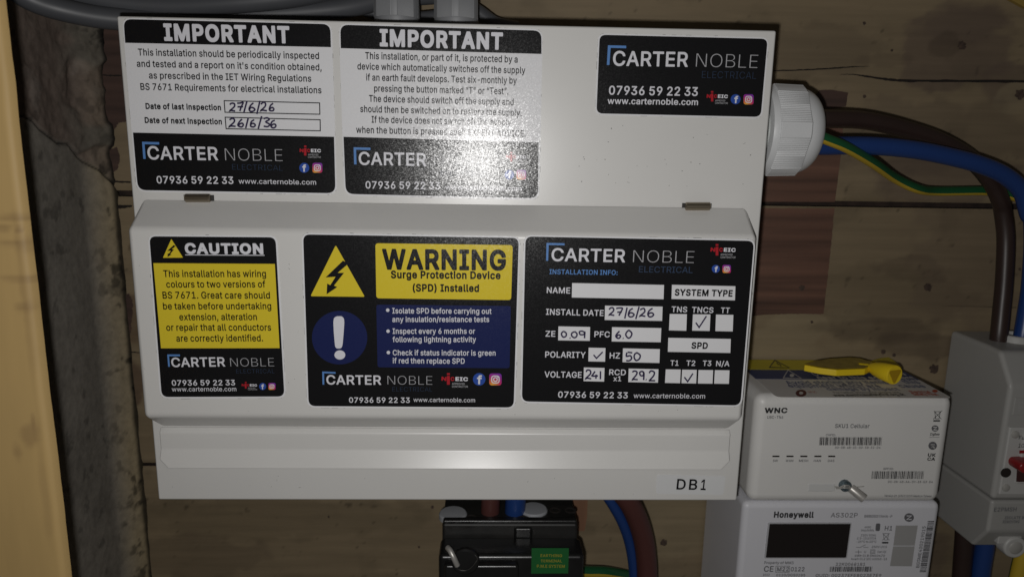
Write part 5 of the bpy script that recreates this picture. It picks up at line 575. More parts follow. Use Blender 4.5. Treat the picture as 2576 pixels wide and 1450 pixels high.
# ------------------------------------------------------------------ plastered side wall, returning from the door frame to the boards
WX = -.258
t = thing('plaster_wall', 'cracked grey plaster side wall between yellow post and boards, broken brickwork near its top', 'wall', (-.252, YB, 1.02))
ny, nz = 260, 620
yy = np.linspace(-.105, YB+.002, ny); zz = np.linspace(1.05, 1.70, nz); Yg, Zg = np.meshgrid(yy, zz)
def wpt(zone, x, y): p = bpx(*V(zone, x, y), WX); return p.y, p.z
CR = [wpt('z1', *p) for p in [(120, 812), (180, 826), (235, 850), (290, 915), (350, 962), (415, 1012), (490, 1020), (530, 1075), (580, 1140), (640, 1200), (690, 1290), (730, 1355), (775, 1370)]]
dmin = np.full(Yg.shape, 9.0); below = np.zeros(Yg.shape)
for (a0, a1), (b0, b1) in zip(CR[:-1], CR[1:]):
    dy, dz = b0-a0, b1-a1; tt = np.clip(((Yg-a0)*dy+(Zg-a1)*dz)/(dy*dy+dz*dz+1e-12), 0, 1)
    dmin = np.minimum(dmin, np.hypot(Yg-a0-tt*dy, Zg-a1-tt*dz))
cy = np.array([c[0] for c in CR]); cz = np.array([c[1] for c in CR]); o_ = np.argsort(cy)
zcr = np.interp(Yg, cy[o_], cz[o_]); up = sstep(-.001, .003, Zg-zcr)
n1 = vnoise(Yg*30, Zg*30, 71, 5); n2 = vnoise(Yg*160, Zg*160, 81, 4); n3 = vnoise(Yg*70, Zg*55, 91, 4)
D = .0012*(n1-.5)+.0004*(n2-.5)
D += up*(.0022*(n3-.5)+.0010*(n2-.5)) - up*.001
D -= .0022*np.exp(-(dmin/.0009)**2)*(.5+n3)
edge = sstep(YB-.024, YB-.004, Yg)                          # the mortar fillet running down the corner
edge0 = sstep(YB-.040, YB-.012, Yg)
D += edge**1.3*(.0085+(.0018+.0025*up)*(n3-.4))+.0025*sstep(YB-.008, YB, Yg)
stone = sstep(.50, .60, vnoise(Yg*28+3, Zg*34, 131, 3))
D += up*edge0*(.0026*stone+.0014*(n2-.5))
upper = sstep(1.555, 1.60, Zg+.02*(n3-.5))
C = np.ones(Yg.shape+(3,))*np.array([.205, .187, .160])
C *= (.80+.40*n1)[..., None]*(1-.2*sstep(.6, .8, vnoise(Yg*40, Zg*25, 211, 5)))[..., None]
brick = np.array([.150, .112, .092]); pale = np.array([.26, .22, .19])
wb = (up*.85)[..., None]; C = C*(1-wb)+(brick*(.72+.56*n1)[..., None]+(pale-brick)*(.55*sstep(.55, .75, n3))[..., None])*wb
dk = (upper*.5)[..., None]; C = C*(1-dk)+np.array([.07, .058, .045])*dk
beige = np.array([.31, .25, .155]); we = (edge*(1-.75*up)*(.75+.9*(n1-.3)))[..., None].clip(0, 1); C = C*(1-we)+beige*we
gs = (up*edge0*stone*.7)[..., None]; C = C*(1-gs)+np.array([.12, .115, .095])*gs
C *= (1-.85*np.exp(-(dmin/.0007)**2))[..., None]
C *= (1-.75*sstep(.64, .74, vnoise(Yg*130, Zg*100, 151, 5))*edge)[..., None]
C *= (1-.35*sstep(.68, .76, vnoise(Yg*110, Zg*90, 171, 5)))[..., None]
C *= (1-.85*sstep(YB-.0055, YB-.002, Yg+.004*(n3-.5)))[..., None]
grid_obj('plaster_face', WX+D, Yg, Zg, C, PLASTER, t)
MB().box(-.34, WX-.01, -.1, YB+.01, 1.05, 1.7).build('wall_core', DARKWOOD, t)

# ------------------------------------------------------------------ yellow painted door post, nearest the camera
YELP = surf_mat('yellow_gloss_paint', .6, 40, .08, (1, 1, .12), .00006)
t = thing('door_post', 'yellow painted wooden door post with scuff marks at the left edge', 'door post', (-.20, -.09, 1.0))
xs = np.linspace(-.30, -.1784, 150); zs = np.linspace(1.02, 1.66, 420); X, Z = np.meshgrid(xs, zs)
n1 = vnoise(X*40, Z*9, 301, 4); n2 = vnoise(X*90, Z*120, 311, 4)
C = np.ones(X.shape+(3,))*np.array([.38, .258, .105])*(.86+.28*n1)[..., None]
for (zx, zy, ru, rv, k) in [(140, 272, .009, .0012, .6), (20, 345, .004, .0012, .6), (60, 455, .008, .0014, .55), (190, 470, .005, .004, .35), (170, 705, .010, .0014, .55), (150, 905, .005, .0028, .6), (180, 740, .002, .03, .22), (190, 1000, .0015, .04, .2), (135, 360, .0015, .0015, .7)]:
    p = bp(*V('zf', zx, zy), -.09); q = np.sqrt(((X-p.x)/ru)**2+((Z-p.z)/rv)**2)+(n2-.5)*1.3; w = (.55*k*(1-sstep(.3, 1.2, q)))[..., None]; C = C*(1-w)+np.array([.10, .055, .03])*w
for (zx, zy, ru, rv, k) in [(175, 400, .0035, .006, .45), (105, 480, .0025, .005, .4), (195, 285, .001, .003, .4), (260, 680, .002, .03, .2)]:
    p = bp(*V('zg', zx, zy), -.09); q = np.sqrt(((X-p.x)/ru)**2+((Z-p.z)/rv)**2)+(n2-.5)*1.3; w = (.7*k*(1-sstep(.3, 1.2, q)))[..., None]; C = C*(1-w)+np.array([.12, .065, .035])*w
Y = np.full_like(X, -.09)-.00012*vnoise(X*30, Z*14, 321, 3); d = -.1784-X
Y += .0035*(1-np.sqrt(np.clip(1-(1-np.clip(d/.0035, 0, 1))**2, 0, 1))); Xe = X+(.0012*(vnoise(Z*0+1, Z*25, 331, 4)-.5))*(1-sstep(0, .01, d))
grid_obj('post_face', Xe, Y, Z, C, YELP, t)
MB().box(-.32, -.236, -.083, -.02, 1.02, 1.66).build('post_core', mat('post_wood', (.10, .06, .03), .7), t)

# ------------------------------------------------------------------ consumer unit
U = thing('consumer_unit', 'white metal consumer unit with hinged front flap, plastered with black safety stickers', 'fuse box', (-.02, .0, 1.3045))
xl, xr, zt, zb = -.1814, .1411, 1.5578, 1.3050
MB().box(xl+.0012, xr-.0012, .0185, YB-.0005, zb+.0012, zt-.0012).build('back_box', PAINT, U, bevel=.0015)
o = MB().box(xl, xr, 0, .018, zb, zt).build('front_cover', PAINT, U, bevel=.0011, seg=3)
# raised grip strip below the flap: leans out towards its lower edge, lower corners cut off
xa, xb = -.1766, .1336; w_ = .0052
z1 = bp(1130, 1076, -.0006).z; z2 = bp(1130, 1090, -.0026).z; zm = bp(1130, 1131, -.0026).z; yB = -.0072; zB = bp(1130, 1180, yB).z; zC = bp(1130, 1157, -.005).z
yc = -.0026+(yB+.0026)*(zm-zC)/(zm-zB)
F = [(xa, -.0006, z1), (xb, -.0006, z1), (xb, -.0026, z2), (xb, -.0026, zm), (xb, yc, zC), (xb-w_, yB, zB), (xa+w_, yB, zB), (xa, yc, zC), (xa, -.0026, zm), (xa, -.0026, z2)]
vs = F+[(x, .0008, z) for x, y, z in F]; n = len(F)
fs = [(0, 1, 2, 9), (9, 2, 3, 8), (8, 3, 4, 5, 6, 7)]+[(i, i+n, (i+1) % n+n, (i+1) % n) for i in range(n)]+[tuple(range(2*n-1, n-1, -1))]
o = mesh_obj('grip_strip', vs, fs, PAINT, U, bevel=.0009, seg=3); fix_normals(o)
# flap: a prism hinged on the cover, its lower return running back into the finger recess
p_ = .018; prof = [(0.0005, bp(365, 497, 0).z), (-p_, bp(317, 575, -p_).z), (-p_, bp(1100, 1052, -p_).z), (-.0004, bp(1100, 1075, -.0004).z)]
lx0, lx1 = -.1768, .1338; lx0, lx1 = lx0+.0003, lx1-.0003
vs = [(lx0, y, z) for y, z in prof]+[(lx1, y, z) for y, z in prof]
vs += [(lx0, .0005, prof[3][1]+.006), (lx1, .0005, prof[3][1]+.006)]
fs = [(0, 4, 5, 1), (1, 5, 6, 2), (2, 6, 7, 3), (0, 1, 2, 3), (4, 7, 6, 5), (0, 3, 7, 4)]
o = mesh_obj('hinged_flap', vs[:8], fs, PAINT, U, bevel=.0026, seg=4); fix_normals(o)
BRASS = mat('bronze_pin', (.34, .29, .22), .3, metal=.9, bump=(900, .00002))
SLOT = mat('slot_dark', (.03, .028, .026), .8)
for (u0, u1, v) in [(466, 529, 498), (1724, 1786, 519)]:
    a = bp(u0, v, -.002); b = bp(u1, v, -.002); L_ = (b-a).length
    m = MB(); m.lathe(a, b-a, [(0, .0017), (.0004, .0021), (L_-.0004, .0021), (L_, .0017)], 20); m.build('hinge_pin', BRASS, U, smooth=True)
    m = MB(); m.box(a.x-.0012, b.x+.0012, -.0008, .0006, a.z-.0026, a.z+.0016); m.build('hinge_slot', SLOT, U)

FRONT = lambda y: (lambda u, v: bp(u, v, y))
YF, YL = -.0002, -p_-.0002
def sticker(name, label, zone, y, corners, r, grow=10):
    """white slab with a thickness of its own, then print in front of it; corners are those of the printed area"""
    s = Sheet(zone, FRONT(y), (0, -1, 0))
    c = Vector((sum(p[0] for p in corners)/4, sum(p[1] for p in corners)/4)); out = []
    for i, p in enumerate(corners):
        sx = 1 if p[0] > c.x else -1; sy = 1 if p[1] > c.y else -1; out.append((p[0]+grow*sx, p[1]+grow*sy))
    q = rr(out, r+grow); fr = [s.P(*k) for k in q]; n = len(fr)
    vs = fr+[v+Vector((0, .00019, 0)) for v in fr]
    o = mesh_obj(name, vs, [tuple(range(n))]+[(i, i+n, (i+1) % n+n, (i+1) % n) for i in range(n)], K_EDGE, U, label=label); fix_normals(o)
    # scraps of dirt caught along the cut edge
    q2 = rr([(p[0]+(1.5 if p[0] > c.x else -1.5), p[1]+(1.5 if p[1] > c.y else -1.5)) for p in out], r+grow, 10)
    for i in range(len(q2)):
        a = Vector(q2[i]); b = Vector(q2[(i+1) % len(q2)]); L_ = (b-a).length; k = 0
        while k < L_:
            ln = min(random.uniform(4, 60), L_-k)
            if random.random() < .24:
                s.line('edge_grime', GRIME, 1, [tuple(a.lerp(b, k/L_)+Vector((random.uniform(-.8, .8), random.uniform(-.8, .8)))), tuple(a.lerp(b, (k+ln)/L_)+Vector((random.uniform(-.8, .8), random.uniform(-.8, .8))))], random.choice([.8, 1.1, 1.6, 2.2]))
            k += ln+random.uniform(1, 40)
    return o, s
def logo(s, br, t, carter, noble, elec, L=3, ew=-.045):
    """bracket corner + two words + small word"""
    (ax, ay), (bx_, by), (cx, cy) = br
    s.poly('logo_bracket', K_BLUE, L, [(ax, ay), (bx_, by), (bx_, by+t), (ax+t*1.05, ay+t), (cx+t, cy), (cx, cy)])
    x0, y0, x1, y1, h = carter; s.text('logo_lettering', K_WHITE, L, 'CARTER', x0, y0, x1, y1, h, .028)
    x0, y0, x1, y1, h = noble; s.text('thin_lettering', K_GREY, L, 'NOBLE', x0, y0, x1, y1, h, -.033)
    x0, y0, x1, y1, h = elec; s.text('blue_lettering', K_DIM, L, 'ELECTRICAL', x0, y0, x1, y1, h, ew+.02)
def niceic(s, x0, y0, x1, y1, L=3):
    w = x1-x0; h = y1-y0; b = y0+h*.50; ch = h*.24; sk = .012*w
    s.text('red_mark', K_RED, L, 'N', x0, b, x0+w*.19, b+sk, ch, .09); s.text('red_mark', K_RED, L, 'C', x0+w*.35, b+sk, x0+w*.49, b+sk, ch, .09)
    s.poly('red_mark', K_RED, L, [(x0+w*.21, y0+h*.20), (x0+w*.32, y0+h*.20), (x0+w*.32, y0+h*.80), (x0+w*.21, y0+h*.80)])
    s.poly('red_mark', K_RED, L, [(x0+w*.21, y0), (x0+w*.32, y0), (x0+w*.32, y0+h*.13), (x0+w*.21, y0+h*.13)])
    s.text('approval_lettering', K_WHITE, L, 'EIC', x0+w*.53, b+sk, x1, b+2*sk, ch, .085)
    s.text('small_lettering', K_GREY, L, 'APPROVED', x0+w*.40, y0+h*.80, x0+w*.88, y0+h*.81, h*.13, 0)
    s.text('small_lettering', K_GREY, L, 'CONTRACTOR', x0+w*.40, y0+h*.99, x1, y1, h*.13, 0)
def social(s, fx, fy, fr, box, parent, L=3):
    s.disc('round_badge', K_FB, L, fx, fy, fr)
    s.text('badge_letter', K_WHITE, L+1, 'f', fx-fr*.38, fy+fr*.72, fx+fr*.42, fy+fr*.74, fr*1.30, .05)
    x0, y0, x1, y1 = box; n = 9; q = rr([(x0, y0), (x1, y0), (x1, y1), (x0, y1)], (x1-x0)*.24, 5)
    # colour of the printed badge: yellow low left, red, magenta, violet high
    c = ((x0+x1)/2, (y0+y1)/2); vs = []; cols = []; fs = []
    rings = [0, .35, .7, 1]; m = len(q)
    for k, t in enumerate(rings):
        for p in (q if k else [c]): vs.append((c[0]+(p[0]-c[0])*t, c[1]+(p[1]-c[1])*t))
    def colr(x, y):
        a = (x-x0)/(x1-x0); b = (y1-y)/(y1-y0); d = math.hypot(a-.28, b+.05)
        stops = [(0, (.80, .50, .06)), (.3, (.72, .22, .05)), (.6, (.55, .03, .11)), (.9, (.33, .03, .28)), (1.3, (.08, .04, .42))]
        for (t0, c0), (t1, c1) in zip(stops[:-1], stops[1:]):
            if d <= t1: f = (d-t0)/(t1-t0); return tuple(u+(v-u)*f for u, v in zip(c0, c1))
        return stops[-1][1]
    fs = [(0, 1+i, 1+(i+1) % m) for i in range(m)]
    for k in range(1, 3):
        a = 1+(k-1)*m; b = 1+k*m; fs += [(a+i, b+i, b+(i+1) % m, a+(i+1) % m) for i in range(m)]
    o = mesh_obj('sunset_badge', [s.P(*p)+s.n*(L*s.step) for p in vs], fs, K_GRAD, parent)
    ca = o.data.color_attributes.new('Col', 'FLOAT_COLOR', 'POINT'); ca.data.foreach_set('color', [k for p in vs for k in (*colr(*p), 1)])
    w = x1-x0; k = w*.20; t = w*.085
    s.line('white_mark', K_WHITE, L+1, rr([(x0+k, y0+k), (x1-k, y0+k), (x1-k, y1-k), (x0+k, y1-k)], w*.2, 4), t, closed=True)
    s.line('white_mark', K_WHITE, L+1, [(c[0]+w*.15*math.cos(i*.314), c[1]+w*.15*math.sin(i*.314)) for i in range(20)], t, closed=True)
    s.disc('white_mark', K_WHITE, L+1, x1-w*.31, y0+w*.31, w*.05, n=10)
BOLT = [(.60, .31), (.70, .37), (.50, .55), (.62, .55), (.43, .80), (.49, .83), (.29, .97), (.30, .76), (.36, .79), (.46, .625), (.27, .64)]
def bolt(s, m, L, x0, y0, x1, y1):
    pts = [(x0+(x1-x0)*a, y0+(y1-y0)*b) for a, b in BOLT]; vs = [s.P(*p) for p in pts]
    tri = tessellate_polygon([[Vector((v.x, v.z, 0)) for v in vs]]); s._put('bolt_mark', m, L, vs, [tuple(t) for t in tri])
BASE = {'b': .045, 'k': .075, 'r': 0}
def lines(s, m, L, rows, w=0.0, name='lettering'):
    for t, x0, y0, x1, y1, h in rows: s.text(name, m, L, t, x0, y0, x1, y1, h, w)

# --- periodic inspection sticker
o, s = sticker('inspection_sticker', 'inspection sticker with two handwritten dates in boxes', 'z2', YF, [(150, 136), (1613, 174), (1650, 1367), (252, 1345)], 58)
s.poly('black_panel', K_BLACK, 1, rr([(150, 136), (1613, 172), (1618, 335), (162, 304)], [58, 58, 0, 0])); s.poly('black_panel', K_BLACK, 1, rr([(217, 938), (1640, 968), (1650, 1367), (252, 1345)], [0, 0, 60, 60]))
s.text('heading_lettering', K_WHITE, 3, 'IMPORTANT', 440, 283, 1328, 302, 108, .082)
lines(s, K_BLACK, 2, [("This installation should be periodically inspected", 255, 393, 1535, 419, 47), ("and tested and a report on it's condition obtained,", 246, 473, 1553, 500, 46),
     ("as prescribed in the IET Wiring Regulations", 332, 556, 1480, 579, 46), ("BS 7671 Requirements for electrical installations", 272, 636, 1552, 661, 46)], .030, 'black_lettering')
lines(s, K_BLACK, 2, [("Date of last inspection", 308, 770, 842, 780, 38), ("Date of next inspection", 302, 869, 848, 880, 38)], .062, 'black_lettering')
s.line('date_box', K_BLACK, 2, [(863, 713), (1538, 729), (1540, 809), (869, 795)], 7, closed=True); s.line('date_box', K_BLACK, 2, [(870, 830), (1542, 848), (1543, 926), (877, 911)], 7, closed=True)
s.hand('27/6/26', 900, 784, 1215, 790, 58, 12); s.hand('26/6/36', 903, 893, 1230, 902, 56, 12)
logo(s, [(283, 1003), (404, 1006), (292, 1124)], 17, (325, 1126, 822, 1132, 90), (872, 1136, 1278, 1142, 88), (922, 1200, 1278, 1208, 40))
lines(s, K_WHITE, 3, [('07936 59 22 33', 388, 1296, 930, 1300, 50)], .03, 'contact_lettering'); lines(s, K_WHITE, 3, [('www.carternoble.com', 967, 1298, 1514, 1306, 34)], .015, 'contact_lettering')
niceic(s, 1397, 1030, 1548, 1118); social(s, 1430, 1187, 35, (1488, 1152, 1558, 1222), o); s.build(o)
# --- residual current test sticker
o, s = sticker('test_reminder_sticker', 'important sticker with eight lines of text, glittering where the flash strikes it', 'z3', YF, [(53, 176), (1476, 218), (1452, 1405), (92, 1372)], 58)
s.poly('black_panel', K_BLACK, 1, rr([(53, 176), (1476, 218), (1477, 383), (57, 342)], [58, 58, 0, 0])); s.poly('black_panel', K_BLACK, 1, rr([(76, 968), (1456, 1008), (1452, 1402), (92, 1372)], [0, 0, 60, 60]))
s.text('heading_lettering', K_WHITE, 3, 'IMPORTANT', 333, 322, 1203, 347, 108, .082)
lines(s, K_BLACK, 2, [("This installation, or part of it, is protected by a", 230, 418, 1308, 444, 47), ("device which automatically switches off the supply", 175, 492, 1362, 521, 46), ("if an earth fault develops. Test six-monthly by", 237, 570, 1302, 593, 46),
     ("pressing the button marked “T” or “Test”.", 293, 648, 1243, 669, 46), ("The device should switch off the supply and", 257, 720, 1280, 745, 46), ("should then be switched on to restore the supply.", 195, 793, 1337, 821, 46),
     ("If the device does not switch off the supply", 275, 868, 1262, 889, 46), ("when the button is pressed seek EXPERT ADVICE.", 166, 940, 1365, 969, 46)], .030, 'black_lettering')
logo(s, [(148, 1042), (267, 1045), (152, 1163)], 17, (185, 1164, 662, 1173, 88), (718, 1176, 1105, 1185, 86), (765, 1243, 1108, 1251, 40))
lines(s, K_WHITE, 3, [('07936 59 22 33', 233, 1332, 760, 1339, 50)], .03, 'contact_lettering'); lines(s, K_WHITE, 3, [('www.carternoble.com', 797, 1340, 1335, 1350, 34)], .015, 'contact_lettering')
niceic(s, 1225, 1075, 1368, 1160); social(s, 1250, 1236, 34, (1300, 1202, 1368, 1270), o); s.build(o)
# --- installer's contact sticker
o, s = sticker('contact_sticker', 'small black contact sticker alone at the upper right of the cover', 'z4', YF, [(258, 247), (1447, 276), (1398, 828), (235, 803)], 46)
s.poly('black_panel', K_BLACK, 1, [(258, 247), (1447, 276), (1398, 828), (235, 803)], 46)
logo(s, [(316, 322), (445, 325), (308, 461)], 18, (350, 464, 880, 472, 100), (937, 475, 1372, 485, 98), (980, 553, 1362, 560, 50), L=3, ew=-.03)
lines(s, K_WHITE, 3, [('07936 59 22 33', 322, 669, 950, 679, 60)], .03, 'contact_lettering'); lines(s, K_WHITE, 3, [('www.carternoble.com', 313, 735, 952, 744, 42)], .022, 'contact_lettering')
niceic(s, 1013, 645, 1163, 737); social(s, 1219, 703, 35, (1275, 668, 1346, 740), o); s.build(o)
# --- two colour wiring caution
o, s = sticker('caution_sticker', 'narrow caution sticker with a yellow text panel', 'z6', YL, [(296, 197), (1090, 203), (1146, 1203), (374, 1206)], 42)
s.poly('black_panel', K_BLACK, 1, [(296, 197), (1090, 203), (1146, 1203), (374, 1206)], 42)
s.poly('yellow_panel', K_YEL, 2, [(322, 365), (1086, 370), (1116, 899), (370, 900)]); s.poly('yellow_triangle', K_YEL, 2, rr([(435, 213), (509, 331), (382, 332)], 5)); bolt(s, K_BLACK, 3, 376, 216, 500, 330)
s.text('heading_lettering', K_WHITE, 3, 'CAUTION', 523, 303, 1015, 305, 60, .075); s.line('heading_lettering', K_WHITE, 3, [(523, 313), (1022, 316)], 5)
lines(s, K_BLACK, 3, [("This installation has wiring", 387, 452, 1032, 452, 42), ("colours to two versions of", 405, 518, 1028, 517, 41), ("BS 7671. Great care should", 382, 587, 1057, 587, 42), ("be taken before undertaking", 385, 655, 1065, 654, 41),
     ("extension, alteration", 487, 723, 975, 722, 41), ("or repair that all conductors", 405, 789, 1064, 788, 41), ("are correctly identified.", 468, 857, 1013, 855, 41)], .030, 'black_lettering')
logo(s, [(410, 938), (490, 938), (416, 1015)], 11, (438, 1016, 775, 1012, 56), (808, 1014, 1083, 1013, 54), (845, 1057, 1085, 1056, 27))
lines(s, K_WHITE, 3, [('07936 59 22 33', 440, 1133, 837, 1131, 33)], .03, 'contact_lettering'); lines(s, K_WHITE, 3, [('www.carternoble.com', 440, 1170, 845, 1168, 27)], .018, 'contact_lettering')
niceic(s, 878, 1110, 975, 1162); social(s, 1010, 1139, 22, (1046, 1117, 1091, 1160), o); s.build(o)
# --- surge protection warning
o, s = sticker('surge_warning_sticker', 'large warning sticker with yellow panel, bolt triangle and exclamation mark', 'z7', YL, [(55, 185), (1412, 207), (1380, 1272), (90, 1263)], 44)
s.poly('black_panel', K_BLACK, 1, [(55, 185), (1412, 207), (1380, 1272), (90, 1263)], 44)
s.poly('yellow_triangle', K_YEL, 2, rr([(261, 252), (444, 577), (102, 573)], 12)); bolt(s, K_BLACK, 3, 107, 250, 440, 570)
s.disc('navy_disc', K_NAVY, 2, 285, 833, 174, 168, 64)
ex = [(246, 735), (250, 708), (268, 698), (300, 698), (313, 712), (315, 740), (311, 800), (305, 870), (300, 893), (290, 901), (268, 901), (258, 892), (255, 870), (249, 800)]
s.poly('exclamation_mark', K_WHITE, 3, rr(ex, 8, 3)); s.disc('exclamation_mark', K_WHITE, 3, 287, 941, 34, 29)
s.poly('yellow_panel', K_YEL, 2, [(510, 240), (1374, 252), (1364, 597), (516, 586)], 20); s.poly('navy_panel', K_NAVY, 2, [(516, 626), (1362, 634), (1354, 1025), (524, 1019)], 16)
s.text('black_lettering', K_BLACK, 3, 'WARNING', 555, 399, 1331, 405, 117, .064)
lines(s, K_BLACK, 3, [('Surge Protection Device', 608, 458, 1297, 464, 44), ('(SPD) Installed', 745, 541, 1162, 544, 43)], .064, 'black_lettering')
for y in (660, 792, 926): s.disc('lettering', K_WHITE, 3, 588+(y-660)*.015, y, 11, n=18)
lines(s, K_WHITE, 3, [("Isolate SPD before carrying out", 617, 680, 1240, 683, 33), ("any insulation/resistance tests", 617, 734, 1226, 734, 33), ("Inspect every 6 months or", 619, 808, 1137, 808, 33),
     ("following lightning activity", 619, 860, 1143, 860, 33), ("Check if status indicator is green", 620, 943, 1266, 945, 33), ("if red then replace SPD", 620, 993, 1072, 996, 33)], .034)
logo(s, [(176, 1045), (260, 1048), (178, 1127)], 11, (203, 1125, 547, 1127, 56), (587, 1127, 868, 1129, 56), (618, 1170, 868, 1171, 28))
niceic(s, 925, 1055, 1092, 1146); social(s, 1163, 1094, 39, (1226, 1057, 1304, 1132), o)
lines(s, K_WHITE, 3, [('07936 59 22 33', 345, 1240, 727, 1241, 32)], .03, 'contact_lettering'); lines(s, K_WHITE, 3, [('www.carternoble.com', 750, 1235, 1137, 1238, 26)], .018, 'contact_lettering'); s.build(o)
# --- installation information
o, s = sticker('installation_info_sticker', 'installation information sticker with white boxes filled in by pen', 'z8', YL, [(85, 198), (1523, 226), (1437, 1259), (62, 1234)], 44)
s.poly('black_panel', K_BLACK, 1, [(85, 198), (1523, 226), (1437, 1259), (62, 1234)], 44)
for q in [[(378, 490), (956, 502), (953, 592), (376, 581)], [(1006, 501), (1405, 510), (1402, 599), (1003, 590)], [(585, 632), (947, 638), (944, 728), (583, 722)], [(992, 684), (1100, 685), (1096, 790), (987, 787)], [(1138, 686), (1248, 687), (1243, 791), (1133, 789)],
          [(1283, 688), (1392, 690), (1388, 794), (1279, 792)], [(292, 762), (491, 766), (489, 853), (290, 850)], [(629, 767), (939, 773), (935, 862), (627, 857)], [(983, 834), (1376, 841), (1373, 929), (980, 922)], [(482, 896), (588, 898), (585, 984), (480, 982)],
          [(698, 900), (930, 905), (927, 992), (695, 987)], [(452, 1020), (582, 1023), (579, 1109), (450, 1106)], [(734, 1027), (921, 1031), (918, 1116), (731, 1112)], [(967, 1032), (1061, 1033), (1057, 1119), (962, 1117)], [(1070, 1034), (1162, 1035), (1158, 1121), (1066, 1119)],
          [(1173, 1036), (1265, 1037), (1261, 1122), (1169, 1121)], [(1276, 1037), (1368, 1038), (1364, 1123), (1271, 1122)]]: s.poly('entry_fields', K_EDGE, 2, q)
lines(s, K_WHITE, 3, [('NAME', 218, 552, 365, 555, 36), ('INSTALL DATE', 213, 688, 575, 696, 36), ('ZE', 210, 825, 272, 826, 35), ('PFC', 517, 828, 614, 830, 35), ('POLARITY', 208, 956, 462, 959, 36), ('HZ', 613, 962, 678, 963, 35), ('VOLTAGE', 204, 1081, 437, 1084, 36),
     ('RCD', 610, 1066, 715, 1068, 34), ('x1', 637, 1105, 686, 1105, 30), ('TNS', 1002, 671, 1100, 673, 34), ('TNCS', 1130, 674, 1265, 677, 34), ('TT', 1312, 677, 1368, 678, 33), ('T1', 995, 1007, 1046, 1008, 32), ('T2', 1095, 1008, 1151, 1009, 32), ('T3', 1198, 1009, 1252, 1010, 32), ('N/A', 1282, 1011, 1366, 1012, 32)], .035)
lines(s, K_BLACK, 3, [('SYSTEM TYPE', 1022, 567, 1386, 574, 38), ('SPD', 1127, 900, 1230, 902, 37)], .062, 'black_lettering')
lines(s, K_BLUE, 3, [('INSTALLATION INFO:', 235, 433, 663, 439, 29)], .035, 'blue_lettering')
s.hand('27/6/26', 612, 694, 890, 702, 50, 10); s.hand('0.09', 308, 831, 458, 838, 42, 10); s.hand('6.0', 650, 838, 753, 838, 46, 10); s.hand('50', 715, 978, 805, 979, 56, 10); s.hand('241', 465, 1088, 556, 1090, 48, 10); s.hand('29.2', 753, 1096, 900, 1102, 56, 10)
for k in ([(512, 940), (531, 962), (570, 922)], [(1155, 738), (1176, 768), (1222, 697)], [(1083, 1080), (1104, 1108), (1137, 1057)]): s.line('handwriting', INK, 4, k, 9)
logo(s, [(217, 238), (330, 240), (214, 350)], 13, (247, 350, 710, 358, 78), (760, 360, 1143, 366, 78), (797, 422, 1135, 427, 38), ew=-.02)
niceic(s, 1247, 245, 1405, 335); social(s, 1281, 401, 25, (1323, 376, 1376, 427), o)
lines(s, K_WHITE, 3, [('07936 59 22 33', 289, 1208, 727, 1213, 37)], .03, 'contact_lettering'); lines(s, K_WHITE, 3, [('www.carternoble.com', 764, 1211, 1213, 1214, 29)], .018, 'contact_lettering'); s.build(o)
# --- tape label
s = Sheet('zd', FRONT(YF), (0, -1, 0)); q = rr([(1560, 705), (2190, 722), (2165, 893), (1552, 880)], 26); fr = [s.P(*k) for k in q]; n = len(fr)
o = mesh_obj('board_number_label', fr+[v+Vector((0, .00019, 0)) for v in fr], [tuple(range(n))]+[(i, i+n, (i+1) % n+n, (i+1) % n) for i in range(n)], TAPE, U, label='clear tape label lettered DB1'); fix_normals(o)
for ch, x0, x1 in (('D', 1736, 1818), ('B', 1849, 1924), ('1', 1957, 2004)): s.text('black_lettering', K_BLACK, 2, ch, x0, 838+(x0-1736)*.02, x1, 839+(x1-1736)*.02, 92, .030)
s.build(o)
# --- dust and small knocks on the paint
def specks(y, box, n, seed):
    R = random.Random(seed); s = Sheet('p', FRONT(y), (0, -1, 0))
    for _ in range(n):
        u = R.uniform(box[0], box[2]); v = R.uniform(box[1], box[3]); r = R.choice([.5, .6, .8, 1.0, 1.5])
        if R.random() < .2: s.line('paint_specks', GRIME, 1, [(u, v), (u+R.uniform(-7, 7), v+R.uniform(-3, 3))], R.uniform(.5, .9))
        else: s.disc('paint_specks', GRIME, 1, u, v, r, r*R.uniform(.5, 1), 7)
    for u, v in ([(1530, 357), (1522, 401), (1738, 408), (1716, 430), (1760, 412), (1468, 395), (1470, 400)] if n == 20 else []): s.disc('paint_specks', GRIME, 1, u, v, 1.6, .9, 8)
    s.build(U)
specks(-.00003, (1380, 310, 1890, 480), 20, 3); specks(-.00003, (410, 1190, 1640, 1250), 14, 4); specks(-.01803, (380, 1028, 1850, 1044), 8, 5); specks(-.01803, (330, 585, 372, 1000), 8, 6); specks(-.01803, (705, 600, 755, 1000), 10, 8)
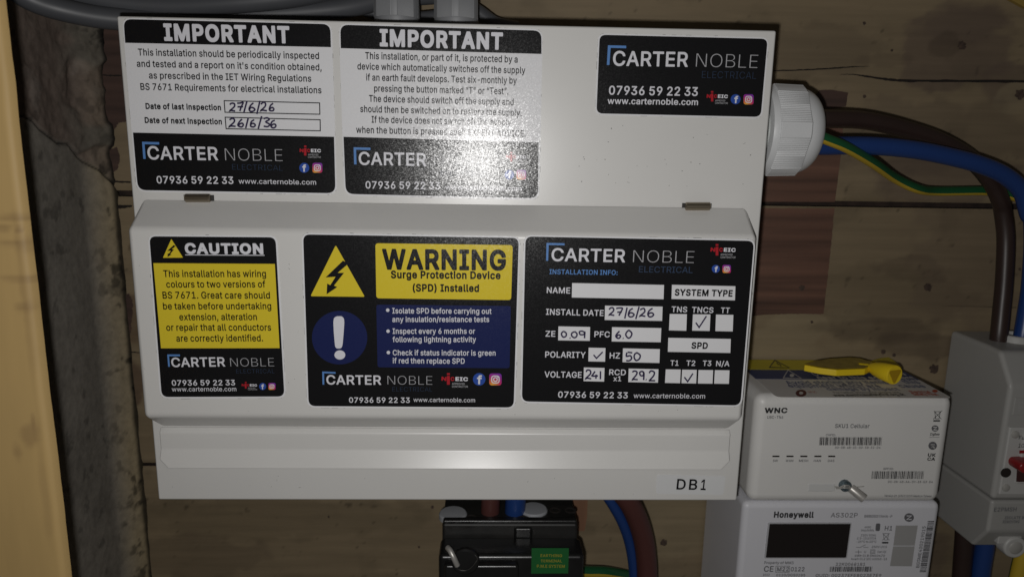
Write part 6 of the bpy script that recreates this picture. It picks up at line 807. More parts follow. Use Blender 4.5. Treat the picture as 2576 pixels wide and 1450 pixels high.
# --- glands screwed into the case
NYL = mat('white_nylon', (.68, .69, .70), .38, var=(30, .02)); NYLG = mat('grey_nylon', (.20, .205, .215), .5, var=(30, .03)); CLEAR = mat('milky_thread', (.55, .57, .55), .25)
def ribhex(i, n):
    th = 2*math.pi*i/n; k = th % (math.pi/3)-math.pi/6; r = min(1/math.cos(k), 1.075)
    return r*(1+(.010 if (i % 2) and abs(k) < .40 else 0))
def gland(name, org, ax, R, m, mthread, dome=1.0, label=None):
    t = MB(); t.lathe(org, ax, [(-.004, R*.80), (.0, R*.80)]+[(.001+.0016*k+(.0008 if j else 0), R*(.80 if j else .84)) for k in range(3) for j in (0, 1)]+[(.0075, R*.80)], 64)
    th = t.build('threaded_collar', mthread, None, smooth=True)
    g = MB(); g.lathe(org, ax, [(.0055, R*.86), (.0062, R*.97), (.0085, R*1.0), (.0095, R*1.0)], 96); fl_ = g.build(name, m, U, smooth=True, label=label)
    th.data.transform(Matrix.Translation(-wloc(fl_))); th.parent = fl_
    g = MB(); g.lathe(org, ax, [(.0095, R*.95), (.0100, R*.965), (.0265, R*.945), (.0272, R*.92)], 288, rf=ribhex); g.build('hex_nut', m, fl_, smooth=True)
    g = MB(); g.lathe(org, ax, [(.0268, R*.93)]+[(.0268+dome*.0125*math.sin(a), R*(.46+.47*math.cos(a))) for a in [k*math.pi/2/10 for k in range(1, 11)]]+[(.033, R*.42), (.02, R*.40)], 64); g.build('dome', m, fl_, smooth=True)
    return fl_
GX = Vector((xr+.016, .05, bp(2000, 330, .05).z)); gland('cable_gland', Vector((xr+.0065, .05, GX.z)), (1, 0, 0), .0262, NYL, CLEAR, 1.0, 'large white gland on the right side of the case')
for u, lab in ((998, 'grey gland on top, left of the pair'), (1148, 'ribbed grey gland on top, right of the pair')):
    c = bp(u, 20, .045); gland('cable_gland', Vector((c.x, .045, zt-.001)), (0, 0, 1), .0122, NYLG, NYLG, .8, lab)

# ------------------------------------------------------------------ cables
C_BRN = mat('brown_sheath', (.034, .020, .017), .38, var=(40, .08), bump=(700, .00002)); C_BLU = mat('blue_sheath', (.014, .045, .18), .35, bump=(700, .00002)); C_RBR = mat('red_brown_sheath', (.085, .030, .026), .42)
C_GRN = mat('green_sheath', (.010, .085, .030), .38); C_YLW = mat('yellow_sheath', (.52, .36, .03), .38); C_GRY = mat('grey_sheath', (.075, .078, .086), .45, var=(25, .08))
def cable(name, label, pts, r, m, group=None, mats=None, mi_fn=None, n=20):
    """pts = (zone, x, y, depth) along the centre of the cable"""
    P = [bp(*V(z, x, y), d) for z, x, y, d in pts]; q = spline(P, 10); c = q[0]
    t = thing(name, label, 'cable', c, group); MB().tube(q, r, n, mi_fn).build('sheath', m, t, smooth=True, mats=mats); return t
cable('tail_cable', 'thick brown cable looping from white gland down into isolator', [('z5', 300, 842, .055), ('z5', 430, 842, .058), ('z5', 700, 855, .066), ('z5', 1000, 925, .074), ('z5', 1250, 1015, .080), ('z5', 1450, 1140, .086), ('z5', 1580, 1290, .090), ('z5', 1645, 1420, .092), ('ze', 1935, 230, .094), ('ze', 1955, 420, .094), ('ze', 1945, 700, .092), ('ze', 1925, 920, .090), ('ze', 1908, 1090, .088), ('ze', 1900, 1160, .088)], .0053, C_BRN, 'meter tails')
cable('tail_cable', 'thick blue cable looping from white gland down into isolator', [('z5', 300, 1030, .050), ('z5', 420, 1032, .052), ('z5', 700, 1030, .056), ('z5', 1000, 1055, .060), ('z5', 1250, 1100, .064), ('z5', 1500, 1165, .068), ('z5', 1680, 1245, .072), ('z5', 1800, 1360, .076), ('z5', 1850, 1520, .080), ('ze', 2142, 250, .086), ('ze', 2150, 450, .088), ('ze', 2130, 750, .088), ('ze', 2100, 950, .086), ('ze', 2075, 1100, .084), ('ze', 2068, 1160, .084)], .0053, C_BLU, 'meter tails')
gy = lambda lo, hi: (lambda k, n: 1 if lo <= (k/n) % 1 < hi else 0)
cable('earth_cable', 'green and yellow earth cable sagging from white gland behind the tails', [('z5', 300, 940, .036), ('z5', 415, 985, .038), ('z5', 560, 1045, .044), ('z5', 740, 1150, .060), ('z5', 900, 1260, .080), ('z5', 1060, 1335, .088), ('z5', 1200, 1352, .096), ('z5', 1540, 1350, .100), ('z5', 1700, 1375, .100), ('z5', 1850, 1440, .098), ('z5', 2000, 1560, .098)], .0031, C_GRN, None, [C_GRN, C_YLW], gy(.44, .665), 28)
cable('supply_cable', 'blue cable beside red-brown cable below the consumer unit', [('zc', 1780, 150, .070), ('zc', 1862, 270, .072), ('zc', 1950, 430, .076), ('zc', 2012, 600, .080), ('zc', 2048, 780, .082), ('zc', 2062, 960, .083), ('zc', 2055, 1150, .083)], .0042, C_BLU, 'cables below the consumer unit')
cable('supply_cable', 'red-brown cable curving down below the consumer unit', [('zc', 1900, 120, .066), ('zc', 2010, 262, .068), ('zc', 2090, 430, .072), ('zc', 2140, 600, .075), ('zc', 2165, 780, .077), ('zc', 2172, 960, .078), ('zc', 2165, 1150, .078)], .0072, C_RBR, 'cables below the consumer unit')
cable('earth_cable', 'green and yellow earth cable leaving the black service cutout', [('zc', 1500, 880, .080), ('zc', 1620, 890, .084), ('zc', 1800, 895, .090), ('zc', 2000, 930, .100), ('zc', 2200, 990, .103), ('zc', 2400, 1090, .104)], .0040, C_GRN, None, [C_GRN, C_YLW], gy(.44, .76), 28)
cable('earth_cable', 'green and yellow earth cable below the isolator', [('zb', 985, 1260, .085), ('zb', 950, 1360, .085), ('zb', 925, 1470, .085), ('zb', 905, 1560, .085)], .0052, C_GRN, None, [C_GRN, C_YLW], gy(.44, .82), 28)
cable('meter_lead', 'dark brown lead leaving the isolator underside', [('zb', 648, 1130, .092), ('zb', 644, 1240, .092), ('zb', 632, 1400, .092), ('zb', 622, 1560, .092)], .0062, C_BRN, 'leads below the isolator')
cable('meter_lead', 'blue lead leaving the isolator underside', [('zb', 765, 1130, .088), ('zb', 756, 1270, .088), ('zb', 736, 1400, .088), ('zb', 718, 1560, .088)], .0062, C_BLU, 'leads below the isolator')
cable('grey_cable', 'grey sheathed cable sagging across the top left, lowest of its bundle', [('p', 20, -40, .030), ('p', 80, 0, .036), ('p', 160, 26, .044), ('p', 270, 46, .052), ('p', 400, 52, .060), ('p', 600, 40, .070), ('p', 850, 22, .075), ('p', 985, -10, .070)], .0060, C_GRY, 'grey cables above the consumer unit')
cable('grey_cable', 'grey sheathed cable above the lowest one, running to the top edge', [('p', 120, -50, .05), ('p', 230, -6, .055), ('p', 400, 14, .06), ('p', 600, 6, .062), ('p', 760, -12, .064), ('p', 900, -50, .064)], .0060, C_GRY, 'grey cables above the consumer unit')
cable('grey_cable', 'grey cable dipping behind the two glands on top', [('p', 800, -50, .085), ('p', 870, -8, .085), ('p', 930, 26, .088), ('p', 1010, 48, .092), ('p', 1100, 44, .092), ('p', 1180, 22, .09), ('p', 1245, 60, .095), ('p', 1300, 72, .10)], .0045, C_GRY, 'grey cables above the consumer unit')
cable('grey_cable', 'topmost grey cable crossing behind the others at the top edge', [('p', 300, -20, .085), ('p', 520, -8, .09), ('p', 700, 12, .092), ('p', 860, 8, .092), ('p', 1000, -6, .09), ('p', 1200, -20, .088)], .0055, C_GRY, 'grey cables above the consumer unit')

# ------------------------------------------------------------------ black service cutout under the unit
BLK = mat('black_bakelite', (.012, .012, .012), .28, var=(60, .3), bump=(200, .00008)); BLK2 = mat('dusty_black', (.014, .0135, .0125), .5, var=(90, .35))
CUT = thing('service_cutout', 'black service fuse cutout with white plugs and a green label', 'fuse cutout', (.01, YB, 1.10))
def pz(zone, x, y, d): return bp(*V(zone, x, y), d)
a = pz('zc', 300, 430, .055); b = pz('zc', 1535, 430, .055); zA = a.z; zA2 = pz('zc', 300, 545, .055).z
MB().box(a.x, b.x, .052, YB-.002, 1.04, zA).build('terminal_block', BLK2, CUT, bevel=.002)
c = pz('zc', 262, 625, .030); d = pz('zc', 1606, 612, .030)
MB().box(c.x, d.x, .030, .0515, 1.03, zA2).build('fuse_cover', BLK, CUT, bevel=.003, seg=3)
m = MB(); q0 = pz('zc', 640, 640, .029); m.box(c.x+.004, q0.x+.024, .024, .031, 1.03, pz('zc', 262, 800, .028).z); m.build('fuse_carrier', BLK, CUT, bevel=.002)
m = MB(); m.box(a.x+.0005, b.x-.0005, .0525, .0575, zA-.001, zA+.002); m.build('front_rib', BLK, CUT, bevel=.0012)
g = pz('zc', 1040, 430, .054); m = MB(); m.box(g.x-.006, g.x+.006, .050, .054, zA2-.003, zA-.002); m.build('screw_boss', BLK, CUT, bevel=.002)
PLUG = mat('white_plug', (.34, .35, .37), .5)
for x, y in ((397, 372), (1135, 335)):
    p = bpz(*V('zc', x, y), zA); m = MB(); m.lathe((p.x, p.y, zA-.002), (0, 0, 1), [(0, .0092), (.0028, .0092), (.0038, .0084), (.0042, .004)], 32); m.build('white_plug', PLUG, CUT, smooth=True)
for x, y in ((560, 398), (1040, 405), (1330, 330), (1470, 330)):
    p = bpz(*V('zc', x, y), zA); m = MB(); m.lathe((p.x, p.y, zA-.001), (0, 0, 1), [(0, .004), (.0014, .0038), (.0014, .0026), (.0004, .0024)], 20); m.build('terminal_hole', HOLE, CUT, smooth=True)
for nm, x, mm, r in (('brown_tail', 735, C_RBR, .0062), ('blue_tail', 965, C_BLU, .0068)):
    p = bpz(*V('zc', x, 385), zA); m = MB(); m.tube(spline([(p.x, p.y+.006, zA-.006), (p.x+.001, p.y+.006, zA+.02), (p.x+.005, p.y+.012, zA+.06)], 8), r, 20); m.build(nm, mm, CUT, smooth=True)
K_GREEN = mat('green_label', (.012, .115, .028), .45); K_YT = mat('yellow_print', (.30, .27, .03), .5)
s = Sheet('zc', FRONT(.0298), (0, -1, 0)); gl = [s.P(*p) for p in [(1117, 676), (1457, 676), (1450, 906), (1112, 908)]]
o = mesh_obj('earth_label', gl+[v+Vector((0, .00015, 0)) for v in gl], [(0, 1, 2, 3)]+[(i, i+4, (i+1) % 4+4, (i+1) % 4) for i in range(4)], K_GREEN, CUT, label='green label reading earthing terminal'); fix_normals(o)
lines(s, K_YT, 1, [('EARTHING', 1197, 754, 1394, 755, 24), ('TERMINAL', 1199, 803, 1394, 803, 24), ('P.M.E SYSTEM', 1164, 852, 1418, 853, 26)], .03); s.build(o)
STEEL = mat('bright_steel', (.50, .49, .46), .35, metal=.35); LEAD = mat('lead_crimp', (.55, .53, .50), .4, metal=.5, bump=(600, .00006))
P = [pz('zc', x, y, dd) for x, y, dd in [(350, 672, .026), (372, 700, .023), (405, 765, .021), (436, 832, .022)]]
MB().tube(spline(P, 6), .0017, 12).build('seal_crimp', LEAD, CUT, smooth=True)
P = [pz('zc', x, y, dd) for x, y, dd in [(436, 832, .022), (430, 850, .0225), (455, 874, .023), (510, 880, .023), (555, 860, .0225), (600, 810, .0225), (620, 770, .023), (590, 730, .0235)]]
MB().tube(spline(P, 8), .00028, 8).build('seal_wire', mat('dull_wire', (.12, .115, .11), .4, metal=.8), CUT, smooth=True)
m = MB(); p = pz('zc', 510, 800, .024); m.lathe((p.x, .026, p.z), (0, -1, 0), [(0, .0085), (.002, .0085), (.003, .0075)], 32); m.build('seal_boss', BLK, CUT, smooth=True)

# ------------------------------------------------------------------ electricity meter and the communications hub plugged on top of it
MET = mat('meter_white', (.68, .68, .72), .42, bump=(1200, .00001), var=(20, .02)); HUBM = mat('hub_white', (.72, .71, .69), .42, bump=(1200, .00001), var=(20, .02))
P_BLK = mat('pad_print_black', (.03, .03, .032), .5); P_GRY = mat('pad_print_grey', (.13, .13, .14), .5)
yh, ym = .0375, .040
hx0, hx1 = .1625, .2850; hzT = bp(2100, 995, yh).z; hzB = bp(2100, 1266, yh).z
HUB = thing('communications_hub', 'white communications hub with five status lamps, plugged onto the meter', 'communications hub', (.223, YB, hzB))
def rbox(name, parent, m, x0, x1, y0, y1, z0, z1, bev, seg=4): return MB().box(x0, x1, y0, y1, z0, z1).build(name, m, parent, bevel=bev, seg=seg)
rbox('hub_case', HUB, HUBM, hx0, hx1, yh, YB-.001, hzB, hzT, .0062)
s = Sheet('za', FRONT(yh-.0001), (0, -1, 0), .00005)
s.text('lettering', P_BLK, 1, 'WNC', 460, 419, 603, 419, 30, .075)
lines(s, P_GRY, 1, [('UBC-TN6', 476, 455, 577, 455, 17), ('SKU1 Cellular', 902, 513, 1118, 514, 24), ('CHFID:', 845, 564, 907, 565, 13), ('00-0B-6B-01-00-38-E2-D4', 902, 643, 1188, 643, 13), ('GPFID:', 1205, 776, 1270, 777, 13)], .030, 'grey_lettering')
for t_, xc, w in (('SW', 528, 32), ('WAN', 616, 48), ('MESH', 705, 58), ('HAN', 791, 44), ('GAS', 877, 42)): s.text('grey_lettering', P_GRY, 1, t_, xc-w/2, 726, xc+w/2, 726, 14, .03)
def barcode(s, name, L, x0, y0, x1, y1, dx, seed):
    """bars from (x0, y0) to (x1, y1); dx = skew of the bar"""
    R = random.Random(seed); x = x0; xs_ = []
    while x < x1-2:
        w = R.choice([2.2, 2.2, 4.4, 6.6]); xs_.append((x, min(x+w, x1))); x += w+R.choice([2.4, 2.4, 4.6, 5])
    for a, b in xs_: s.poly(name, P_BLK, L, [(a, y0), (b, y0), (b+dx, y1), (a+dx, y1)])
barcode(s, 'barcode', 1, 807, 572, 1198, 622, -4, 1); barcode(s, 'barcode', 1, 1136, 785, 1462, 833, -5, 2)
s.build(HUB)
for x in (532, 620, 707, 795, 882):
    a = pz('za', x-23, 696, yh); b = pz('za', x+23, 687, yh); MB().box(a.x, b.x, yh-.0004, yh+.001, a.z, b.z).build('status_lamp', HOLE, HUB, bevel=.0003)
s = Sheet('zb', FRONT(yh-.0001), (0, -1, 0), .00005)
lines(s, P_GRY, 1, [('00-0B-6B-AA-00-38-E2-D4', 232, 942, 474, 943, 11), ('Version 01 (20211029) Made in Taiwan', 212, 1017, 466, 1019, 11)], .030, 'grey_lettering')
# waste bin mark, round marks and conformity mark
s.line('symbols', P_BLK, 1, [(484, 560), (489, 598), (507, 598), (514, 560), (484, 560)], 3); s.line('symbols', P_BLK, 1, [(480, 556), (520, 600)], 3); s.line('symbols', P_BLK, 1, [(524, 554), (476, 600)], 3); s.poly('symbols', P_BLK, 1, [(477, 605), (513, 605), (512, 613), (476, 613)])
s.disc('symbols', P_GRY, 1, 486, 650, 19, 17); s.line('symbols_light', HUBM, 2, [(476, 643), (494, 643), (478, 658), (496, 658)], 4); lines(s, P_BLK, 1, [('ZigBee', 458, 687, 509, 687, 12)], .05); s.line('symbols', P_GRY, 1, [(454, 698), (510, 697)], 2)
s.disc('symbols', P_GRY, 1, 473, 743, 23, 22); s.line('symbols_light', HUBM, 2, [(462, 737), (484, 737)], 3); s.line('symbols_light', HUBM, 2, [(467, 748), (480, 748), (480, 757)], 3)
lines(s, P_BLK, 1, [('UK', 446, 800, 488, 801, 16), ('CA', 443, 822, 485, 823, 16)], .06); s.build(HUB)
a = pz('za', 730, 912, yh); b = pz('za', 905, 862, yh)
SLOTM = mat('slot_pale', (.64, .64, .63), .4); MB().box(a.x, b.x, yh-.0003, yh+.001, a.z, b.z).build('seal_slot', SLOTM, HUB, bevel=.0006)
p = pz('za', 975, 884, yh-.003); SCR = mat('screw_blue_steel', (.12, .16, .18), .4, metal=.6, var=(900, .5))
m = MB(); m.lathe((p.x, yh+.0005, p.z), (0, -1, 0), [(0, .0036), (.003, .0036), (.0042, .0026)], 24); m.build('screw_head', SCR, HUB, smooth=True)
a = pz('za', 1000, 890, yh-.004); b = pz('za', 1088, 962, yh-.010); m = MB(); ax = b-a; L_ = ax.length
m.lathe(a, ax, [(0, .0020), (.0006, .0027), (L_-.0004, .0027), (L_, .0024), (L_, .0013), (L_-.003, .0012)], 24); m.build('seal_crimp', LEAD, HUB, smooth=True)
p0 = pz('za', 975, 884, yh-.0042)
for k in range(3):
    R = random.Random(40+k); MB().tube(spline([pz('za', 900+k*6, 880+k*7, yh-.0006), pz('za', 930, 886+k*4, yh-.003), pz('za', 958, 874+k*8, yh-.0052), pz('za', 990, 876+k*9, yh-.0056), pz('za', 1004, 892, yh-.0046)], 6), .00032, 8).build('twisted_wire', STEEL, HUB, smooth=True)
MB().tube(spline([pz('za', 1000, 884, yh-.002), pz('za', 1040, 884, yh-.001), pz('za', 1085, 880, yh-.0006)], 5), .0003, 8).build('twisted_wire', STEEL, HUB, smooth=True)
# label on the hub's top
TOP = lambda u, v: bpz(u, v, hzT+.0001)
s = Sheet('za', TOP, (0, 0, 1), .00006)
def zb2za(x, y): u = 3300+x/1.3786; v = 1200+y/1.3786; return ((u-2700)*1.6075, (v-1350)*1.6075)
yb = pz  # back edge of the label lies at the boards
def topq(xa_, xb_, ya_, yb_): return [(xa_, ya_, hzT), (xb_, ya_, hzT), (xb_, yb_, hzT), (xa_, yb_, hzT)]
E0 = s.P(655, 322); E1 = s.P(*zb2za(548, 484)); Ym = s.P(545, 208).y; Yk = s.P(500, 149).y; xL, xR, yFr = hx0+.0105, hx1-.004, E0.y
WHT = mat('label_white', (.60, .58, .56), .5, var=(50, .06)); LYEL = mat('label_yellow', (.62, .52, .03), .5); LNAV = mat('label_navy', (.035, .055, .15), .5); LPRT = mat('label_print', (.09, .11, .22), .5)
def slab(name, m, q, th, parent):
    q = [Vector(p) for p in q]; n = len(q); vs = [p+Vector((0, 0, th)) for p in q]+q
    o = mesh_obj(name, vs, [tuple(range(n))]+[(i, i+n, (i+1) % n+n, (i+1) % n) for i in range(n)], m, parent); fix_normals(o); return o
r_ = rr([(xL, yFr), (xR, yFr), (xR, YB-.004), (xL, YB-.004)], [.004, .004, .001, .001]); o = slab('safety_label', WHT, [(x, y, hzT+.00003) for x, y in r_], .00012, HUB); o['label'] = 'safety label with yellow and navy bands'
slab('yellow_band', LYEL, topq(xL, xR, Yk, YB-.004), .00022, o); slab('navy_band', LNAV, topq(xL, xR, Ym, Yk-.0003), .00022, o)
a = s.P(490, 137); b = s.P(660, 138); c = s.P(545, 93)
s.line('warning_triangle', P_BLK, 6, [(492, 137), (618, 140), (524, 92)], 6, closed=True); s.line('warning_triangle', P_BLK, 6, [(536, 106), (546, 118), (556, 118), (566, 132)], 5)
s.line('white_mark', WHT, 6, [(578, 204), (690, 206), (608, 154)], 5, closed=True); s.disc('white_mark', WHT, 6, 632, 188, 14, 10)
u1 = zb2za(385, 386); u2 = zb2za(335, 366)
s.text('white_lettering', WHT, 6, 'C', 776, 190, 806, 190, 22, .05); s.text('white_lettering', WHT, 6, 'e', u2[0]-26, u2[1], u2[0], u2[1], 20, .05); s.text('white_lettering', WHT, 6, 'near to this equipment', 802, 210, u1[0], u1[1]+2, 18, .05)
for t_, x0, y0, xx, yy_, h in (('Avoid storing any items       this', 608, 243, 413, 411, 22), ('equipment which are        cause', 620, 261, 442, 432, 20), ('damage by impact', 862, 280, 300, 447, 18)):
    q = zb2za(xx, yy_); s.text('lettering', LPRT, 4, t_, x0, y0, q[0], q[1], h, .030)
q = zb2za(300, 462); s.text('small_lettering', P_GRY, 4, 'For further information please see', 902, 300, q[0], q[1], 12, 0); q = zb2za(330, 474); s.text('small_lettering', P_BLK, 4, 'www.electricalsafetyfirst.org.uk', 902, 318, q[0], q[1], 14, .04)
s.disc('badge', mat('badge_maroon', (.10, .02, .025), .5), 4, 690, 298, 34, 22); s.disc('badge_core', WHT, 5, 690, 298, 13, 9)
ORG = mat('label_orange', (.45, .07, .03), .5); q = zb2za(362, 461); q1 = zb2za(470, 461); s.text('orange_lettering', ORG, 4, 'Electrical', q[0], q[1], q1[0], q1[1], 14, .04); q = zb2za(375, 474); q1 = zb2za(508, 474); s.text('orange_lettering', ORG, 4, 'Safety First', q[0], q[1], q1[0], q1[1], 14, .04)
q = zb2za(485, 451); s.disc('orange_dot', ORG, 4, q[0], q[1], 18, 9); lines(s, ORG, 4, [('NFCC', 742, 296, 792, 296, 10)], 0, 'orange_lettering')
s.build(o)

mx0, mx1 = bp(1867, 1310, ym).x, bp(2362, 1300, ym).x+.0005
METER = thing('electricity_meter', 'white electricity meter with a dark display and printed specifications', 'electricity meter', (.223, YB, 1.13))
rbox('meter_case', METER, MET, mx0, mx1, ym, YB-.001, 1.06, hzB-.0006, .004)
a = pz('za', 462, 1327, ym); b = pz('za', 990, 1107, ym); FRM = mat('display_rim', (.45, .45, .47), .4); GLS = mat('display_glass', (.012, .009, .009), .06, coat=1)
s = Sheet('za', FRONT(ym-.0001), (0, -1, 0), .00005)
q = [(482, 1106), (1006, 1106), (976, 1329), (458, 1329)]; vs = [s.P(*p) for p in rr(q, 8)]; n = len(vs)
o = mesh_obj('display', [v+Vector((0, -.0005, 0)) for v in vs]+[v+Vector((0, .001, 0)) for v in vs], [tuple(range(n))]+[(i, i+n, (i+1) % n+n, (i+1) % n) for i in range(n)], FRM, METER); fix_normals(o)
vs = [s.P(*p)+Vector((0, -.0007, 0)) for p in rr([(490, 1112), (998, 1112), (969, 1323), (466, 1323)], 6)]; mesh_obj('glass', vs, [tuple(range(len(vs)))], GLS, o)
lines(s, P_BLK, 1, [('Honeywell', 518, 1074, 768, 1075, 34)], .07)
lines(s, P_GRY, 1, [('AS302P', 875, 1074, 1043, 1075, 28)], .012, 'grey_lettering')
lines(s, P_GRY, 1, [('BBBDBSYAHA-P', 1087, 1075, 1262, 1076, 16), ('Property of MM3', 458, 1366, 642, 1367, 16), ('CE', 455, 1414, 515, 1415, 34), ('M22', 538, 1412, 612, 1412, 26), ('0122', 624, 1412, 710, 1412, 26), ('2022', 450, 1441, 492, 1441, 13), ('0120/SGS0285', 533, 1443, 715, 1444, 15),
     ('22K0068181', 907, 1377, 1092, 1377, 18), ('GUID: 00237EFE8023E7E9', 780, 1448, 1192, 1448, 19), ('4000', 1087, 1142, 1128, 1142, 12), ('imp/kWh', 1066, 1161, 1146, 1162, 13), ('H1', 1214, 1155, 1261, 1156, 27), ('230V 50Hz', 1065, 1193, 1160, 1193, 13), ('0.5-10(100)A', 1040, 1212, 1160, 1212, 13),
     ('-25°C to 55°C', 1037, 1233, 1162, 1233, 13), ('230V UC3', 1133, 1266, 1227, 1266, 13), ('U', 1085, 1297, 1097, 1297, 13), ('Cat III', 1168, 1297, 1223, 1297, 13), ('kWh Cl.B EN50470', 1027, 1321, 1215, 1321, 13), ('kvarh Cl.2 IEC 62053-23', 1005, 1341, 1228, 1342, 13)], .030, 'grey_lettering')
s.line('symbols', P_GRY, 1, [(532, 1380), (618, 1380), (615, 1418), (530, 1418)], 3, closed=True); s.poly('symbols', P_GRY, 1, rr([(1160, 1112), (1188, 1112), (1184, 1160), (1156, 1160)], 10))
s.line('symbols', P_GRY, 1, [(1206, 1176), (1212, 1216), (1232, 1216), (1240, 1176), (1206, 1176)], 3); s.line('symbols', P_GRY, 1, [(1202, 1174), (1244, 1218)], 3); s.line('symbols', P_GRY, 1, [(1246, 1174), (1200, 1218)], 3); s.poly('symbols', P_BLK, 1, [(1198, 1228), (1238, 1228), (1237, 1238), (1197, 1238)])
s.line('symbols', P_GRY, 1, [(1035, 1262), (1062, 1262), (1096, 1246)], 3); s.line('symbols', P_GRY, 1, [(1082, 1262), (1112, 1262)], 3); s.line('symbols', P_GRY, 1, [(1030, 1291), (1070, 1291)], 3); s.line('symbols', P_GRY, 1, [(1050, 1278), (1050, 1304)], 3)
s.line('symbols', P_GRY, 1, [(1127, 1277), (1154, 1277), (1153, 1300), (1125, 1300)], 3, closed=True); s.line('symbols', P_GRY, 1, [(1134, 1283), (1147, 1283), (1146, 1294), (1133, 1294)], 2, closed=True)
barcode(s, 'barcode', 1, 872, 1383, 1138, 1415, -4, 3); s.build(METER)
s = Sheet('zb', FRONT(ym-.0001), (0, -1, 0), .00005); PANEL = mat('grey_panel', (.36, .355, .35), .5)
s.disc('symbols', P_GRY, 1, 346, 1129, 26, 23); s.line('symbols_light', MET, 2, [(333, 1120), (358, 1120), (334, 1139), (360, 1139)], 5)
for q in ([(275, 1172), (393, 1172), (376, 1280), (261, 1280)], [(260, 1284), (376, 1284), (361, 1391), (243, 1390)]): s.poly('grey_panel', PANEL, 1, q)
R = random.Random(5); t_ = 0.0
while t_ < 1:
    w = R.choice([.008, .008, .016, .022]); f0, f1 = t_, min(1, t_+w); A0, B0, A1, B1 = Vector((447, 1148)), Vector((481, 1148)), Vector((402, 1425)), Vector((437, 1425))
    s.poly('barcode', P_BLK, 1, [tuple(A0.lerp(A1, f0)), tuple(B0.lerp(B1, f0)), tuple(B0.lerp(B1, f1)), tuple(A0.lerp(A1, f1))]); t_ += w+R.choice([.008, .008, .014])
s.text('grey_lettering', P_GRY, 1, 'BGSME400219015', 400, 1399, 436, 1176, 17, .03); s.build(METER)

# ------------------------------------------------------------------ yellow meter box key lying on the hub
KEY = mat('yellow_plastic', (.82, .60, .016), .4, bump=(700, .00003)); KEYD = mat('yellow_worn', (.36, .27, .055), .6, var=(150, .25))
kz = hzT+.0035
def kp(x, y, z): return bpz(*V('ze', x, y), z)
pc = kp(1165, 1395, hzT+.0062); KT = thing('meter_box_key', 'yellow plastic triangular socket key lying on top of the white hub', 'key', (pc.x-.02, pc.y, hzT))
out = [(528, 1312), (600, 1285), (700, 1268), (860, 1257), (930, 1265), (1015, 1292), (1010, 1316), (960, 1340), (840, 1345), (760, 1348), (640, 1334)]
top = [kp(x, y, hzT+.0075) for x, y in out]; n = len(top); vs = top+[p-Vector((0, 0, .0042)) for p in top]
o = mesh_obj('handle', vs, [tuple(range(n)), tuple(range(2*n-1, n-1, -1))]+[(i, i+n, (i+1) % n+n, (i+1) % n) for i in range(n)], KEY, KT, bevel=.0005); fix_normals(o)
inn = [Vector((sum(p.x for p in top)/n, sum(p.y for p in top)/n, 0)).lerp(Vector((p.x, p.y, 0)), .93) for p in top]
mesh_obj('handle_inset', [(p.x, p.y, top[0].z+.0003) for p in inn], [tuple(range(n))], KEYD, KT)
s = Sheet('ze', lambda u, v: bpz(u, v, top[0].z+.0002), (0, 0, 1), .00006); KTX = mat('key_lettering', (.24, .17, .03), .6)
for a, b, y in ((715, 800, 1290), (735, 880, 1309), (845, 950, 1326)):
    x = a
    while x < b: w = random.uniform(8, 20); s.poly('raised_marks', KTX, 1, [(x, y-7), (x+w, y-6), (x+w+6, y+4), (x+4, y+4)]); x += w+5
s.build(KT)
e1 = kp(1168, 1396, hzT+.0060); ax = Vector((.30, -.95, .04)).normalized(); e0 = e1-ax*.016; nk = kp(950, 1365, hzT+.0050)
m = MB(); R0 = .0058; e1 = e1+Vector((0, 0, .0012))
def tri(i, n): th = 2*math.pi*i/n; k = (th+math.pi/2+math.pi/3) % (2*math.pi/3)-math.pi/3; return min(.5/math.cos(k), .85)/.62
m.lathe(e1, ax, [(-.019, .0030), (-.015, .0046), (-.009, .0057), (-.0005, .0063), (0, .0060)], 40); m.build('barrel', KEY, KT, smooth=True)
m = MB(); m.lathe(e1+ax*.0001, ax, [(0.0, .0040), (.00008, .0040)], 36, rf=tri); m.build('triangular_socket', mat('socket_shade', (.42, .26, .006), .5), KT, smooth=False)
b0 = e1-ax*.0165; hnd = kp(985, 1335, hzT+.0055)
MB().tube(spline([hnd+Vector((-.006, .002, 0)), hnd, (hnd+b0)/2, b0+ax*.002], 6), .0030, 14).build('neck', KEY, KT, smooth=True)
o = thing('yellow_tab', 'yellow plastic tab sticking up behind the yellow key', 'tab', tuple(kp(1120, 1300, hzT+.001)))
q = [kp(x, y, hzT+.0006) for x, y in ((1010, 1292), (1060, 1276), (1125, 1268), (1170, 1300), (1215, 1338), (1130, 1335), (1050, 1318))]; q = [p+Vector((0, 0, .0012)) for p in q]; n = len(q)
ob = mesh_obj('tab_sheet', q+[p-Vector((0, 0, .0015)) for p in q], [tuple(range(n)), tuple(range(2*n-1, n-1, -1))]+[(i, i+n, (i+1) % n+n, (i+1) % n) for i in range(n)], LYEL, o); fix_normals(ob)

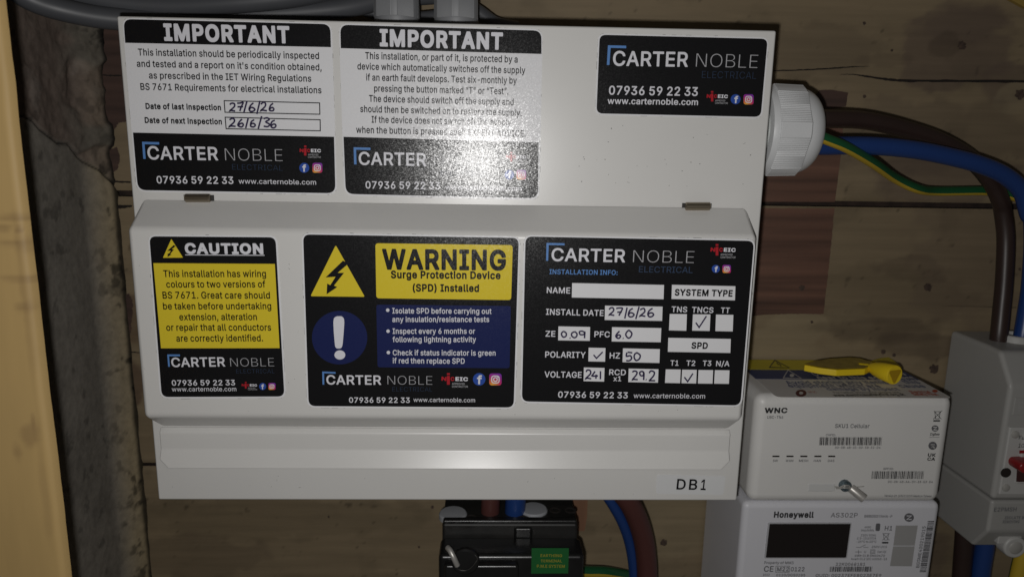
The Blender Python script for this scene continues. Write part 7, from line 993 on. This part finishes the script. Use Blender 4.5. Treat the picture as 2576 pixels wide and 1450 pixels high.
# ------------------------------------------------------------------ isolator at the right edge
ISO = mat('isolator_grey', (.35, .345, .33), .45, bump=(1100, .00001), var=(20, .02)); ISL = mat('isolator_pale', (.47, .465, .45), .42)
I = thing('isolator_enclosure', 'light grey isolator enclosure with a red switch at the right edge', 'isolator', (.36, YB, 1.19))
ix0, ix1 = .3275, .420; yi = .050
zt_ = bp(2385, 829, YB).z; zf_ = bpx(2515, 882, ix0); zs = bpx(2541, 971, ix0); zj = bpx(*V('zb', 780, 1030), ix0); zb_ = bpx(*V('zb', 745, 1190), ix0); zc_ = bpx(*V('zb', 680, 1280), ix0)
def prism(name, prof, x0, x1, m, parent, bev):
    n = len(prof); vs = [(x0, y, z) for y, z in prof]+[(x1, y, z) for y, z in prof]
    o = mesh_obj(name, vs, [tuple(range(n)), tuple(range(2*n-1, n-1, -1))]+[(i, (i+1) % n, (i+1) % n+n, i+n) for i in range(n)], m, parent, bevel=bev, seg=4); fix_normals(o); return o
print('iso', zt_, zf_, zs, zj, zb_, zc_)
prism('case', [(YB-.001, zt_), (zf_.y+.012, zt_), (zf_.y, zf_.z), (yi, zs.z), (yi, zj.z+.0004), (YB-.001, zj.z+.0004)], ix0, ix1, ISO, I, .0028)
prism('terminal_cover', [(YB-.001, zj.z-.0002), (yi, zj.z-.0002), (yi, zb_.z), (zc_.y if zc_.y > yi else yi+.02, zc_.z), (YB-.001, zc_.z)], ix0+.0002, ix1-.0002, ISO, I, .0022)
for x, y in ((820, 140), (985, 150)):
    p = bpz(*V('zb', x, y), zt_); m = MB(); m.lathe((p.x, .088, zt_-.001), (0, 0, 1), [(0, .0105), (.0048, .0105), (.0055, .0098), (.0055, .0068), (.002, .0066)], 40); m.build('cable_entry', ISL, I, smooth=True)
a = pz('zb', 832, 1003, yi); b = pz('zb', 892, 640, yi); q = [pz('zb', *p, yi) for p in ((892, 640), (1040, 632), (1000, 1000), (832, 1003))]
MB().box(b.x-.0015, b.x+.06, yi-.0016, yi+.002, a.z, b.z).build('switch_plate', ISL, I, bevel=.001)
MB().box(pz('zb', 912, 900, yi).x, b.x+.05, yi-.003, yi, pz('zb', 930, 940, yi).z, b.z-.003).build('switch_module', ISL, I, bevel=.0012)
s = Sheet('zb', FRONT(yi-.0031), (0, -1, 0), .00005); lines(s, P_BLK, 1, [('Fu', 936, 709, 964, 710, 20), ('10', 933, 753, 964, 754, 22)], .01)
K_RED2 = mat('switch_red', (.25, .012, .015), .35); s.poly('red_stripe', K_RED2, 1, [(940, 768), (1040, 766), (1038, 783), (939, 785)]); s.build(I)
p = pz('zb', 905, 843, yi-.008); m = MB(); pr = [pz('zb', *k, yi-.006) for k in ((906, 835), (920, 818), (1040, 812), (1040, 868), (925, 872), (908, 858))]
n = len(pr); vs = [v+Vector((0, -.006, 0)) for v in pr]+[v+Vector((0, .006, 0)) for v in pr]
ob = mesh_obj('switch_lever', vs, [tuple(range(n)), tuple(range(2*n-1, n-1, -1))]+[(i, i+n, (i+1) % n+n, (i+1) % n) for i in range(n)], K_RED2, I, bevel=.0012); fix_normals(ob)
q = [pz('zb', *k, yi-.0032) for k in ((930, 872), (1040, 870), (1035, 936), (926, 938))]; n = 4
ob = mesh_obj('lever_recess', q+[v+Vector((0, .0006, 0)) for v in q], [(0, 1, 2, 3), (7, 6, 5, 4)]+[(i, i+n, (i+1) % n+n, (i+1) % n) for i in range(n)], mat('recess_dark', (.05, .015, .015), .5), I); fix_normals(ob)
for x, y in ((902, 677), (852, 962)):
    p = pz('zb', x, y, yi); m = MB(); m.lathe((p.x+.0006, yi-.0012, p.z), (0, -1, 0), [(0, .0026), (.0012, .0024), (.0016, .0016)], 20); m.build('screw', STEEL, I, smooth=True)
p = pz('zb', 858, 882, yi); m = MB(); m.lathe((p.x, yi-.0014, p.z), (0, -1, 0), [(0, .0033), (.0006, .0032)], 24); m.build('knockout_hole', HOLE, I, smooth=True)
s = Sheet('zb', FRONT(yi-.0001), (0, -1, 0), .00005)
lines(s, P_GRY, 1, [('E2PMSH', 803, 1097, 923, 1095, 21), ('ISOLATE B', 860, 1138, 964, 1137, 15), ('REMOVING', 850, 1160, 940, 1158, 15)], .035); s.build(I)
a = pz('zb', 900, 577, yi); b = pz('zb', 912, 484, yi); m = MB(); m.box(a.x, a.x+.03, yi-.0006, yi+.001, a.z, b.z); m.build('raised_badge', ISO, I, bevel=.0004)
s = Sheet('zb', FRONT(yi-.0007), (0, -1, 0), .00008); EMB = mat('embossed_pale', (.36, .355, .345), .4); lines(s, EMB, 1, [('F', 930, 558, 958, 557, 48)], .09, 'embossed_letter'); s.build(I)
p = pz('zb', 915, 1288, yi+.004); m = MB(); m.lathe((p.x, yi+.012, p.z), (0, -1, 0), [(0, .0078), (.008, .0078), (.0092, .0070)], 32); m.box(p.x-.012, p.x+.004, yi+.004, yi+.012, p.z+.002, p.z+.016); m.build('fixing_lug', ISL, I, bevel=.0008)
m = MB(); m.lathe((p.x, yi+.0035, p.z), (0, -1, 0), [(0, .0046), (.0007, .0046), (.0014, .0036)], 24); m.build('screw', STEEL, I, smooth=True)

# ------------------------------------------------------------------ corner of a yellow tag at the top right
o = thing('yellow_card', 'corner of an ochre yellow card at the top right of the boards', 'card', tuple(bp(2560, 0, YB-.004)))
q = [bp(*V('z5', *p), YB-.004) for p in ((1715, -4), (1818, 52), (2000, 100), (2000, -160), (1600, -160))]; n = len(q)
ob = mesh_obj('card_sheet', q+[v+Vector((0, .003, 0)) for v in q], [tuple(range(n)), tuple(range(2*n-1, n-1, -1))]+[(i, i+n, (i+1) % n+n, (i+1) % n) for i in range(n)], mat('ochre_card', (.32, .22, .05), .6), o); fix_normals(ob)
